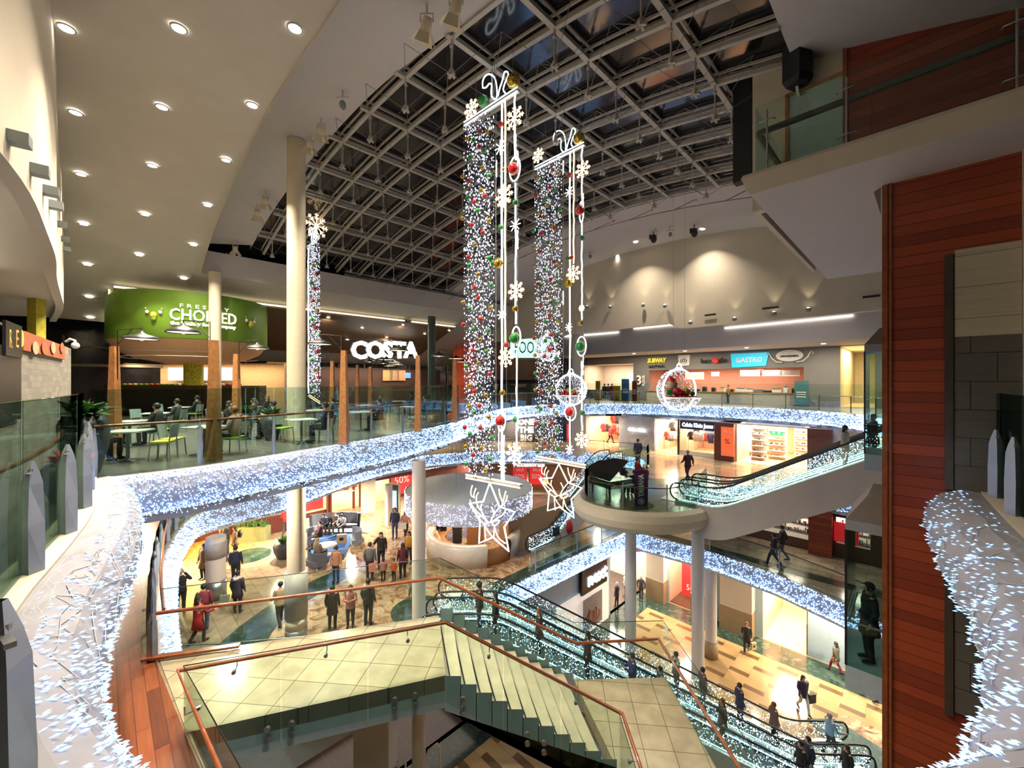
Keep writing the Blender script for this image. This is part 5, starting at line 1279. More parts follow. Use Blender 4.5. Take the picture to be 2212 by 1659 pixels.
garments(*g2, [(2.2, 1.6, .3, 3.2), (4.0, 1.9, .4, 3.6), (5.5, 1.7, 3.5, 6.5), (3.0, 1.5, 4.4, 6.4)], 'open clothes shop behind the sofas', F1, 5, [1, 2, 6, 4, 0, 7])
garments(*g1, [(1.5, 1.6, .4, 3.4)], 'window behind the sale posters', F1, 6, [2, 7, 5])
S1 = lambda px, s, py: (lambda a, y: Vector((a*y, y, (HZ-py)/F*y)))((px-CX)/F, s/K/((px-CX)/F-1))
for px, lb, w in ((632, 'red sale poster left of the cream column', 1.25), (674, 'red sale poster right of the cream column', 1.45)):
    p = S1(px, -29.1, 1088); p.z = F1+1.7; poster(p, DIRA, w, 2.4, POSR, lb, [('SALE', 0, .75, .46, TXW), ('ITEMS', 0, .42, .18, TXW), ('50%', 0, -.1, .62, TXW), ('OFF', 0, -.55, .2, TXW)])
p = S1(868, -29.1, 1045); p.z = F1+1.6; poster(p, DIRA, 1.9, 2.6, POSR, 'large red sale poster beside the digital totem', [('SALE', 0, .8, .6, TXW), ('ITEMS', 0, .4, .2, TXW), ('50%', 0, -.2, .8, TXW)])
e = empty('shop_sign', label='dark red fascia with handwritten white lettering above the light canopy', cat='shop sign')
m = MB(); p = S1(905, -29.0, 1008); slabpanel(m, Vector((p.x, p.y, Z1t-.35)), DIRA, 9, .7, .1); m.build('board', [col('dark_plum', (.05, .01, .02))], e); sign_text('Monsoon', Vector((p.x, p.y, Z1t-.33))-DIRB*-.08+DIRA*1.0, DIRA, .55, SIGNW, .03, shear=.5, parent=e)
m = MB()
for px in (707, 715, 763, 779, 843): p = S1(px, -29.2, 1000); m.box(p.x-.07, p.x+.07, p.y-.07, p.y+.07, F1, Z1t)
o = None
for px in (708, 714, 764, 778, 843):
    p = S1(px, -29.15, 1000); m = MB(); m.box(p.x-.07, p.x+.07, p.y-.07, p.y+.07, F1, Z1t); thing('door_post', m, [MAROON], 'dark brown door post of the open clothes shop', 'door post', 'dark brown shop door posts')
e = empty('light_box', label='tall glowing cream light panel beside the maroon counter', cat='light panel'); p = S1(600, -29.0, 1080); m = MB(); slabpanel(m, Vector((p.x, p.y, F1+1.7)), DIRA, .75, 3.0, .1); m.build('panel', [emit('panel_cream', (1, .85, .6), 1.6)], e)
m = MB(); p = S1(575, -28.6, 1120); srx, sry = toSR(p.x, p.y); srbox(m, srx, srx+.9, sry-1.2, sry+1.0, F1, F1+1.05); thing('counter', m, [MAROON], 'dark maroon counter against the boarded wall', 'counter')
m = MB(); p = S1(525, -28.9, 1100); m.lathe([(.35, 0), (.35, 2.4)], (p.x, p.y, F1), 16); thing('round_pillar', m, [COLP], 'short cream pillar left of the maroon boards', 'pillar')
# dark green reception wall and yellow lit floor on the far left
m = MB(); a = at(404, 1175, F1); b = at(510, 1150, F1); M_ = (a+b)/2; slabpanel(m, Vector((M_.x, M_.y+1.2, F1+.65)), (b-a).normalized(), 5.4, 1.3, .1); thing('reception_counter', m, [col('olive_panel', (.16, .16, .04))], 'olive reception counter behind the waiting group', 'counter')
m = MB(); c = at(455, 1140, F1); m.box(c.x-4, c.x+2.5, c.y+1.8, c.y+2.0, F1, Z1t); struct('wall_level_one.001', m, [col('dark_olive_wall', (.06, .05, .02))])
l = bpy.data.lights.new('yellow_lamp', 'AREA'); l.size = 2.2; l.energy = 420; l.color = (1, .62, .05); o = bpy.data.objects.new('yellow_lamp', l); COL.objects.link(o); q = at(450, 1190, F1); o.location = (q.x, q.y, F1+2.35)
m = MB(); p = at(386, 1215, F1); m.box(p.x-.8, p.x+.1, p.y-.1, p.y+.2, F1, F1+2.3); thing('notice_board', m, [MAROON], 'dark red board by the curling light band', 'board')
# Accessorize
wallrun('wall_level_one.002', [(-3.5, 34.5), (7.2, 34.5), (8.5, 33), (8.2, 30)], F1, Z1t, WOODP, [(3.6, 4.9, F1+.5, Z1t-.7), (5.2, 6.5, F1+.5, Z1t-.7)])
e = empty('shop_sign', label='white typewriter accessorize lettering on dark wood above two sale posters', cat='shop sign'); sign_text('Accessorize', atY(1143, 999, 34.3)+Vector((0, 0, -.15)), (1, 0, 0), .62, SIGNW, .04, .01, parent=e, fit=2.6)
for k, x in enumerate((1123, 1159)):
    p = atY(x, 1028, 34.2); poster(p, (1, 0, 0), 1.15, 1.45, POSR, ['left', 'right'][k]+' one of two red sale posters under the accessorize sign', [('SALE', 0, .5, .3, TXW), ('50%', 0, -.05, .5, TXW)])
# ground floor: next and neighbours on s = -14.3, red shops on r = 27.6
Z0t = F1-.95
def r0_at(px): return r_at(px, -14.3)
NX = [SR(-14.3, -2), SR(-14.3, 27.6), SR(6, 27.6)]
def tx(px): return r0_at(px)+2
def tr(px): a = (px-CX)/F; y = 27.6/K/(1+a); return 29.6+(K*(a*y-y)+14.3)
wallrun('wall_ground', NX, F0, Z0t, BLUEG, [(tx(1318), tx(1404), F0, -11.3), (tr(1446), tr(1500), F0, Z0t-.1), (tr(1648), tr(1745), F0, -11.3), (4.0, 17.0, F0, -12.5)])
g = room(SR(-14.3, r0_at(1318)), SR(-14.3, r0_at(1404)), 5, F0, -11.2, PALEW, BROWNT, 900, (1, .85, .7))
gN = g
g = room(SR(tr(1446)-43.9, 27.6), SR(tr(1500)-43.9, 27.6), 4, F0, Z0t-.05, WARM, BROWNT, 500, (1, .6, .55))
g = room(SR(tr(1648)-43.9, 27.6), SR(tr(1745)-43.9, 27.6), 5, F0, -11.2, WARM, WARMF, 1300, (1, .72, .5))
g = room(SR(-14.3, 2), SR(-14.3, 15), 9, F0, -12.4, col('dim_shop', (.3, .28, .26)), BROWNT, 160, (1, .85, .7))
m = MB(); a, b = SR(-14.2, r0_at(1200)), SR(-14.2, r0_at(1312)); M_ = (a+b)/2; slabpanel(m, Vector((M_.x, M_.y, F0+1.35)), DIRA, (b-a).length, 2.7, .05); struct('wall_ground.001', m, [emit('next_lightwall', (1, .93, .82), .45)])
e = empty('shop_sign', label='black next sign with white letters above the lit white wall', cat='shop sign'); a, b = SR(-14.05, r0_at(1250)), SR(-14.05, r0_at(1304)); M_ = (a+b)/2
m = MB(); slabpanel(m, Vector((M_.x, M_.y, -11.75)), DIRA, (b-a).length, 1.75, .3); m.build('board', [col('next_black', (.012, .01, .008), .4)], e); sign_text('next', Vector((M_.x, M_.y, -11.9))+DIRB*.03+DIRA*.25, DIRA, 1.15, SIGNW, .08, .02, parent=e, fit=2.1)
e = poster(SR(-14.0, r0_at(1272), F0+1.35), DIRA, 2.0, 1.9, col('photo_grey', (.30, .27, .25)), 'large photo display of candles on the lit shop wall', (), 'poster')
m = MB(); c = SR(-13.97, r0_at(1272), F0+1.1); m.lathe([(.0, 0), (.75, 0)], (0, 0, 0), 20); m.v = [tuple(face_M(c+Vector((0, 0, -.1)), DIRA) @ Vector((x, y*.55, .02))) for x, y, z in m.v]; m.build('table_shape', [col('photo_brown', (.25, .12, .07))], e)
for dx, hh in ((-.35, .5), (.35, .4), (.1, .3)):
    m = MB(); m.tube([c+DIRA*dx+Vector((0, 0, -.1)), c+DIRA*dx+Vector((0, 0, hh))], .07, 8); m.build('candle_shape', [col('photo_peach', (.6, .35, .22))], e)
for px0, px1, lb in ((1405, 1443, 'tan and cream stone pier at the corner of the ground floor shops'), (1562, 1632, 'wide cream and tan stone pier behind the white columns'), (1500, 1530, 'narrow stone pier left of the white columns')):
    e = empty('stone_pier', label=lb, cat='pier'); s0, s1 = tr(px0)-43.9, tr(px1)-43.9
    m = MB(); srbox(m, s0, s1, 26.9, 27.7, F0, F0+1.5); m.build('stone_base', [TANW], e); m = MB(); srbox(m, s0+.02, s1-.02, 26.94, 27.7, F0+1.5, Z0t); m.build('shaft', [CREAM], e)
e = empty('stone_pier', label='free standing square pier with a red and white notice', cat='pier'); p = at(1768, 1425, F0); s, r = toSR(p.x, p.y)
m = MB(); srbox(m, s-.55, s+.55, r, r+1.1, F0, F0+1.7); m.build('stone_base', [TANW], e); m = MB(); srbox(m, s-.53, s+.53, r+.02, r+1.08, F0+1.7, Z0t); m.build('shaft', [CREAM], e)
m = MB(); slabpanel(m, SR(s-.15, r-.02, F0+2.3), DIRB, .34, .30, .03); o = m.build('notice', [POSR], e); o['label'] = 'red notice'
m = MB()
for dx in (-.07, .07): slabpanel(m, SR(s-.15, r-.03, F0+2.3)+DIRB*dx, DIRB, .08, .12, .01)
m.build('notice_mark', [TXW], o)
p = SR(tr(1488)-43.9, 28.3, F0+1.6); poster(p, DIRB, 1.5, 2.2, POSR, 'red fifty percent poster between the piers', [('50%', 0, -.5, .55, TXW)])
p = SR(-13.9, r0_at(1392), -11.55); poster(p, (DIRA*.8+DIRB*.6), 2.4, 1.5, POSR, 'red and white sale panel in the corner window', [('SALE', 0, .2, .7, TXW), ('AW', .2, -.45, .4, SIGNO)])
def mannequin(p, rz, label, c, c2):
    e = empty('mannequin', p, rz, label=label, cat='mannequin')
    m = MB(); m.tube([(.08, 0, .05), (.09, 0, .5), (.08, 0, .9)], [.045, .06, .085], 8); m.tube([(-.08, .1, .05), (-.09, .05, .5), (-.08, 0, .9)], [.045, .06, .085], 8); m.build('legs', [c2], e)
    m = MB(); m.tube([(0, 0, .85), (0, 0, 1.1), (0, 0, 1.38), (0, 0, 1.47)], [.15, .12, .18, .06], 10); m.tube([(.17, 0, 1.38), (.27, 0, 1.1), (.2, .12, .9)], [.05, .04, .03], 8); m.tube([(-.17, 0, 1.38), (-.28, 0, 1.12), (-.25, .05, .85)], [.05, .04, .03], 8); m.build('torso', [c], e)
    m = MB(); m.sphere((0, 0, 1.62), .1, 10, 8, sc=(.85, 1, 1.2)); m.build('head', [col('mannequin_skin', (.6, .5, .42))], e)
    m = MB(); m.lathe([(0, 0), (.22, 0), (.22, .03)], (0, 0, .01), 14); m.build('base', [DARK], e)
for k, (px, py, lb, c, c2) in enumerate(((1333, 1285, 'mannequin in dark clothes by the shop entrance', (.02, .02, .03), (.02, .02, .02)), (1352, 1262, 'mannequin in black and cream in the corner window', (.5, .45, .38), (.02, .02, .02)), (1385, 1268, 'striding black mannequin in the corner window', (.02, .02, .02), (.03, .03, .03)), (1402, 1262, 'dark mannequin at the right end of the corner window', (.05, .05, .06), (.02, .02, .02)))):
    p = at(px, py+28, F0); mannequin((p.x, p.y, F0), .8+k*.9, lb, col('mann%d' % k, c), col('manl%d' % k, c2))
m = MB(); a, b = SR(-14.28, r0_at(1340)), SR(-14.28, r0_at(1404)); m.add([(a.x, a.y, F0), (b.x, b.y, F0), (b.x, b.y, -11.3), (a.x, a.y, -11.3)], [(0, 1, 2, 3)]); thing('shop_window', m, [GLSK], 'corner shop window glass with mannequins behind it', 'shop window')
for k, (px, py) in enumerate(((872, 1590), (947, 1545), (842, 1640))):
    pass
for k, (px, lb) in enumerate(((935, 'white security gate on the brown tiled shop entrance, farther one'), (745+115, 'white security gate beside the white round column'))):
    p = at(px, 1700 if k == 0 else 1740, F0); e = empty('security_gate', (p.x, p.y, F0), .8, label=lb, cat='security gate')
    m = MB(); m.tube([(-.3, 0, .1), (-.3, 0, 1.3), (-.2, 0, 1.5), (.2, 0, 1.5), (.3, 0, 1.3), (.3, 0, .1)], .04, 8); m.build('frame', [PAPER], e); m = MB(); m.box(-.36, .36, -.1, .1, 0, .12); m.build('base', [PAPER], e)
# level one jewellery windows
Z1b = F2-1.0
JR = 27.2
def sj(px): a = (px-CX)/F; y = JR/K/(1+a); return K*(a*y-y)
wallrun('wall_level_one.003', [SR(-9.5, 28.4), SR(-9.5, JR), SR(12, JR)], F1, Z1b, BROWNC, [(1.2+sj(1640)+9.5, 1.2+sj(1746)+9.5, F1+.55, Z1b-.3), (1.2+sj(1806)+9.5, 1.2+sj(1880)+9.5, F1+.75, Z1b-.3)])
gj = room(SR(sj(1640), JR), SR(sj(1746), JR), 1.6, F1, Z1b-.25, PALEW, PALEW, 420, (1, .88, .7)); gk = room(SR(sj(1806), JR), SR(sj(1880), JR), 1.6, F1, Z1b-.25, PALEW, PALEW, 300, (1, .9, .75))
for (a, b, d, n), nm, sd in ((gj, 'left', 1), (gk, 'right', 2)):
    rr = random.Random(sd); W = (b-a).length
    for q in range(4):
        e = empty('display_shelf', label='%s glass shelf level of the %s jewellery window' % (['lowest', 'second', 'third', 'top'][q], nm), cat='shelf')
        p = a+d*W/2+n*.6; M_ = face_M((p.x, p.y, F1+.7+q*.45), d); m = MB(); m.box(-W/2+.05, W/2-.05, 0, .03, -.3, .3, 0, M_); m.build('board', [SHELF if q != 2 else MAT['sale_red']], e)
        m = MB()
        for j in range(int(W/.09)):
            x = -W/2+.1+j*.088; h = rr.uniform(.05, .3); m.box(x, x+.05, .03, .03+h, rr.uniform(-.1, .0), rr.uniform(.02, .12), rr.choice((0, 0, 1, 2, 3)), M_)
        o = m.build('jewellery', [PALEW, GCAP, DARK, STEEL], e); o['kind'] = 'stuff'
m = MB(); srbox(m, sj(1750), sj(1800), JR-.5, JR+.1, F1, Z1b); thing('clad_pillar', m, [CLAD], 'red-brown timber clad pillar between two jewellery windows', 'pillar')
m = MB(); slabpanel(m, SR(sj(1828), JR-.04, F1+1.35), DIRB, 1.0, 1.0, .03); thing('window_panel', m, [POSR], 'red panel in the jewellery window next to the lift', 'panel')

# ------------------------------------------------------------ food court (level three, far side)
RF = 40.0
def sf(px): a = (px-CX)/F; y = RF/K/(1+a); return K*(a*y-y)
FG = plain('food_fascia_grey', (.20, .195, .19), .6, var=.03)
wallrun('wall_food_court', [SR(-40, RF), SR(8, RF)], F3, 3.6, FG, [(sf(1262)+40, sf(1368)+40, F3+1.0, 1.9), (sf(1402)+40, sf(1736)+40, F3+1.0, 1.15), (sf(1815)+40, sf(1890)+40, F3, 2.7)])
room(SR(sf(1262), RF), SR(sf(1368), RF), 4, F3, 2.0, col('taupe', (.34, .28, .22)), WARMF, 900, (1, .84, .66))
gf = room(SR(sf(1402), RF), SR(sf(1736), RF), 4, F3, 1.3, col('kitchen_brown', (.22, .09, .06)), WARMF, 1500, (1, .82, .66))
room(SR(sf(1815), RF), SR(sf(1890), RF), 10, F3, 2.7, col('corridor_wall', (.5, .44, .3)), WARMF, 700, (1, .8, .45))
m = MB(); srbox(m, sf(1402), sf(1736), RF-.75, RF-.1, F3, F3+1.02); m.build('x', [FG]) if False else None
e = empty('service_counter', label='long food court counter with pale front panel', cat='counter')
m = MB(); srbox(m, sf(1404), sf(1734), RF-.7, RF-.1, F3, F3+.95); m.build('front', [col('counter_pale', (.42, .37, .3))], e); m = MB(); srbox(m, sf(1402), sf(1736), RF-.78, RF-.05, F3+.95, F3+1.03); m.build('worktop', [col('counter_top', (.35, .18, .08), .3)], e)
def fsign(px, py, txt, size, mt, label, fit=None, bold=0, board=None, extra=None, shear=0):
    e = empty('shop_sign', label=label, cat='shop sign'); a = (px-CX)/F; y = (RF-.15)/K/(1+a); p = Vector((a*y, y, (HZ-py)/F*y))
    if board: 
        m = MB(); w, h, bm = board; M_ = face_M(p+DIRA*.05, DIRB); m.add([M_ @ Vector(v) for v in ((-w*.46, -h/2, 0), (w*.42, -h*.42, 0), (w/2, h/2, 0), (-w/2, h/2, 0), (-w*.46, -h/2, -.08), (w*.42, -h*.42, -.08), (w/2, h/2, -.08), (-w/2, h/2, -.08))], [(0, 1, 2, 3), (4, 5, 1, 0), (3, 2, 6, 7), (5, 6, 2, 1), (4, 0, 3, 7)]); m.build('board', [bm], e)
    if txt: sign_text(txt, p-DIRA*.05, DIRB, size, mt, .05, bold, parent=e, fit=fit, shear=shear)
    return e, p
BLK = col('text_black', (.02, .02, .02)); YSG = emit('sub_yellow', (.9, .7, .05), .6)
e, p = fsign(1418, 779, 'SUBWAY', .62, YSG, 'small white and yellow subway sign with eat fresh below', 2.0, .02, shear=.2); sign_text('eat fresh.', p-DIRA*.05+Vector((0, 0, -.55)), DIRB, .42, BLK, .03, .01, parent=e, fit=1.7, shear=.2)
fsign(1477, 779, '(O)', .5, BLK, 'white square board with a round dark logo', .6, 0, (1.15, 1.1, TXW))
e, p = fsign(1542, 779, 'kanoodle', .6, BLK, 'black kanoodle lettering with a red bowl shape', 2.3, .01); m = MB(); m.sphere(p-DIRA*.1+DIRB*.15, .3, 12, 8, sc=(1, 1, .75)); m.build('bowl', [POSR], e)
e, p = fsign(1618, 778, 'GASTRO', .62, TXW, 'bright blue gastro sign board', 2.1, .01, (3.0, 1.25, emit('gastro_blue', (.03, .5, .72), .7)))
e, p = fsign(1705, 768, '', .3, BLK, 'white oval sign with scrolls and tiny dark lettering')
m = MB(); M_ = face_M(p, DIRB); m.lathe([(0, 0), (1, 0)], (0, 0, 0), 24); m.v = [tuple(M_ @ Vector((x*.95, y*.48, .0))) for x, y, z in m.v]; m.build('oval', [PAPER], e)
for sg in (-1, 1): m = MB(); m.tube([M_ @ Vector((sg*x, y, .02)) for x, y in ((.5, -.55), (.9, -.5), (1.25, -.15), (1.4, .2), (1.55, .3), (1.65, .15), (1.5, .08))], .05, 6); m.build('scroll', [PAPER], e)
sign_text('ABRAKEBABRA', M_ @ Vector((0, -.05, .03)), DIRB, .22, BLK, .02, .004, parent=e, fit=1.3)
e = empty('level_number', label='white number three with small upright word on the grey pier', cat='sign'); a = (1383-CX)/F; y = (RF-.12)/K/(1+a); p = Vector((a*y-.15, y, (HZ-822)/F*y)); sign_text('3', p, DIRB, 1.35, TXW, .03, .03, parent=e); sign_text('FLOOR', p+DIRB*.55, (0, 0, 1), .42, TXW, .03, .01, up=-DIRB, parent=e, fit=1.1)
# menu boards and kitchen clutter
rr = random.Random(4)
for k, (px, py, w, h, mt, lb) in enumerate(((1620, 806, 1.6, .55, PALEW, 'white overhead menu behind the gastro counter'), (1667, 806, 1.5, .5, PAPER, 'white menu panel with red arc, left of two'), (1705, 806, 1.5, .5, PAPER, 'white menu panel with red arc, right of two'), (1642, 804, .5, .55, POSR, 'small red menu panel'), (1545, 808, .7, .4, PAPER, 'small white notice with round logo'), (1362, 815, .9, 1.0, emit('menu_glow', (.8, .85, .7), 1.0), 'glowing menu screens at the counter corner'), (1500, 812, 1.8, .7, WARM, 'warm lit wall panel in the kitchen'))):
    a = (px-CX)/F; y = (RF+1.2)/K/(1+a); p = Vector((a*y, y, (HZ-py)/F*y)); poster(p, DIRB, w, h, mt, lb, (), 'menu board', 'menu_board')
for k in range(16):
    px = 1425+k*19.5; a = (px-CX)/F; y = (RF-.4)/K/(1+a); h = rr.uniform(.15, .55); e = empty('counter_item', (a*y, y, F3+1.03), -PI/4, label='small %s box on the food court counter' % rr.choice(('steel', 'pale', 'dark', 'brown')), cat='box', group='small boxes on the food court counter')
    e['label'] = 'small box shaped appliance on the food court counter'; m = MB(); w = rr.uniform(.12, .4); m.box(-w, w, -.2, .2, 0, h*.8); m.build('body', [rr.choice((STEEL, PALEW, DARK, WARM))], e); m = MB(); m.box(-w*.9, w*.9, -.22, .18, h*.8, h); m.build('top', [STEEL], e)
# promotional boards and kiosk near the ring
for px, w, h, c, lb in ((1292, .55, 2.0, (.55, .3, .05), 'orange upright promotional board'), (1333, .75, 1.5, (.45, .42, .05), 'yellow-green upright promotional board'), (1322, .3, 1.5, (.4, .03, .03), 'narrow red upright board'), (1351, .8, 2.2, (.03, .14, .42), 'tall blue promotional display'), (1371, .5, 2.0, (.12, .02, .02), 'dark red upright board'), (1731, .9, 2.0, (.05, .16, .18), 'tall teal fridge at the end of the counter')):
    r = 37.2 if px < 1400 else 39; a = (px-CX)/F; y = r/K/(1+a); e = empty('promotional_board', (a*y, y, F3), -PI/4, label=lb, cat='display board')
    m = MB(); m.box(-w/2, w/2, -.06, .06, .08, h); m.build('board', [col('promo%d' % px, c)], e); m = MB(); m.box(-w/2-.05, w/2+.05, -.2, .2, 0, .08); m.build('base', [DARK], e)
    m = MB(); 
    for q in range(3): m.box(-w*.35, w*.35, -.075, -.06, h*.35+q*.18, h*.35+.07+q*.18)
    m.build('print', [TXW], e)
# wood wall with the food sign, red wall, grid windows
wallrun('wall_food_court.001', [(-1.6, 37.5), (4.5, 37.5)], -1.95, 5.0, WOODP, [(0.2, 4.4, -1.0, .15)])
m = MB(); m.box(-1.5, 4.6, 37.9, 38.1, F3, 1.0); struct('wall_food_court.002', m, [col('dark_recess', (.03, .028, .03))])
e = empty('shop_sign', label='pale green illuminated food sign on the wooden wall', cat='shop sign'); m = MB(); p = atY(1145, 752, 37.3); slabpanel(m, p, (1, 0, 0), 3.6, 1.75, .12); m.build('board', [SIGNG], e); sign_text('FOOD', p+Vector((-.2, -.04, 0)), (1, 0, 0), 1.55, TXD, .04, .0, parent=e, fit=2.4)
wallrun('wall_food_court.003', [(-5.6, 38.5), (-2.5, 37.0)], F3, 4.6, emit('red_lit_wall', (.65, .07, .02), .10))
# costa sign
e = empty('shop_sign', label='large white costa letters hanging under the brown ceiling', cat='shop sign')
for ch, px in zip('COSTA', (776, 811, 838, 863, 888)):
    a = (px-CX)/F; y = -29.0/K/(a-1); p = Vector((a*y, y, (HZ-758)/F*y)); o = sign_text(ch, p, DIRA, 1.75, SIGNW, .12, .06, parent=e, name='letter'); 
    b = sign_text(ch, p-DIRB*.12, DIRA, 1.85, DARK, .04, .10, parent=e, name='letter_back')
m = MB(); m.tube([SR(-29.1, 12.2, 3.1), SR(-29.1, 18.3, 3.1)], .03, 6); m.build('hanging_bar', [DARK], e)
# green drum canopy
DC = Vector((-17.6, 22.6, 0)); e = empty('drum_canopy', DC, label='round leaf-green drum canopy with freshly chopped lettering', cat='canopy')
m = MB(); m.lathe([(3.45, 2.05), (3.5, 2.1), (3.5, 4.35)], (0, 0, 0), 64); m.build('green_band', [DRUMG], e)
m = MB(); m.lathe([(3.45, 2.05), (3.1, 1.55), (2.4, 1.2), (1.2, .98), (0.001, .93)], (0, 0, 0), 48, flip=True); m.build('peach_underside', [SALMON], e)
m = MB(); m.lathe([(.45, -.2), (.45, 1.1)], (0, 0, 0), 20); m.build('leaf_column', [LEAFY], e)
for z in (1.5, 1.25): m = MB(); m.tube([(3.0*math.cos(a*PI/20), 3.0*math.sin(a*PI/20), z) for a in range(-36, -3)], .02, 5); m.build('hanging_rail', [PAPER], e)
def curved_text(txt, size, ang0, z, mt, fit, bold=0):
    mb = text_mb(txt, size, .04, bold); xs = [v[0] for v in mb.v]; k = fit/(max(xs)-min(xs)); rD = 3.55
    mb.v = [(DC.x*0+(rD+v[2])*math.cos(ang0+v[0]*k/rD), (rD+v[2])*math.sin(ang0+v[0]*k/rD), z+v[1]) for v in mb.v]; mb.build('lettering', mt, e)
ang = math.atan2(-DC.y, -DC.x)+.13
TXC = emit('cream_letters', (.95, .9, .75), .9)
curved_text('F R E S H L Y', .26, ang, 3.62, TXC, 2.0); curved_text('CHOPPED', .78, ang, 3.17, TXC, 2.75, .01); curved_text('the healthy food company', .24, ang, 2.78, TXC, 2.7, .01)
for k, da in enumerate((-.56, .62)):
    m = MB()
    for dd, zz, rr_, mi in ((0, 3.1, .22, 0), (-.075, 3.25, .12, 1), (.075, 3.25, .12, 1), (-.09, 3.42, .05, 1), (.09, 3.42, .05, 1), (0, 2.95, .18, 2)):
        m.sphere((3.56*math.cos(ang+da+dd), 3.56*math.sin(ang+da+dd), zz), rr_, 10, 6, mi, sc=(.6, .6, .8))
    m.build('salad_emblem', [LEAFY, PALEW, DRUMG], e)
# kitchen of the salad bar
for px, py, w, h, mt, lb in ((388, 808, 1.35, .8, PAPER, 'white menu board, first behind the salad bar'), (424, 808, 1.25, .8, PAPER, 'white menu board, second behind the salad bar'), (458, 808, 1.0, .8, PAPER, 'white menu board, third behind the salad bar'), (486, 808, .85, .8, PAPER, 'white menu board, last behind the salad bar')):
    p = atY(px, py, 25.6); poster(p, (1, .1, 0), w, h, emit('menu_lit', (.8, .76, .68), .55) if 'menu_lit' not in MAT else MAT['menu_lit'], lb, (), 'menu board', 'menu_board')
m = MB(); m.box(-25.5, -14.5, 26.0, 26.2, F3, 1.15); struct('wall_food_court.004', m, [col('bar_wall', (.62, .42, .24))])
m = MB(); a = atY(225, 900, 24.0); b = atY(560, 830, 24.0); m.box(a.x, b.x, 24.0, 24.7, F3, -.25); thing('salad_bar_counter', m, [col('bar_dark', (.10, .07, .04))], 'long dark salad bar counter with food on top', 'counter')
rr = random.Random(8)
for k in range(22):
    x = a.x+1.0+(b.x-a.x-2)*k/22; c = rr.choice(((.5, .08, .05), (.2, .35, .04), (.6, .4, .1), (.7, .65, .55))); m = MB(); m.lathe([(.0, 0), (.12, 0), (.16, .1), (.0, .13)], (x, 24.2, -.25), 8, smooth=True); thing('food_bowl', m, [col('food%s' % str(c[0]), c)], 'food bowl on top of the salad bar counter', 'bowl', 'food bowls on the salad bar')
l = bpy.data.lights.new('bar_lamp', 'AREA'); l.shape = 'RECTANGLE'; l.size = 9; l.size_y = .5; l.energy = 420; l.color = (1, .75, .45); o = bpy.data.objects.new('bar_lamp', l); COL.objects.link(o); o.location = (-19, 24.9, 1.1)
# costa counter and shelves
m = MB(); a = SR(-31.5, 12); srbox(m, -32.4, -31.8, 10.5, 21, F3, -.75); thing('coffee_counter', m, [col('coffee_counter', (.12, .07, .05))], 'dark coffee counter under the costa sign', 'counter')
m = MB(); srbox(m, -33.9, -33.5, 9.5, 23.5, F3, 1.1); struct('wall_food_court.005', m, [col('coffee_back', (.06, .03, .025))])
for k, (px, c, lb) in enumerate(((838, (.55, .28, .12), 'orange picture panel on the coffee bar wall'), (852, (.28, .24, .16), 'olive picture panel on the coffee bar wall'), (866, (.5, .25, .15), 'striped picture panel on the coffee bar wall'), (881, (.03, .06, .2), 'blue screen on the coffee bar wall'))):
    p = S1(px, -33.4, 811); poster(p, DIRA, .95 if k < 3 else .6, .95 if k < 3 else .5, col('cof%d' % k, c) if k < 3 else emit('coffee_screen', (.1, .25, .7), 1.2), lb, (), 'picture')
l = bpy.data.lights.new('coffee_lamp', 'AREA'); l.shape = 'RECTANGLE'; l.size = 9; l.size_y = .6; l.energy = 300; l.color = (1, .78, .5); o = bpy.data.objects.new('coffee_lamp', l); COL.objects.link(o); q = SR(-32.6, 16, 1.2); o.location = q; o.rotation_euler = (0, 0, PI/4)
p = atY(715, 0, 1); 
m = MB(); p = S1(612, -31.0, 806); slabpanel(m, p, DIRA, 2.0, 1.5, .08); e = empty('wall_panel', label='tan panel with a dark laurel wreath and lettering', cat='panel'); m.build('board', [col('wreath_tan', (.45, .28, .12))], e)
for k in range(16):
    a = k*PI*1.6/15+PI*.7; m = MB(); m.sphere(p+DIRA*math.cos(a)*.6+Vector((0, 0, math.sin(a)*.6))+DIRB*.06, .09, 6, 4, sc=(1, 1, .5)); m.build('wreath_leaf', [col('wreath_leaf', (.12, .06, .03))], e)
for k, t in enumerate(('SERVED', 'FRESH', 'COFFEE')): sign_text(t, p+DIRB*.05+Vector((0, 0, .22-k*.22)), DIRA, .2, col('wreath_leaf', (.12, .06, .03)), .02, parent=e)
# grey brick kiosk on the far left with red letters and food poster
BA, BB = Vector((-10.6, 8.5, 0)), Vector((-16.4, 15.2, 0)); bd = (BB-BA).normalized(); bn = Vector((bd.y, -bd.x, 0))
if bn.dot(-BA) < 0: bn = -bn
m = MB(); q = [BA-bd*2.5, BB, BB-bn*5, BA-bd*2.5-bn*5]; m.prism([(v.x, v.y) for v in q], F3, 1.22); struct('wall_left.003', m, [GBRICK])
def onBA(px, py): 
    a = (px-CX)/F; t = (a*BA.y-BA.x)/(bd.x-a*bd.y); y = BA.y+bd.y*t; return Vector((a*y, y, (HZ-py)/F*y))+bn*.06
e = empty('shop_sign', label='glowing orange letters on a dark metal panel at the brick kiosk', cat='shop sign'); p = onBA(14, 734); m = MB(); slabpanel(m, p, -bd, 1.3, .72, .05); m.build('board', [DARK], e)
for ch, px in zip('RED', (6, 21, 33)): sign_text(ch, onBA(px, 733)+bn*.03, -bd if False else bd, .55, SIGNO, .04, .0, parent=e, name='letter', fit=.2)
e = empty('poster', label='wide food photo poster of sliced bread on grey brick', cat='poster'); p = onBA(97, 751); m = MB(); slabpanel(m, p, bd, (onBA(140, 750)-onBA(54, 750)).length, .46, .04); m.build('board', [col('food_poster', (.35, .10, .04))], e)
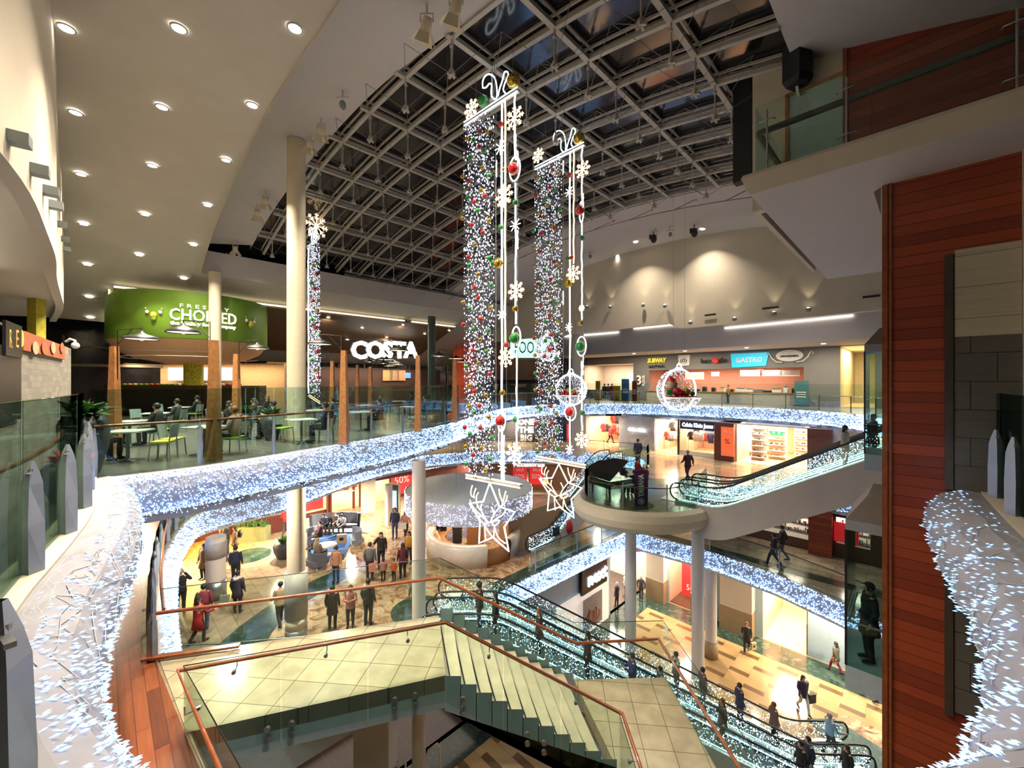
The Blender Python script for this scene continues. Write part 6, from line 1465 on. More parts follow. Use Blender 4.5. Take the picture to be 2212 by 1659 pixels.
for k in range(4):
    c = onBA(66+k*20, 751)+bn*.02; m = MB(); m.lathe([(0, 0), (1, 0)], (0, 0, 0), 16); M_ = face_M(c, bd); m.v = [tuple(M_ @ Vector((x*.36, y*.17, .01))) for x, y, z in m.v]; m.build('food_picture', [col('bread%d' % (k % 2), ((.65, .35, .2), (.5, .12, .05))[k % 2])], e)
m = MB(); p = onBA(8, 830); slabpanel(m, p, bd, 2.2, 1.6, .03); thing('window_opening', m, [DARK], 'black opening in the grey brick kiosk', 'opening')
# level one information desk with light canopy
IC = Vector((-2.35, 22.6, 0)); e = empty('light_canopy', IC, label='round white canopy hung with a curtain of tiny blue-white lights', cat='canopy')
m = MB(); m.lathe([(0.001, -5.55), (1.6, -5.6), (3.3, -5.75), (3.42, -5.85), (3.42, -6.2), (3.36, -6.75)], (0, 0, 0), 64, flip=False); m.lathe([(3.3, -6.0), (0.001, -6.0)], (0, 0, 0), 48); m.build('disc', [plain('canopy_top', (.45, .50, .52), .55)], e)
m = MB(); rr = random.Random(3)
for k in range(2300):
    a = rr.uniform(0, 2*PI); z = rr.uniform(-6.85, -5.8); d = Vector((math.cos(a), math.sin(a), 0)); m.bulb(IC+d*3.44+Vector((0, 0, z)), d, .05, .02)
thing('fairy_light_net', m, [LEDC], 'tiny white lights hanging round the information desk canopy', 'fairy lights', kind='stuff')
m = MB(); m.lathe([(3.43, -6.85), (3.43, -5.8)], (0, 0, 0), 64); m.build('net_cloth', [plain('lilac_net', (.45, .46, .58), .7)], e)
for k in range(3): m = MB(); a = k*2*PI/3; m.tube([(1.2*math.cos(a), 1.2*math.sin(a), -5.7), (1.2*math.cos(a), 1.2*math.sin(a), F3-1)], .01, 5); m.build('hanging_wire', [CABLE], e)
e = empty('information_desk', (IC.x+.2, IC.y-.1, F1), label='curved white and wood information desk under the light canopy', cat='desk')
m = MB(); m.lathe([(2.15, 0), (2.5, 0), (2.62, .9), (2.55, 1.08), (2.2, 1.08), (2.15, .95), (2.15, 0)], (0, 0, 0), 40, 0, PI*.95, PI*1.62); m.build('white_front', [plain('gloss_white', (.72, .68, .64), .2, coat=.4)], e)
m = MB(); m.lathe([(2.15, 0), (2.5, 0), (2.62, .9), (2.55, 1.08), (2.2, 1.08), (2.15, .95), (2.15, 0)], (0, 0, 0), 30, 0, PI*1.80, PI*2.25); m.build('white_front', [MAT['gloss_white']], e)
m = MB(); m.lathe([(2.2, 0), (2.45, 0), (2.45, .85), (2.2, .85), (2.2, 0)], (0, 0, 0), 12, 0, PI*1.62, PI*1.80); m.build('wood_gate', [col('desk_wood', (.45, .22, .09), .4)], e)
m = MB(); m.box(-.3, .6, -.3, .35, 0, 2.3); m.build('wood_core', [col('desk_wood', (.45, .22, .09), .4)], e)
m = MB(); m.lathe([(1.5, .72), (2.2, .72), (2.2, .76), (1.5, .76)], (0, 0, 0), 36, 0, PI*.5, PI*1.6); m.build('inner_worktop', [col('desk_wood', (.45, .22, .09), .4)], e)
for k, (px, py, lb) in enumerate(((893+60, 1149, 'dark computer screen at the left of the information desk'), (988, 1152, 'dark office equipment box inside the desk'), (1032, 1163, 'black office chair seen behind the wooden gate'))):
    p = at(px, py+20, F1); m = MB(); m.box(p.x-.25, p.x+.25, p.y-.15, p.y+.15, F1, F1+.9 if k else F1+1.15); m.box(p.x-.3, p.x+.3, p.y-.03, p.y+.03, F1+.8, F1+1.25); thing('office_equipment', m, [col('office_dark', (.03, .03, .04))], lb, 'office equipment')
l = bpy.data.lights.new('canopy_lamp', 'AREA'); l.size = 2.4; l.energy = 260; l.color = (1, .75, .5); o = bpy.data.objects.new('canopy_lamp', l); COL.objects.link(o); o.location = (IC.x, IC.y, -6.1)
# digital totem
p = at(848, 1125, F1); e = empty('digital_totem', (p.x, p.y, F1), -.25, label='black digital totem with blue screen and pale back', cat='digital sign')
m = MB(); m.prism([(-.42, 0), (.42, 0), (.42, .14), (-.42, .14)], 0, 2.35); m.build('body', [DARK], e); m = MB(); m.box(-.3, .3, -.015, 0, .85, 2.0); m.build('screen', [emit('totem_screen', (.25, .5, .8), 1.2)], e); m = MB(); m.tube([(.46, .07, 0), (.46, .07, 2.2), (.35, .07, 2.42), (-.3, .07, 2.45)], .07, 8); m.build('pale_frame', [COLP], e)
# planters
def planter(p, r, h, label, seed, spread=.6, lh=.6, mt=None):
    e = empty('planter', p, label=label, cat='planter'); rr = random.Random(seed); m = MB(); m.lathe([(r*.6, 0), (r*.95, h*.5), (r, h*.85), (r*.8, h), (r*.7, h*.95), (0.001, h*.95)], (0, 0, 0), 24); m.build('pot', [mt or col('planter_dark', (.04, .045, .05), .5)], e)
    m = MB()
    for k in range(90):
        a = rr.uniform(0, 2*PI); t = rr.uniform(.2, 1.2); L = rr.uniform(.6, 1)*spread; b = Vector((rr.uniform(-.2, .2)*r, rr.uniform(-.2, .2)*r, h*.95)); d = Vector((math.cos(a)*math.sin(t), math.sin(a)*math.sin(t), math.cos(t)*lh/spread)); w = Vector((-math.sin(a), math.cos(a), 0))*L*.09
        c = b+d*L*.6; q = b+d*L+Vector((0, 0, -L*.18)); m.add([b, c+w, q, c-w], [(0, 1, 2, 3)])
    m.build('leaves', [col('plant_green', (.05, .13, .035), .6, var=.4)], e); return e
p = at(613, 1205, F1); planter(p, .5, .8, 'dark round planter beside the cream sleeve column', 1)
p = at(545, 1165, F1); m = MB(); m.box(p.x-.9, p.x+.9, p.y-.3, p.y+.3, F1, F1+.75); e = empty('planter', label='long olive planter box by the maroon boards', cat='planter'); m.build('box', [col('olive_planter', (.22, .24, .12))], e); m = MB(); rr = random.Random(2)
for k in range(120): q = Vector((p.x+rr.uniform(-.85, .85), p.y+rr.uniform(-.25, .25), F1+.75)); m.add([q, q+Vector((.05, 0, .2)), q+Vector((rr.uniform(-.1, .1), rr.uniform(-.1, .1), .35)), q+Vector((-.05, 0, .2))], [(0, 1, 2, 3)])
m.build('leaves', [MAT['plant_green']], e)
# ------------------------------------------------------------ people
SKIN = plain('skin', (.55, .33, .24), .55, var=.05); SKIND = plain('skin_deep', (.28, .16, .11), .55, var=.05); EYEM = col('eye_dark', (.02, .015, .015), .3)
HAIR = {'b': (.03, .018, .012), 'k': (.012, .01, .01), 'y': (.42, .28, .12), 'g': (.3, .29, .28), 'r': (.16, .06, .02), 'w': (.6, .58, .55)}
def V3(*a): return Vector(a)
def joints(pose):
    J = dict(pel=V3(0, 0, .93), sp=V3(0, 0, 1.12), ch=V3(0, 0, 1.32), nb=V3(0, 0, 1.45), nk=V3(0, .01, 1.51), hd=V3(0, .02, 1.60), ht=V3(0, .005, 1.68))
    for s, n in ((1, 'R'), (-1, 'L')):
        J['sh'+n] = V3(.175*s, 0, 1.41); J['el'+n] = V3(.235*s, -.03, 1.15); J['wr'+n] = V3(.24*s, .07, .92)
        J['hp'+n] = V3(.09*s, 0, .90); J['kn'+n] = V3(.10*s, .03, .50); J['an'+n] = V3(.10*s, -.01, .09); J['to'+n] = V3(.11*s, .14, .04)
    if pose == 'walk' or pose == 'walkb':
        a, b = ('R', 'L') if pose == 'walk' else ('L', 'R'); sa = 1 if a == 'R' else -1
        J['kn'+a] += V3(0, .16, .03); J['an'+a] += V3(0, .30, .01); J['to'+a] += V3(0, .30, .04)
        J['kn'+b] += V3(0, -.05, .0); J['an'+b] += V3(0, -.30, .06); J['to'+b] += V3(0, -.27, .0)
        J['wr'+a] += V3(0, -.2, .03); J['el'+a] += V3(0, -.08, 0); J['wr'+b] += V3(0, .18, .06); J['el'+b] += V3(0, .05, 0)
    if pose in ('phone', 'sitphone'):
        for s, n in ((1, 'R'), (-1, 'L')): J['el'+n] = V3(.22*s, .06, 1.16); J['wr'+n] = V3(.07*s, .28, 1.22)
    if pose == 'call': J['elR'] = V3(.30, .08, 1.24); J['wrR'] = V3(.12, .08, 1.52)
    if pose == 'bag': J['wrR'] = V3(.25, .12, 1.02); J['elR'] = V3(.25, -.06, 1.16)
    if pose == 'push':
        for s, n in ((1, 'R'), (-1, 'L')): J['el'+n] = V3(.24*s, .14, 1.12); J['wr'+n] = V3(.2*s, .42, 1.06)
        J['knR'] += V3(0, .12, 0); J['anL'] += V3(0, -.22, .03); J['toL'] += V3(0, -.2, 0); J['anR'] += V3(0, .14, 0); J['toR'] += V3(0, .14, 0)
    if pose.startswith('sit'):
        for k in J:
            if k[:2] in ('kn', 'an', 'to'): continue
            J[k] = J[k]+V3(0, 0, -.42)
        for s, n in ((1, 'R'), (-1, 'L')):
            J['kn'+n] = V3(.13*s, .42, .50); J['an'+n] = V3(.13*s, .40, .09); J['to'+n] = V3(.14*s, .55, .04)
            if pose == 'sit': J['el'+n] = V3(.25*s, .05, .74); J['wr'+n] = V3(.14*s, .28, .66)
        if pose == 'sitlean':
            for k in J:
                if k[:2] not in ('kn', 'an', 'to', 'hp') and k != 'pel': J[k] = J[k]+V3(0, (J[k].z-.5)*.45, -(J[k].z-.5)*.12)
            for s, n in ((1, 'R'), (-1, 'L')): J['wr'+n] = V3(.08*s, .55, .60); J['el'+n] = V3(.24*s, .35, .66)
    if pose == 'kneel':
        for k in J:
            if k[:2] in ('kn', 'an', 'to'): continue
            J[k] = J[k]+V3(0, 0, -.45)
        for s, n in ((1, 'R'), (-1, 'L')): J['kn'+n] = V3(.12*s, .2, .12); J['an'+n] = V3(.12*s, -.22, .08); J['to'+n] = V3(.12*s, -.32, .03)
    return J
BODYC = {}
def bodymesh(pose):
    if pose in BODYC: return BODYC[pose]
    J = joints(pose); vs, es, rr = [], [], []
    def v(p, r, par=None):
        vs.append(tuple(p)); rr.append(r); i = len(vs)-1
        if par is not None: es.append((par, i))
        return i
    pel = v(J['pel'], .13); sp = v(J['sp'], .115, pel); ch = v(J['ch'], .13, sp); nb = v(J['nb'], .065, ch); nk = v(J['nk'], .052, nb); hd = v(J['hd'], .085, nk); ht = v(J['ht'], .066, hd)
    v(J['hd']+V3(0, .10, -.005), .014, hd)
    for n, s in (('R', 1), ('L', -1)):
        sh = v(J['sh'+n], .055, ch); el = v(J['el'+n], .042, sh); wr = v(J['wr'+n], .026, el); d = (J['wr'+n]-J['el'+n]).normalized(); sd = V3(0, 1, 0).cross(d); sd = sd.normalized() if sd.length > .2 else V3(1, 0, 0)
        pm = v(J['wr'+n]+d*.055, .03, wr)
        for k in range(4):
            f1 = v(J['wr'+n]+d*.105+sd*(k-1.5)*.02, .0095, pm); v(J['wr'+n]+d*(.15-.008*abs(k-1.4))+sd*(k-1.5)*.023+V3(0, .02, 0), .008, f1)
        t1 = v(J['wr'+n]+d*.05-sd*.045*s, .011, pm); v(J['wr'+n]+d*.085-sd*.06*s, .0095, t1)
        hp = v(J['hp'+n], .085, pel); kn = v(J['kn'+n], .058, hp); an = v(J['an'+n], .038, kn); v(J['to'+n], .034, an)
    me = bpy.data.meshes.new('person'); me.from_pydata(vs, es, []); o = bpy.data.objects.new('tmp', me); COL.objects.link(o)
    md = o.modifiers.new('s', 'SKIN'); md.use_smooth_shade = True; me.skin_vertices.new() if not me.skin_vertices else None
    for i, sv in enumerate(me.skin_vertices[0].data): sv.radius = (rr[i], rr[i]); sv.use_root = (i == 0)
    o.modifiers.new('u', 'SUBSURF').levels = 1
    bpy.context.view_layer.update(); out = bpy.data.meshes.new_from_object(o.evaluated_get(bpy.context.evaluated_depsgraph_get()))
    bpy.data.objects.remove(o)
    bm = bmesh.new(); bm.from_mesh(out)
    hc = J['hd']
    for sx in (-.032, .032):
        r_ = bmesh.ops.create_icosphere(bm, subdivisions=1, radius=.011, matrix=Matrix.Translation(hc+V3(sx, .082, .018)))
        for f in {f for q in r_['verts'] for f in q.link_faces}: f.material_index = 1
    r_ = bmesh.ops.create_cube(bm, size=1, matrix=Matrix.Translation(hc+V3(0, .083, -.038)) @ Matrix.Diagonal((.042, .012, .010, 1)))
    for f in {f for q in r_['verts'] for f in q.link_faces}: f.material_index = 2
    for sx in (-.085, .085): bmesh.ops.create_icosphere(bm, subdivisions=1, radius=.022, matrix=Matrix.Translation(hc+V3(sx, -.005, 0)) @ Matrix.Diagonal((.5, .8, 1.3, 1)))
    bm.to_mesh(out); bm.free(); out.materials.clear()
    for p_ in out.polygons: p_.use_smooth = True
    BODYC[pose] = out; return out
def loft(m, rings, n=12, mi=0):
    vs = []
    for c, rx, ry in rings:
        for k in range(n): a = 2*PI*k/n; vs.append((c.x+rx*math.cos(a), c.y+ry*math.sin(a), c.z))
    fs = [(i*n+k, i*n+(k+1) % n, (i+1)*n+(k+1) % n, (i+1)*n+k) for i in range(len(rings)-1) for k in range(n)]
    m.add(vs, fs+[tuple(range(n-1, -1, -1)), tuple(range((len(rings)-1)*n, len(rings)*n))], mi, True)
BMC = {}
def person(p, rz, h, pose, coat, tr, hair, label, cl=0, hs='short', skin=0, extra=None, group=None):
    e_name = 'person'; key = (pose, skin)
    if key not in BMC:
        me = bodymesh(pose).copy(); 
        for mt in ((SKIN, SKIND)[skin], EYEM, col('lip', (.4, .12, .1))): me.materials.append(mt)
        BMC[key] = me
    k = h/1.75; o = bpy.data.objects.new(e_name, BMC[key]); COL.objects.link(o); o.location = p; o.rotation_euler = (0, 0, rz); o.scale = (k, k, k); tag(o, label, 'person', group)
    J = joints(pose); cm = col('cloth_%02d%02d%02d' % tuple(int(x*99) for x in coat), coat); tm_ = col('cloth_%02d%02d%02d' % tuple(int(x*99) for x in tr), tr)
    m = MB(); hipz = J['pel']
    rings = [(J['pel']+V3(0, 0, -.03), .19, .145), (J['sp'], .175, .135), (J['ch'], .20, .145), (J['ch']+(J['nb']-J['ch'])*.75, .165, .115), (J['nb']+V3(0, 0, .015), .075, .075)]
    if cl and not pose.startswith('sit'): rings = [(J['pel']+V3(0, 0, -cl), .19+cl*.12, .16+cl*.1)]+rings
    loft(m, rings)
    for n, s in (('R', 1), ('L', -1)):
        a, b, c = J['sh'+n], J['el'+n], J['wr'+n]; m.tube([a+V3(-.03*s, 0, 0), a.lerp(b, .25), b, b.lerp(c, .5), c], [.078, .072, .06, .052, .042], 8)
    m.build('jacket', [cm], o)
    m = MB(); loft(m, [(J['pel']+V3(0, 0, -.10), .15, .12), (J['pel']+V3(0, 0, .04), .165, .13)])
    for n in 'RL': m.tube([J['hp'+n]+V3(0, 0, .02), J['hp'+n].lerp(J['kn'+n], .35), J['kn'+n], J['kn'+n].lerp(J['an'+n], .5), J['an'+n]+V3(0, 0, .01)], [.10, .098, .07, .062, .052], 8)
    m.build('trousers', [tm_], o)
    for n in 'RL':
        m = MB(); a, t = J['an'+n], J['to'+n]; m.tube([a+V3(0, -.05, -.04), a+V3(0, 0, -.03), a.lerp(t, .6)+V3(0, 0, -.0), t+V3(0, .03, 0)], [.035, .05, .046, .03], 8); m.build('shoe', [col('shoe_dark', (.02, .018, .016), .4)], o)
    hm = col('hair_'+hair, HAIR[hair], .6) if hair in HAIR else cm; hc = J['hd']; m = MB()
    m.sphere(hc+V3(0, -.018, .03), .105, 12, 8, sc=(.92, .98, 1.0))
    m.v = [(x, y if y < hc.y+.055 or z > hc.z+.055 else hc.y+.045, z) for x, y, z in m.v]
    if hs == 'long': loft(m, [(hc+V3(0, -.075, -.27), .085, .03), (hc+V3(0, -.07, -.12), .105, .055), (hc+V3(0, -.03, .02), .10, .075)])
    if hs == 'bun': m.sphere(hc+V3(0, -.12, .09), .05, 8, 6)
    if hs == 'hat': m.sphere(hc+V3(0, -.01, .06), .115, 12, 8, sc=(1, 1, .8)); m.sphere(hc+V3(0, -.01, .16), .03, 6, 4)
    if hs == 'hood': m.tube([J['nb']+V3(-.1, -.02, .02), J['nb']+V3(0, -.13, .0), J['nb']+V3(.1, -.02, .02)], [.04, .07, .04], 8)
    m.build('hair' if hs != 'hat' else 'hat', [hm], o)
    if hs == 'hood': m = MB(); m.tube([J['nb']+V3(-.12, .0, .02), J['nb']+V3(-.08, -.11, .03), J['nb']+V3(0, -.15, -.02), J['nb']+V3(.08, -.11, .03), J['nb']+V3(.12, .0, .02)], [.03, .06, .08, .06, .03], 8); m.build('hood', [col('hood_pale', (.6, .6, .6))], o)
    if extra == 'backpack': m = MB(); m.sphere(J['ch']+V3(0, -.22, -.05), .18, 10, 8, sc=(.9, .6, 1.2)); m.build('backpack', [DARK], o)
    if extra == 'scarf': m = MB(); m.tube([J['nb']+V3(.08, .05, .02), J['nb']+V3(0, -.08, .03), J['nb']+V3(-.08, .05, .02), J['nb']+V3(0, .1, -.0)], .045, 8, closed=True); m.build('scarf', [col('scarf_pink', (.6, .2, .18))], o)
    return o
def bag(p, w, h, c, label, rz=.3, mark=None):
    e = empty('shopping_bag', p, rz, label=label, cat='bag'); m = MB(); m.box(-w/2, w/2, -w*.18, w*.18, 0, h); m.build('bag_body', [col('bag_%02d%02d%02d' % tuple(int(x*99) for x in c), c, .6)], e)
    m = MB(); m.tube([(-w*.2, 0, h), (-w*.12, 0, h+.12), (w*.12, 0, h+.12), (w*.2, 0, h)], .008, 5); m.build('handle', [DARK], e)
    if mark: m = MB(); m.box(-w*.22, w*.22, -w*.19, -w*.18, h*.35, h*.68); m.build('print', [mark], e)
    return e
BK, NV, GY, BR, RD, MR, BL, CM, TN, DG, WH, PK, OR_, GN, CH = (.015, .014, .016), (.02, .03, .08), (.10, .11, .12), (.13, .08, .045), (.42, .015, .02), (.22, .03, .05), (.03, .06, .18), (.5, .44, .34), (.40, .27, .16), (.04, .045, .04), (.6, .6, .6), (.5, .22, .2), (.55, .12, .03), (.06, .07, .04), (.05, .05, .055)
JN, DK = (.05, .08, .16), (.02, .02, .025)
PPL = [  # px, py(feet), level, heading, height, pose, coat, trousers, hair, style, coat length, label, extra
 (440, 1252, F1, 3.0, 1.68, 'stand', BR, DK, 'k', 'long', .35, 'woman in a brown coat with long dark hair facing the camera', None),
 (464, 1240, F1, .4, 1.75, 'walk', BL, JN, 'r', 'short', 0, 'person in a blue hooded jacket with a red bag near the yellow floor', None),
 (478, 1222, F1, .2, 1.86, 'walk', BK, BK, 'y', 'short', 0, 'tall fair haired man in black seen from behind', None),
 (489, 1200, F1, 2.9, 1.74, 'phone', BK, DK, 'k', 'short', 0, 'person in a black top looking at hands beside the screen column', None),
 (508, 1207, F1, 2.2, 1.70, 'stand', BR, (.12, .06, .03), 'b', 'long', .2, 'woman in brown leaning beside the white screen column', 'backpack'),
 (509, 1262, F1, .3, 1.76, 'stand', NV, DK, 'b', 'short', 0, 'man in a navy coat standing behind the pale hooded person', None),
 (513, 1325, F1, .1, 1.70, 'stand', (.03, .025, .045), DK, 'k', 'hood', .25, 'person in a dark parka with a pale fur hood', None),
 (390, 1325, F1, .6, 1.78, 'call', BK, DK, 'g', 'short', .1, 'grey haired man in a black jacket next to the curling light band', None),
 (428, 1390, F1, -.4, 1.68, 'push', RD, BK, 'k', 'long', .38, 'woman in a bright red coat behind the wooden handrail', None),
 (440, 1362, F1, .5, 1.74, 'stand', MR, JN, 'b', 'short', 0, 'man in a dark red jumper beside the red coated woman', None),
 (606, 1352, F1, .8, 1.68, 'walk', TN, DK, 'k', 'short', .1, 'person in a tan cardigan leaning forward left of the poster column', None),
 (726, 1258, F1, 3.1, 1.66, 'bag', (.32, .17, .10), NV, 'k', 'hat', .1, 'woman in a brown coat and dark hat carrying flat paper bags', None),
 (799, 1255, F1, .1, 1.80, 'stand', GY, DK, 'b', 'short', 0, 'man in a grey jacket seen from behind on the plaza', None),
 (823, 1228, F1, 3.4, 1.80, 'call', BK, BK, 'b', 'hood', .05, 'man in a black padded jacket on the phone', None),
 (828, 1256, F1, .4, 1.12, 'stand', PK, DK, 'b', 'long', .15, 'small child in a pale pink coat holding a hand', None),
 (870, 1250, F1, .5, 1.68, 'stand', (.10, .02, .04), DK, 'k', 'long', .2, 'woman with dark hair, striped scarf and wine coloured bag', 'scarf'),
 (884, 1218, F1, 3.0, 1.66, 'stand', (.55, .28, .03), DK, 'k', 'long', 0, 'woman in mustard yellow half hidden by the white column', None),
 (851, 1256, F1, 2.8, 1.05, 'stand', OR_, DK, 'k', 'bun', .12, 'small child in a bright orange coat', None),
 (853, 1163, F1, 3.1, 1.82, 'stand', NV, JN, 'b', 'short', 0, 'man in a navy striped jumper before the digital totem', None),
 (876, 1163, F1, 3.7, 1.66, 'walk', (.4, .2, .2), DK, 'k', 'long', 0, 'woman in pink carrying a square white bag by the light canopy', None),
 (618, 1160, F1, .2, 1.78, 'walk', (.5, .02, .02), DK, 'k', 'short', 0, 'man in a bright red top walking to the sale window', None),
 (718, 1360, F1, .2, 1.64, 'stand', (.03, .02, .02), DK, 'k', 'long', .3, 'woman in a dark brown coat just behind the glass railing', None),
 (757, 1356, F1, 3.3, 1.58, 'phone', (.42, .17, .14), DK, 'k', 'hat', .1, 'girl in a salmon coat and dark bobble hat by the railing', None),
 (795, 1352, F1, -.2, 1.80, 'stand', (.02, .02, .02), DK, 'b', 'hood', .1, 'person in a dark hooded coat with a large backpack', 'backpack'),
 (898, 1335, F1, .4, 1.70, 'stand', (.12, .16, .2), DK, 'b', 'short', .1, 'blue-grey clad person behind the slim white column', None),
 (958, 1175, F1, 3.1, 1.70, 'phone', BK, DK, 'k', 'short', .0, 'staff member in a black suit inside the information desk', None),
 (1613, 1408, F0, 2.6, 1.68, 'walk', BK, BK, 'r', 'long', .35, 'woman in a black coat striding across the checkered floor', None),
 (1735, 1538, F0, 3.0, 1.70, 'walkb', (.03, .02, .05), (.5, .45, .4), 'k', 'long', .2, 'woman in a dark coat and pale trousers with a black bag', None),
 (1806, 1455, F0, .4, 1.66, 'walkb', (.10, .10, .07), MR, 'k', 'long', .15, 'woman in an olive fur-collared coat and dark red trousers', None),
 (1880, 1512, F0, .6, 1.75, 'walk', BK, DK, 'k', 'short', .1, 'person whose legs show below the glass lift', None),
 (1822, 1398, F0, .3, 1.72, 'stand', BK, DK, 'k', 'short', .1, 'dark clad person partly hidden by the lift edge', None),
 (1486, 1038, F2, .1, 1.80, 'walk', (.05, .015, .02), DK, 'g', 'short', .15, 'man in a dark maroon coat walking from the camera on level two', None),
 (1378, 1003, F2, -.1, 1.80, 'stand', NV, JN, 'k', 'short', .05, 'man in a navy jacket before the grey marble shop wall', None),
 (1314, 1052, F2, -.4, 1.62, 'stand', (.08, .02, .02), DK, 'k', 'short', 0, 'person in dark red at the grand piano', None),
 (1345, 1052, F2, -.9, 1.30, 'stand', NV, (.12, .12, .1), 'k', 'short', 0, 'child in dark blue and a cap beside the piano', None),
 (1377, 1058, F2, -1.6, 1.78, 'push', (.34, .02, .03), DK, 'k', 'short', 0, 'man in a red football shirt reaching forward on the platform', None),
 (1397, 1052, F2, 1.8, 1.15, 'stand', (.3, .10, .10), BK, 'b', 'short', 0, 'small child standing in front of the red shirted man', None),
 (1353, 1066, F2, 2.9, 1.60, 'kneel', (.16, .06, .06), DK, 'k', 'short', 0, 'crouching child behind the piano lid', None),
 (1370, 1068, F2, 3.0, 1.70, 'kneel', NV, DK, 'b', 'short', 0, 'crouching person next to the purple banner', None),
 (1318, 958, F2, -1.2, 1.66, 'walk', (.5, .02, .04), BK, 'k', 'long', .15, 'woman in a red coat walking inside the red clothes shop', None),
 (1727, 975, F2, .3, 1.70, 'stand', (.15, .45, .42), (.12, .08, .06), 'y', 'long', 0, 'woman in a turquoise top inside the shoe shop', None),
 (1672, 1224, F1, .7, 1.68, 'walkb', (.05, .02, .03), DK, 'k', 'short', .3, 'person in a long dark coat in front of the jewellery window', None),
 (1690, 1208, F1, .7, 1.76, 'walk', (.06, .05, .05), GY, 'k', 'hat', .1, 'person in a grey-brown jacket and cap by the jewellery window', None),
]
for px, py, z, rz, h, pose, c, t, hr, st, cl, lb, ex in PPL:
    person(at(px, py, z)+V3(0, 0, .015), rz, h, pose, c, t, hr, lb, cl, st, 0, ex)
def onesc(key, lane, tt, side): pass
# riders: (escalator key, distance along, sideways, heading offset)
RID = [('b', 14.6, .1, 0, 1.76, 'stand', BK, DK, 'k', 'hat', .1, 'man in a flat dark cap near the top of the long escalator'), ('b', 14.0, -.2, 0, 1.62, 'stand', BK, DK, 'k', 'long', .1, 'woman in black next to the man in a flat cap'), ('b', 12.4, 0, 0, 1.66, 'stand', (.05, .03, .03), DK, 'r', 'long', .3, 'woman with auburn hair in a dark coat on the long escalator'),
 ('b', 10.6, .1, 0, 1.66, 'stand', BK, DK, 'k', 'long', .3, 'person in a black coat behind the half landing railing'), ('b', 9.0, -.1, 0, 1.78, 'phone', (.03, .04, .16), DK, 'b', 'short', 0, 'man in a blue jumper looking down on the escalator'), ('b', 7.9, .1, 0, 1.70, 'stand', (.04, .06, .12), DK, 'b', 'short', 0, 'person in dark blue where the wooden handrail turns'),
 ('a', 6.9, .1, PI, 1.72, 'stand', (.12, .07, .05), DK, 'b', 'short', .1, 'person in brown on the far lane between two glass sides'), ('a', 5.9, -.1, PI, 1.72, 'stand', (.06, .05, .05), DK, 'b', 'short', 0, 'person in dark grey on the far lane behind the column footing'), ('a', 4.3, .1, PI, 1.74, 'stand', (.03, .03, .06), DK, 'b', 'short', .1, 'man in a dark jacket halfway down the far lane'),
 ('b', 5.6, .1, 0, 1.66, 'bag', BK, DK, 'r', 'long', .3, 'woman in a black coat holding a pink paper bag'), ('a', 2.9, .1, PI, 1.66, 'stand', (.14, .08, .06), DK, 'r', 'long', .2, 'woman in brown with reddish hair on the far lane'), ('b', 2.9, -.2, 0, 1.70, 'stand', BK, DK, 'k', 'short', .2, 'person in a long black coat near the foot of the escalator'),
 ('b', 2.3, .25, 0, 1.74, 'stand', (.02, .03, .06), DK, 'k', 'short', .1, 'man in dark navy with a grey shirt near the escalator foot'), ('a', .7, .0, PI, 1.74, 'push', (.22, .36, .52), (.04, .04, .04), 'g', 'short', 0, 'grey haired man in a light blue shirt at the escalator foot'), ('b', .9, .2, 0, 1.64, 'stand', BK, DK, 'k', 'long', .1, 'dark haired woman at the bottom edge near the yellow strip'), ('b', -.9, .2, 0, 1.72, 'stand', (.08, .03, .05), DK, 'k', 'short', 0, 'person in dark purple stepping off the long escalator'),
 ('c', 6.1, .1, PI, 1.66, 'stand', (.45, .4, .33), CM, 'k', 'long', .1, 'woman in a cream coat riding up to the food court'), ('c', 6.9, -.1, PI, 1.66, 'stand', (.03, .02, .015), DK, 'b', 'long', .35, 'woman with long dark hair in front on the white sided escalator')]
for key, x, w_, dr, h, pose, c, t, hr, st, cl, lb in RID:
    e, P, zz = ES[key]; q = Vector(e.location)+P(x, w_, zz(x)+.02); d = P(1, 0, 0); rz = math.atan2(d.y, d.x)-PI/2+dr+(PI if key == 'c' else 0)
    person(q, rz, h, pose, c, t, hr, lb, cl, st)
q = SR(-.80, 11.95, -6.18); person(q, 1.2, 1.78, 'stand', (.012, .014, .03), DK, 'k', 'large man in a dark navy coat inside the lower glass lift', .3, 'short')
q = SR(-.2, 11.85, -6.18); person(q, 2.6, 1.68, 'phone', (.3, .15, .08), GN, 'b', 'person in tan beside the navy coated man in the lift', .1, 'short')
for px, lb, c in ((1306, 'first person queueing at the far counter', BK), (1314, 'second person queueing at the far counter', (.08, .03, .04)), (1322, 'third person queueing at the far counter', CH)):
    a = (px-CX)/F; y = 38.6/K/(1+a); person(V3(a*y, y, F3+.01), -.6, 1.72, 'stand', c, DK, 'k', lb+' in dark clothes', 0, 'short')
a = (1573-CX)/F; y = 39.0/K/(1+a); person(V3(a*y, y, F3+.01), 1.5, 1.68, 'bag', (.4, .2, .08), DK, 'b', 'customer in tan leaning at the food court counter', 0, 'short')
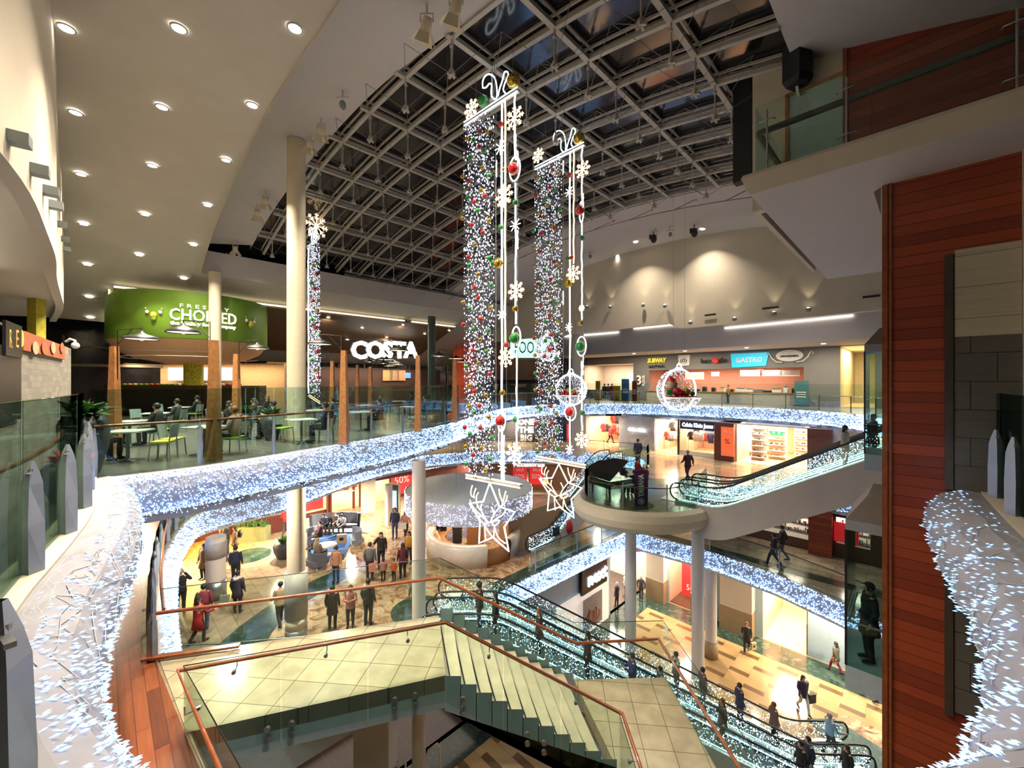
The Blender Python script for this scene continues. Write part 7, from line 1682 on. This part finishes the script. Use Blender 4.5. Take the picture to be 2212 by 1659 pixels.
# shopping bags
for px, py, dz, w, h, c, lb, mk in ((737, 1250, .55, .55, .38, (.62, .55, .33), 'large flat cream paper bag held by the woman in a dark hat', None), (740, 1240, .75, .3, .35, (.10, .12, .10), 'dark patterned bag held above the cream paper bag', None), (872, 1162, .6, .42, .38, (.62, .62, .62), 'square white shopping bag near the light canopy', None), (808, 1250, .45, .3, .42, (.55, .2, .16), 'pale red shopping bag held by the man in grey', None), (457, 1238, .1, .22, .4, (.7, .02, .02), 'bright red shopping bag on the yellow floor', None), (742, 1170, .02, .5, .5, (.42, .28, .15), 'brown paper bag with dark print beside the blue rug sofa', DARK), (1622, 1406, .25, .3, .38, (.5, .4, .2), 'cream bag carried by the striding woman in black', DARK), (1745, 1532, .5, .35, .4, (.02, .02, .02), 'black bag carried by the woman in pale trousers', None), (1796, 1450, .6, .25, .3, (.35, .15, .1), 'brown handbag of the woman in olive', None), (495, 1310, .3, .32, .3, (.35, .4, .32), 'pale patterned bag beside the dark parka', None), (861, 1150, .3, .2, .35, (.6, .6, .6), 'small white bag held by the man in stripes', None)):
    lv = F0 if px > 1500 else F1; q = at(px, py, lv)+V3(0, -.25, dz); bag(q, w, h, c, lb, .2, mk)

# ------------------------------------------------------------ lounge on level one
def lounge(p, rz, w, label, cmat, back=.85):
    e = empty('lounge_chair', p, rz, label=label, cat='chair')
    m = MB(); m.box(-w/2, w/2, -.3, .35, .25, .45); m.build('seat', [cmat], e)
    m = MB(); n = 10; rows = [[], [], [], []]
    for k in range(n+1):
        a = PI+PI*k/n; x, y = math.cos(a)*w*.55, math.sin(a)*.42+.2
        for i, (f, z) in enumerate(((1, .1), (1.05, back), (.93, back), (.88, .1))): rows[i].append(V3(x*f, y*f, z))
    for i in range(3): m.strip(rows[i], rows[i+1], 0, True)
    m.build('backrest', [cmat], e)
    for x in (-w*.4, w*.4):
        for y in (-.2, .3): l = MB(); l.tube([(x, y, 0), (x, y, .25)], .018, 6); l.build('leg', [PAPER], e)
    return e
SG = col('sofa_grey', (.10, .11, .14), .9); SBG = col('sofa_bluegrey', (.22, .26, .32), .9)
m = MB(); c = [at(655, 1225, F1), at(745, 1205, F1), at(768, 1150, F1), at(690, 1150, F1)]; m.prism([(v.x, v.y) for v in c], F1+.012, F1+.03); thing('rug', m, [col('rug_blue', (.03, .09, .25), .95)], 'bright blue rug under the lounge chairs', 'rug')
RZ = .03
q = at(722, 1152, F1); lounge((q.x, q.y+.25, F1+RZ), PI+.15, 2.6, 'dark grey high-backed sofa with three people', SG, 1.1)
q = at(772, 1178, F1); lounge((q.x, q.y, F1+.02), PI/2+.5, .9, 'empty blue-grey moulded lounge chair at the rug edge', SBG, .9)
q = at(668, 1180, F1); lounge((q.x, q.y, F1+RZ), -PI/2, 1.1, 'blue-grey lounge chair half hidden by the cream column', SBG, .9)
q = at(680, 1230, F1); lounge((q.x, q.y, F1+RZ), -.5+PI*0, 1.1, 'dark grey lounge chair turned away beside the white table', SG, .85)
e = empty('round_table', at(706, 1198, F1)+V3(0, 0, .03), label='white round table on the blue rug', cat='table'); m = MB(); m.lathe([(.0, .46), (.5, .46), (.5, .5), (.0, .5)], (0, 0, 0), 24); m.build('top', [PAPER], e); m = MB(); m.tube([(0, 0, .02), (0, 0, .46)], .04, 8); m.lathe([(.0, .03), (.28, .0)], (0, 0, 0), 16); m.build('pedestal', [STEEL], e)
for px, py, rz, c, hr, pose, lb in ((704, 1152, 3.1, (.02, .025, .05), 'k', 'sitlean', 'man in dark navy reading on the left of the grey sofa'), (722, 1152, 3.0, (.08, .07, .07), 'w', 'sit', 'pale haired person in the middle of the grey sofa'), (740, 1153, 3.2, (.35, .36, .42), 'k', 'sitlean', 'man in a pale shirt and dark vest on the right of the sofa'), (690, 1178, 1.9, (.06, .015, .03), 'k', 'sit', 'person in dark wine red sitting left of the white table'), (683, 1222, -.3, (.22, .17, .13), 'y', 'sit', 'woman with fair long hair seated at the white table')):
    q = at(px, py, F1); person((q.x, q.y+.1, F1+.05), rz, 1.74, pose, c, DK, hr, lb, 0, 'long' if 'long' in lb else 'short')
for k, (px, py) in enumerate(((640, 1150), (652, 1148))):
    pass
# prams / wheelchairs right of the desk
e = empty('wheelchair', at(1195, 1172, F1), .6, label='black wheelchair parked beside the wooden wall near the desk', cat='wheelchair')
for x in (-.28, .28): m = MB(); m.tube([(x, .3*math.cos(a*PI/10), .3+.3*math.sin(a*PI/10)) for a in range(20)], .02, 6, closed=True); m.build('wheel', [DARK], e)
m = MB(); m.box(-.25, .25, -.25, .25, .45, .5); m.box(-.25, .25, -.28, -.24, .5, .95); m.build('seat', [col('office_dark', (.03, .03, .04))], e)
e = empty('pushchair', at(1228, 1160, F1), .2, label='red covered pushchair beside the black wheelchair', cat='pushchair')
m = MB(); m.sphere((0, 0, .6), .32, 10, 8, sc=(.8, 1, 1.3)); m.build('seat', [col('pram_red', (.5, .02, .03))], e)
for x in (-.22, .22): m = MB(); m.tube([(x, .15*math.cos(a*PI/6), .15+.15*math.sin(a*PI/6)) for a in range(12)], .02, 5, closed=True); m.build('wheel', [DARK], e)
m = MB(); A_ = at(1122, 1200, F1); B_ = SR(-15.9, 22, F1); m.prism([(-.2, 21.9), (5.0, 27.2), (4.5, 27.6), (-.7, 22.4)], F1, F1+1.9); struct('wall_level_one.004', m, [col('tan_partition', (.38, .22, .12))])

# ------------------------------------------------------------ piano and banner on the round platform
PP = V3(4.95, 20.6, F2+.01); e = empty('grand_piano', PP, .5, label='black grand piano with raised lid on the round platform', cat='piano')
out = [(-.75, -.8), (.75, -.8), (.75, -.3), (.7, .2), (.45, .6), (.3, 1.0), (-.1, 1.25), (-.6, 1.2), (-.75, .9)]
m = MB(); m.prism(out, .62, .98); m.build('case', [col('piano_black', (.008, .008, .009), .12)], e)
m = MB(); M_ = Matrix.Translation((-.75, 0, 1.0)) @ Matrix.Rotation(-.62, 4, 'Y'); m.prism([(x+.75, y) for x, y in out], 0, .025); xform(m, M_); m.build('lid', [col('piano_black', (.008, .008, .009), .12)], e)
m = MB(); m.box(-.68, .68, -.95, -.78, .66, .74); m.build('keyboard', [PAPER], e)
for x, y in ((-.6, -.6), (.6, -.6), (-.3, 1.0)): m = MB(); m.tube([(x, y, 0), (x, y, .62)], [.035, .06], 8); m.build('leg', [MAT['black_metal']], e)
q = at(1385, 1096, F2); e = empty('roll_up_banner', (q.x, q.y, F2+.012), -.1, label='purple yamaha roll-up banner behind the platform glass', cat='banner')
m = MB(); m.box(-.30, .30, -.01, .01, .05, 1.72); m.build('cloth', [plain('banner_purple', (.12, .025, .14), .6, var=.5, scale=.9)], e); m = MB(); m.box(-.32, .32, -.1, .1, 0, .05); m.build('base', [STEEL], e)
sign_text('YAMAHA', (.0, -.03, 1.0), (0, 0, 1), .34, TXW, .01, .012, up=(-1, 0, 0), parent=e, fit=1.05)
m = MB(); m.tube([(.13*math.cos(a*PI/12), -.02, .27+.13*math.sin(a*PI/12)) for a in range(24)], .012, 5, closed=True)
for k in range(3): a = k*PI/3+PI/2; m.tube([(.1*math.cos(a), -.02, .27+.1*math.sin(a)), (-.1*math.cos(a), -.02, .27-.1*math.sin(a))], .014, 5)
m.build('emblem', [TXW], e)
q = at(1420, 1090, F2); inlay('floor.017', [(q.x-.9+.7*math.cos(a*PI/12), q.y+.7*math.sin(a*PI/12)) for a in range(24)], F2, col('platform_disc', (.10, .06, .04)), .01)

# ------------------------------------------------------------ cafe furniture on the deck
CHM = col('chair_grey', (.25, .29, .30), .5); SEATS = {'green': col('seat_green', (.22, .42, .03)), 'yellow': col('seat_yellow', (.5, .45, .05)), 'teal': col('seat_teal', (.03, .25, .32))}
def mk_chair(c):
    e = empty('cafe_chair'); m = MB(); m.box(-.21, .21, -.2, .2, .43, .47); m.build('seat', [SEATS[c]], e); m = MB(); m.strip([V3(-.2+.08*k, -.2-.04*math.sin(PI*k/5), .55) for k in range(6)], [V3(-.2+.08*k, -.25-.05*math.sin(PI*k/5), .88) for k in range(6)]); m.strip([V3(-.2+.08*k, -.22-.04*math.sin(PI*k/5), .55) for k in range(6)], [V3(-.2+.08*k, -.27-.05*math.sin(PI*k/5), .88) for k in range(6)]); m.build('backrest', [CHM if c != 'teal' else SEATS[c]], e)
    for x in (-.19, .19):
        for y in (-.19, .19): l = MB(); l.tube([(x*1.15, y*1.15, 0), (x, y, .44)]+([(x, -.24, .85)] if y < 0 else []), .015, 6); l.build('leg', [CHM], e)
    return e
def mk_table():
    e = empty('cafe_table'); m = MB(); m.box(-.38, .38, -.38, .38, .72, .75); m.build('top', [col('table_pale', (.5, .55, .52), .3)], e); m = MB(); m.tube([(0, 0, .03), (0, 0, .72)], .04, 8); m.build('pedestal', [CHM], e)
    m = MB(); 
    for k in range(4): a = k*PI/2+PI/4; m.bar((0, 0, .05), (.32*math.cos(a), .32*math.sin(a), .02), .05, .03)
    m.build('foot', [CHM], e); return e
TBL = [(-9.4, 10.0), (-8.2, 10.9), (-6.7, 13.0), (-8.9, 13.9), (-11.6, 12.4), (-6.0, 16.2), (-8.3, 17.2), (-10.9, 16.0), (-13.6, 15.6), (-4.9, 19.6), (-7.4, 20.8), (-12.4, 19.4), (-15.6, 19.2), (-4.2, 24.2), (-6.9, 25.0), (-10.2, 23.0), (-3.2, 28.8)]
WHERE = ['beside the left oak post', 'next to the wooden handrail', 'beside the tall cream column', 'behind the cream column', 'in front of the salad bar column', 'near the fourth oak post', 'under the hanging cafe lamps', 'in front of the menu boards', 'near the grey brick kiosk', 'behind the slim light strings', 'under the brown ceiling', 'next to the salad bar', 'below the green drum', 'at the bend of the light band', 'under the costa letters', 'before the coffee counter', 'beside the dark green column']
proto = {}; rr = random.Random(21); tb = None
for i, (x, y) in enumerate(TBL):
    if tb is None: o = tb = mk_table()
    else: o = copy_tree(tb)
    o.location = (x, y, F3+.002); o.rotation_euler = (0, 0, rr.uniform(0, 1.5)); tag(o, 'pale square cafe table '+WHERE[i], 'table', 'cafe tables on the deck')
    for k, a in enumerate((.2+rr.uniform(-.3, .3), PI+rr.uniform(-.3, .3))):
        c = rr.choice(('green', 'green', 'yellow')) if i < 5 or x < -8 else rr.choice(('teal', 'green', 'teal'))
        if i == 0: c = 'yellow'
        if i == 2: c = 'green'
        if c not in proto: ch = proto[c] = mk_chair(c)
        else: ch = copy_tree(proto[c])
        ch.location = (x+math.cos(a)*.72, y+math.sin(a)*.72, F3+.002); ch.rotation_euler = (0, 0, a+PI/2); tag(ch, '%s seated grey chair, %s side of table %s' % (c, 'right' if k == 0 else 'left', WHERE[i]), 'chair', 'cafe chairs on the deck')
SEAT = [(0, 1, 'y', NV, 'girl with fair ponytail seated at the table beside the left oak post', 'bun'), (1, 0, 'r', (.3, .2, .15), 'person resting arms on the table by the wooden handrail', 'short'), (3, 0, 'k', (.07, .09, .10), 'bearded man in a grey jumper holding a phone at a cafe table', 'short'), (3, 1, 'b', BK, 'person in black opposite the man with a phone', 'long'), (2, 0, 'k', NV, 'person in navy seated behind the snowflake reflections', 'short'), (4, 0, 'k', BK, 'dark clad person seated before the salad bar column', 'short'), (4, 1, 'k', (.04, .06, .08), 'person in dark blue seated with their back to the camera', 'short'), (7, 0, 'b', DG, 'person in dark green in front of the menu boards', 'short'), (7, 1, 'r', BK, 'red haired person in black in front of the menu boards', 'long'), (8, 0, 'k', CH, 'person in charcoal near the grey brick kiosk', 'short'), (11, 0, 'r', BK, 'auburn haired person next to the salad bar', 'long'), (11, 1, 'k', (.2, .25, .05), 'person in lime green next to the salad bar', 'short'), (6, 0, 'k', (.05, .05, .09), 'person in dark violet under the cafe lamps', 'short'), (5, 0, 'k', (.10, .03, .05), 'person in maroon near the fourth oak post', 'short'), (9, 0, 'b', NV, 'person in navy behind the slim light strings', 'short'), (10, 0, 'b', (.3, .28, .25), 'person in beige under the brown ceiling', 'short'), (13, 0, 'k', (.45, .43, .38), 'person in a pale coat at the bend of the light band', 'short'), (14, 0, 'k', BK, 'person in black under the costa letters', 'short'), (15, 1, 'k', (.05, .05, .06), 'person in dark grey before the coffee counter', 'short'), (12, 0, 'k', BK, 'person in black below the green drum', 'short')]
rr = random.Random(21)
for t, side, hr, c, lb, hs in SEAT:
    x, y = TBL[t]; a = .2 if side == 0 else PI; person((x+math.cos(a)*.72, y+math.sin(a)*.72, F3+.01), a+PI/2, 1.72, 'sitphone' if 'phone' in lb else 'sit', c, DK, hr, lb, 0, hs)
# oak posts with bracket lamps
LAMPS_ = [(462, 10.05, 735, -1, .36, 'first'), (247, 11.2, 748, 1, .40, 'x'), (743, 12.7, 757, -1, .36, 'x'), (903, 15.9, 768, -1, .36, 'x'), (982, 19.4, 778, -1, .34, 'x'), (511, 14.6, 765, 1, .36, 'x'), (718, 20.5, 780, -1, .34, 'x'), (772, 25.5, 788, 1, .34, 'x'), (800, 23.5, 792, 1, .34, 'x')]
WH = ['with wide lamp before the green drum', 'with wide lamp left of the green drum', 'standing at the deck edge right of the cream column', 'overlapping the last costa letter', 'standing where the light band narrows', 'behind the salad bar menu boards', 'just left of the costa sign', 'below the letter c of costa', 'below the letter o of costa']
for i, (px, Y, ty, sd, r, _) in enumerate(LAMPS_):
    x = (px-CX)/F*Y; zt = (HZ-ty)/F*Y; w = .115
    e = empty('lamp_post', (x, Y, F3), label='tapered oak post '+WH[i], cat='lamp post'); H = zt-F3
    m = MB(); vs = [(sx*w*f, sy*w*f, z) for z, f in ((0, 1.1), (H, .62)) for sx, sy in ((-1, -1), (1, -1), (1, 1), (-1, 1))]; m.add(vs, [(3, 2, 1, 0), (4, 5, 6, 7), (0, 1, 5, 4), (1, 2, 6, 5), (2, 3, 7, 6), (3, 0, 4, 7)]); m.build('post', [OAK], e)
    m = MB(); m.tube([(sd*.09, 0, H-.9), (sd*.09, 0, H+.45), (sd*.75, 0, H+.5)], .014, 6); m.tube([(sd*.09, 0, H+.05), (sd*.5, 0, H+.47)], .01, 5); m.tube([(sd*.75, 0, H+.5), (sd*.75, 0, H+.4)], .012, 5); m.build('bracket', [DARK], e)
    m = MB(); m.lathe([(.03, H+.42), (.07, H+.36), (.14, H+.32), (r*.9, H+.26), (r, H+.2), (r, H+.18)], (sd*.75, 0, 0), 24); m.build('lamp_shade', [DARK], e)
    m = MB(); m.lathe([(0.001, H+.205), (r*.93, H+.20)], (sd*.75, 0, 0), 20, flip=True); m.sphere((sd*.75, 0, H+.21), .06, 8, 6); m.build('bulb', [emit('lamp_cream', (1, .85, .62), 1.6) if 'lamp_cream' not in MAT else MAT['lamp_cream']], e)
for k, (px, py, Y) in enumerate(((835, 777, 24), (850, 783, 27), (858, 788, 30), (842, 791, 32), (985, 775, 24), (1000, 782, 28))):
    p = atY(px, py, Y); e = empty('pendant_lamp', p, label='flat black cafe lamp shade %s' % ['under the letter s of costa', 'just below the costa letters', 'lower right of the costa letters', 'lowest under the costa letters', 'beside the red wall', 'lower beside the red wall'][k], cat='lamp'); m = MB(); m.lathe([(.03, .2), (.15, .1), (.42, .04), (.45, 0)], (0, 0, 0), 18); m.build('shade', [DARK], e); m = MB(); m.lathe([(.001, .01), (.43, .01)], (0, 0, 0), 18, flip=True); m.build('lens', [MAT['lamp_cream']], e); m = MB(); m.tube([(0, 0, .2), (0, 0, .9)], .01, 5); m.build('stem', [DARK], e)
# plants at the left
e = planter((-9.0, 8.6, F3), .35, 1.1, 'tall leafy green plant behind the left glass balustrade', 5, .75, .55); e.scale = (1.15, 1.15, 1.12)
for k, (x, y, lb) in enumerate(((-8.0, 13.6, 'small green plant between the cafe tables'), (-9.8, 15.0, 'green plant divider behind the man with a phone'), (-5.6, 27.2, 'pale green plant at the far end of the deck'))): planter((x, y, F3), .3, .8, lb, 9+k, .5, .5)
e = planter((-7.3, 6.7, F3), .3, .6, 'red leaved festive plant behind the glass and steel fins', 12, .45, .4)
for ch in e.children:
    if ch.name.startswith('leaves'): ch.data = ch.data.copy(); ch.data.materials.clear(); ch.data.materials.append(col('poinsettia', (.55, .03, .03)))

# ------------------------------------------------------------ ceiling fittings
def barnlight(px, py, label, s=1.0):
    p = onv(px, py, zs)+V3(0, 0, .0); p.z = zs(K*(p.x-p.y)); e = empty('stage_spotlight', p, label=label, cat='spotlight')
    m = MB(); m.tube([(0, 0, 0), (0, 0, -.18)], .03, 6); m.tube([(-.14, 0, -.40), (-.14, 0, -.2), (.14, 0, -.2), (.14, 0, -.40)], .018, 6); m.build('yoke', [COLW], e)
    M_ = Matrix.Translation((0, 0, -.42)) @ Matrix.Rotation(.5, 4, 'X') @ Matrix.Rotation(.3, 4, 'Y')
    m = MB(); m.lathe([(.001, .14), (.09, .12), (.12, 0), (.13, -.16), (.001, -.15)], (0, 0, 0), 14); xform(m, M_); m.build('body', [COLP], e)
    for k in range(4):
        m = MB(); a = k*PI/2; u = V3(math.cos(a), math.sin(a), 0); v = V3(-math.sin(a), math.cos(a), 0); q = [u*.13-v*.11+V3(0, 0, -.16), u*.13+v*.11+V3(0, 0, -.16), u*.26+v*.16+V3(0, 0, -.38), u*.26-v*.16+V3(0, 0, -.38)]; m.add(q, [(0, 1, 2, 3)]); xform(m, M_); m.build('barn_door', [COLP], e)
    e.scale = (s, s, s)
    l = bpy.data.lights.new('spot_lamp', 'SPOT'); l.energy = 1500; l.spot_size = 1.35; l.spot_blend = .7; l.color = (1, .88, .70); l.shadow_soft_size = .08; o = bpy.data.objects.new('spot_lamp', l); COL.objects.link(o); o.parent = e; o.location = (0, .1, -.6); tgt = V3(*AIM.pop(0))-p; o.rotation_euler = tgt.to_track_quat('-Z', 'Y').to_euler()
AIM = [(2, 9, -7), (6, 12, -15), (-3, 14, -9), (3, 20, -15), (-6, 16, -9), (-8, 22, -9), (-4, 24, -9), (8, 20, -6)]
for px, py, lb, s in ((922, 10, 'nearest barn door spotlight on the white soffit', 1), (985, -30, 'spotlight cut by the top of the view', 1), (694, 255, 'cream spotlight right of the tall column, upper of two', .9), (670, 285, 'cream spotlight right of the tall column, lower of two', .9), (574, 412, 'cream spotlight left of the column, upper of two', .9), (556, 440, 'cream spotlight left of the column, lower of two', .9), (508, 520, 'small cream spotlight near the far soffit, upper', .9), (490, 545, 'small cream spotlight near the far soffit, lower', .9)): barnlight(px, py, lb, s)
for k, (px, py, c) in enumerate(((1412, 500, 0), (1448, 490, 1), (1500, 486, 0), (1275, 540, 1), (740, 196, 1))):
    p = onv(px, py, zs); p.z = zs(K*(p.x-p.y)); e = empty('moving_head_light', p, label=['black moving head light, left of the pair', 'small camera-like lamp between the black lights', 'black moving head light beside a downlight', 'small pale bracket lamp left of the arched wall', 'small bracket lamp near the soffit edge'][k], cat='spotlight')
    m = MB(); m.tube([(0, 0, 0), (0, 0, -.2)], .03, 6); m.bar((-.2, 0, -.2), (.2, 0, -.2), .04, .04); m.build('bracket', [COLW if c else DARK], e); m = MB(); m.sphere((0, 0, -.42), .2 if not c else .11, 12, 8, sc=(.9, .9, 1.25)); m.bar((-.2, 0, -.2), (-.2, 0, -.45), .05, .1) if not c else None; m.build('body', [DARK if not c else CHM], e)
def cwpt(px, z):
    a = (px-CX)/F
    for p, q in zip(cw, cw[1:]):
        fa, fb = p.x-a*p.y, q.x-a*q.y
        if fa*fb <= 0: t = fa/(fa-fb+1e-9); v = p.lerp(q, t); d = (q-p).normalized(); return V3(v.x, v.y, z*v.y), d
    return None, None
for px, py in ((18, 296), (66, 365), (93, 410), (106, 441), (124, 483), (132, 515), (136, 537), (140, 557), (143, 578)):
    v, d = cwpt(px, (HZ-py)/F)
    if v is None: continue
    n = V3(d.y, -d.x, 0); 
    if n.dot(-v) < 0: n = -n
    m = MB(); M_ = face_M(v+n*.12, n.cross(V3(0, 0, 1))*-1 if False else V3(0, 0, 1).cross(n)); m.box(-.09, .09, -.07, .07, -.12, .06, 0, M_); thing('wall_fitting', m, [CHM], 'small grey box uplight on the curved cream wall', 'wall light', 'grey uplights on the curved cream wall')  # plain vent boxes without any lamp inside
for px, py in ((1200, 682), (1270, 664), (1320, 664), (1391, 660), (1438, 662), (1493, 698), (1588, 690), (1673, 678), (1747, 670)):
    a = (px-CX)/F; y = 24.5/K/(1+a); p = V3(a*y, y, (HZ-py)/F*y); e = empty('wall_fitting', p, label='round grey uplight along the foot of the arched cream wall', cat='wall light', group='uplights on the arched cream wall')
    m = MB(); m.sphere(-DIRA*.12, .13, 10, 8, sc=(1, 1, .8)); m.build('body', [CHM], e); m = MB(); m.lathe([(.001, .11), (.06, .11)], tuple(-DIRA*.12), 10); m.build('lens', [LAMPS], e)
    l = bpy.data.lights.new('uplight_lamp', 'SPOT'); l.energy = 28; l.spot_size = .9; l.color = (1, .85, .55); l.shadow_soft_size = .05; o = bpy.data.objects.new('uplight_lamp', l); COL.objects.link(o); o.parent = e; o.location = -DIRA*.14+V3(0, 0, .16); o.rotation_euler = (PI, 0, 0)
for px, py, w in ((1534, 680, .6), (1664, 665, .75), (1882, 640, .6)):
    a = (px-CX)/F; y = 24.5/K/(1+a); m = MB(); slabpanel(m, V3(a*y, y, (HZ-py)/F*y), DIRB, w, .1, .03); thing('wall_vent', m, [DARK], 'dark slotted vent in the arched cream wall', 'vent', 'vents in the arched cream wall')
for px, py in ((1281, 715), (1318, 712), (1351, 708), (1405, 703), (1443, 698), (1476, 695)):
    a = (px-CX)/F; y = 34.6/K/(1+a); m = MB(); slabpanel(m, V3(a*y, y, (HZ-py)/F*y), DIRB, .75, .12, .06); thing('wall_vent', m, [DARK], 'narrow black slot vent in the white bulkhead', 'vent', 'slot vents in the white bulkhead')
e = empty('security_camera', atY(157, 737, 15.0), label='white dome camera on the corner of the grey brick kiosk', cat='camera'); m = MB(); m.tube([(-.25, 0, -.02), (-.1, 0, .08), (.08, 0, .02), (.1, 0, -.1)], .04, 8); m.build('arm', [PAPER], e); m = MB(); m.sphere((.1, 0, -.16), .12, 12, 8); m.build('dome', [PAPER, DARK], e)
# white reindeer star reflections are left to the glass itself
# ------------------------------------------------------------ lamps under the slabs and general light
def strip(x, y, z, sx, sy, e, c=(1, .86, .66), rz=0):
    l = bpy.data.lights.new('recessed_lamp', 'AREA'); l.shape = 'RECTANGLE'; l.size = sx; l.size_y = sy; l.energy = e; l.color = c; o = bpy.data.objects.new('recessed_lamp', l); COL.objects.link(o); o.location = (x, y, z); o.rotation_euler = (0, 0, rz)
def dls(pts, z, e, label, grp, c=(1, .84, .62)):
    for x, y in pts: downlight(V3(x, y, z-.012), .14, label, grp, LAMP, e, c)
dls([(-12.5, 22), (-10, 25.5), (-6.5, 29.5), (-16, 19), (-3, 37), (2, 37), (-14, 27)], F2-1.0, 620, 'round downlight under the level two slab', 'downlights under level two')
dls([(-8.6, 12.6), (-6.6, 15.5), (-17.5, 24), (-14, 30), (-8, 36), (0, 38), (8, 37), (13, 33), (17, 30), (19.5, 27), (22, 24), (-16, 16), (-18, 20)], F3-1.05, 480, 'round downlight under the level three slab', 'downlights under level three')  # first pair of lamps added to brighten the lower cream column
dls([(6.2, 29.5), (13, 26.5), (16.2, 24), (18, 21.5), (19, 27)], F2-1.0, 520, 'round downlight above the jewellery walkway', 'downlights above the jewellery walkway')
dls([(6, 27.2), (11, 27), (14.5, 24.5), (16.5, 21), (18, 18), (-3, 20), (1, 23.6)], F1-.95, 620, 'round downlight under the level one slab', 'downlights under level one')
dls([SR(s, 37)[:2] for s in (-20, -15, -10, -5, 0)], 2.74, 320, 'round downlight in the food court ceiling', 'downlights in the food court')
# ------------------------------------------------------------ camera, world, lights
cam = bpy.data.cameras.new('camera'); cam.sensor_width = 36; cam.lens = F*36/2212; cam.shift_y = (HZ-829.5)/2212; cam.clip_end = 300; cam.clip_start = .05
co = bpy.data.objects.new('camera', cam); COL.objects.link(co); co.rotation_euler = (PI/2, 0, 0); SC.camera = co
w = bpy.data.worlds.new('world'); SC.world = w; w.use_nodes = True
w.node_tree.nodes['Background'].inputs[0].default_value = (.02, .025, .04, 1); w.node_tree.nodes['Background'].inputs[1].default_value = 1
SC.view_settings.view_transform = 'Standard'; SC.view_settings.look = 'None'; SC.view_settings.gamma = 1; SC.view_settings.use_curve_mapping = False
SC.view_settings.exposure = EXPO
SC.cycles.transparent_max_bounces = 20; SC.cycles.max_bounces = 5; SC.cycles.diffuse_bounces = 3; SC.cycles.glossy_bounces = 2; SC.cycles.use_adaptive_sampling = True; SC.cycles.adaptive_threshold = .04; SC.cycles.adaptive_min_samples = 16
SC.cycles.sample_clamp_indirect = 4.0; SC.cycles.use_denoising = True
SC.cycles.use_light_tree = True; SC.cycles.caustics_reflective = False; SC.cycles.caustics_refractive = False
for o in list(SC.objects):
    if o.parent is None: o.location.z += EYE
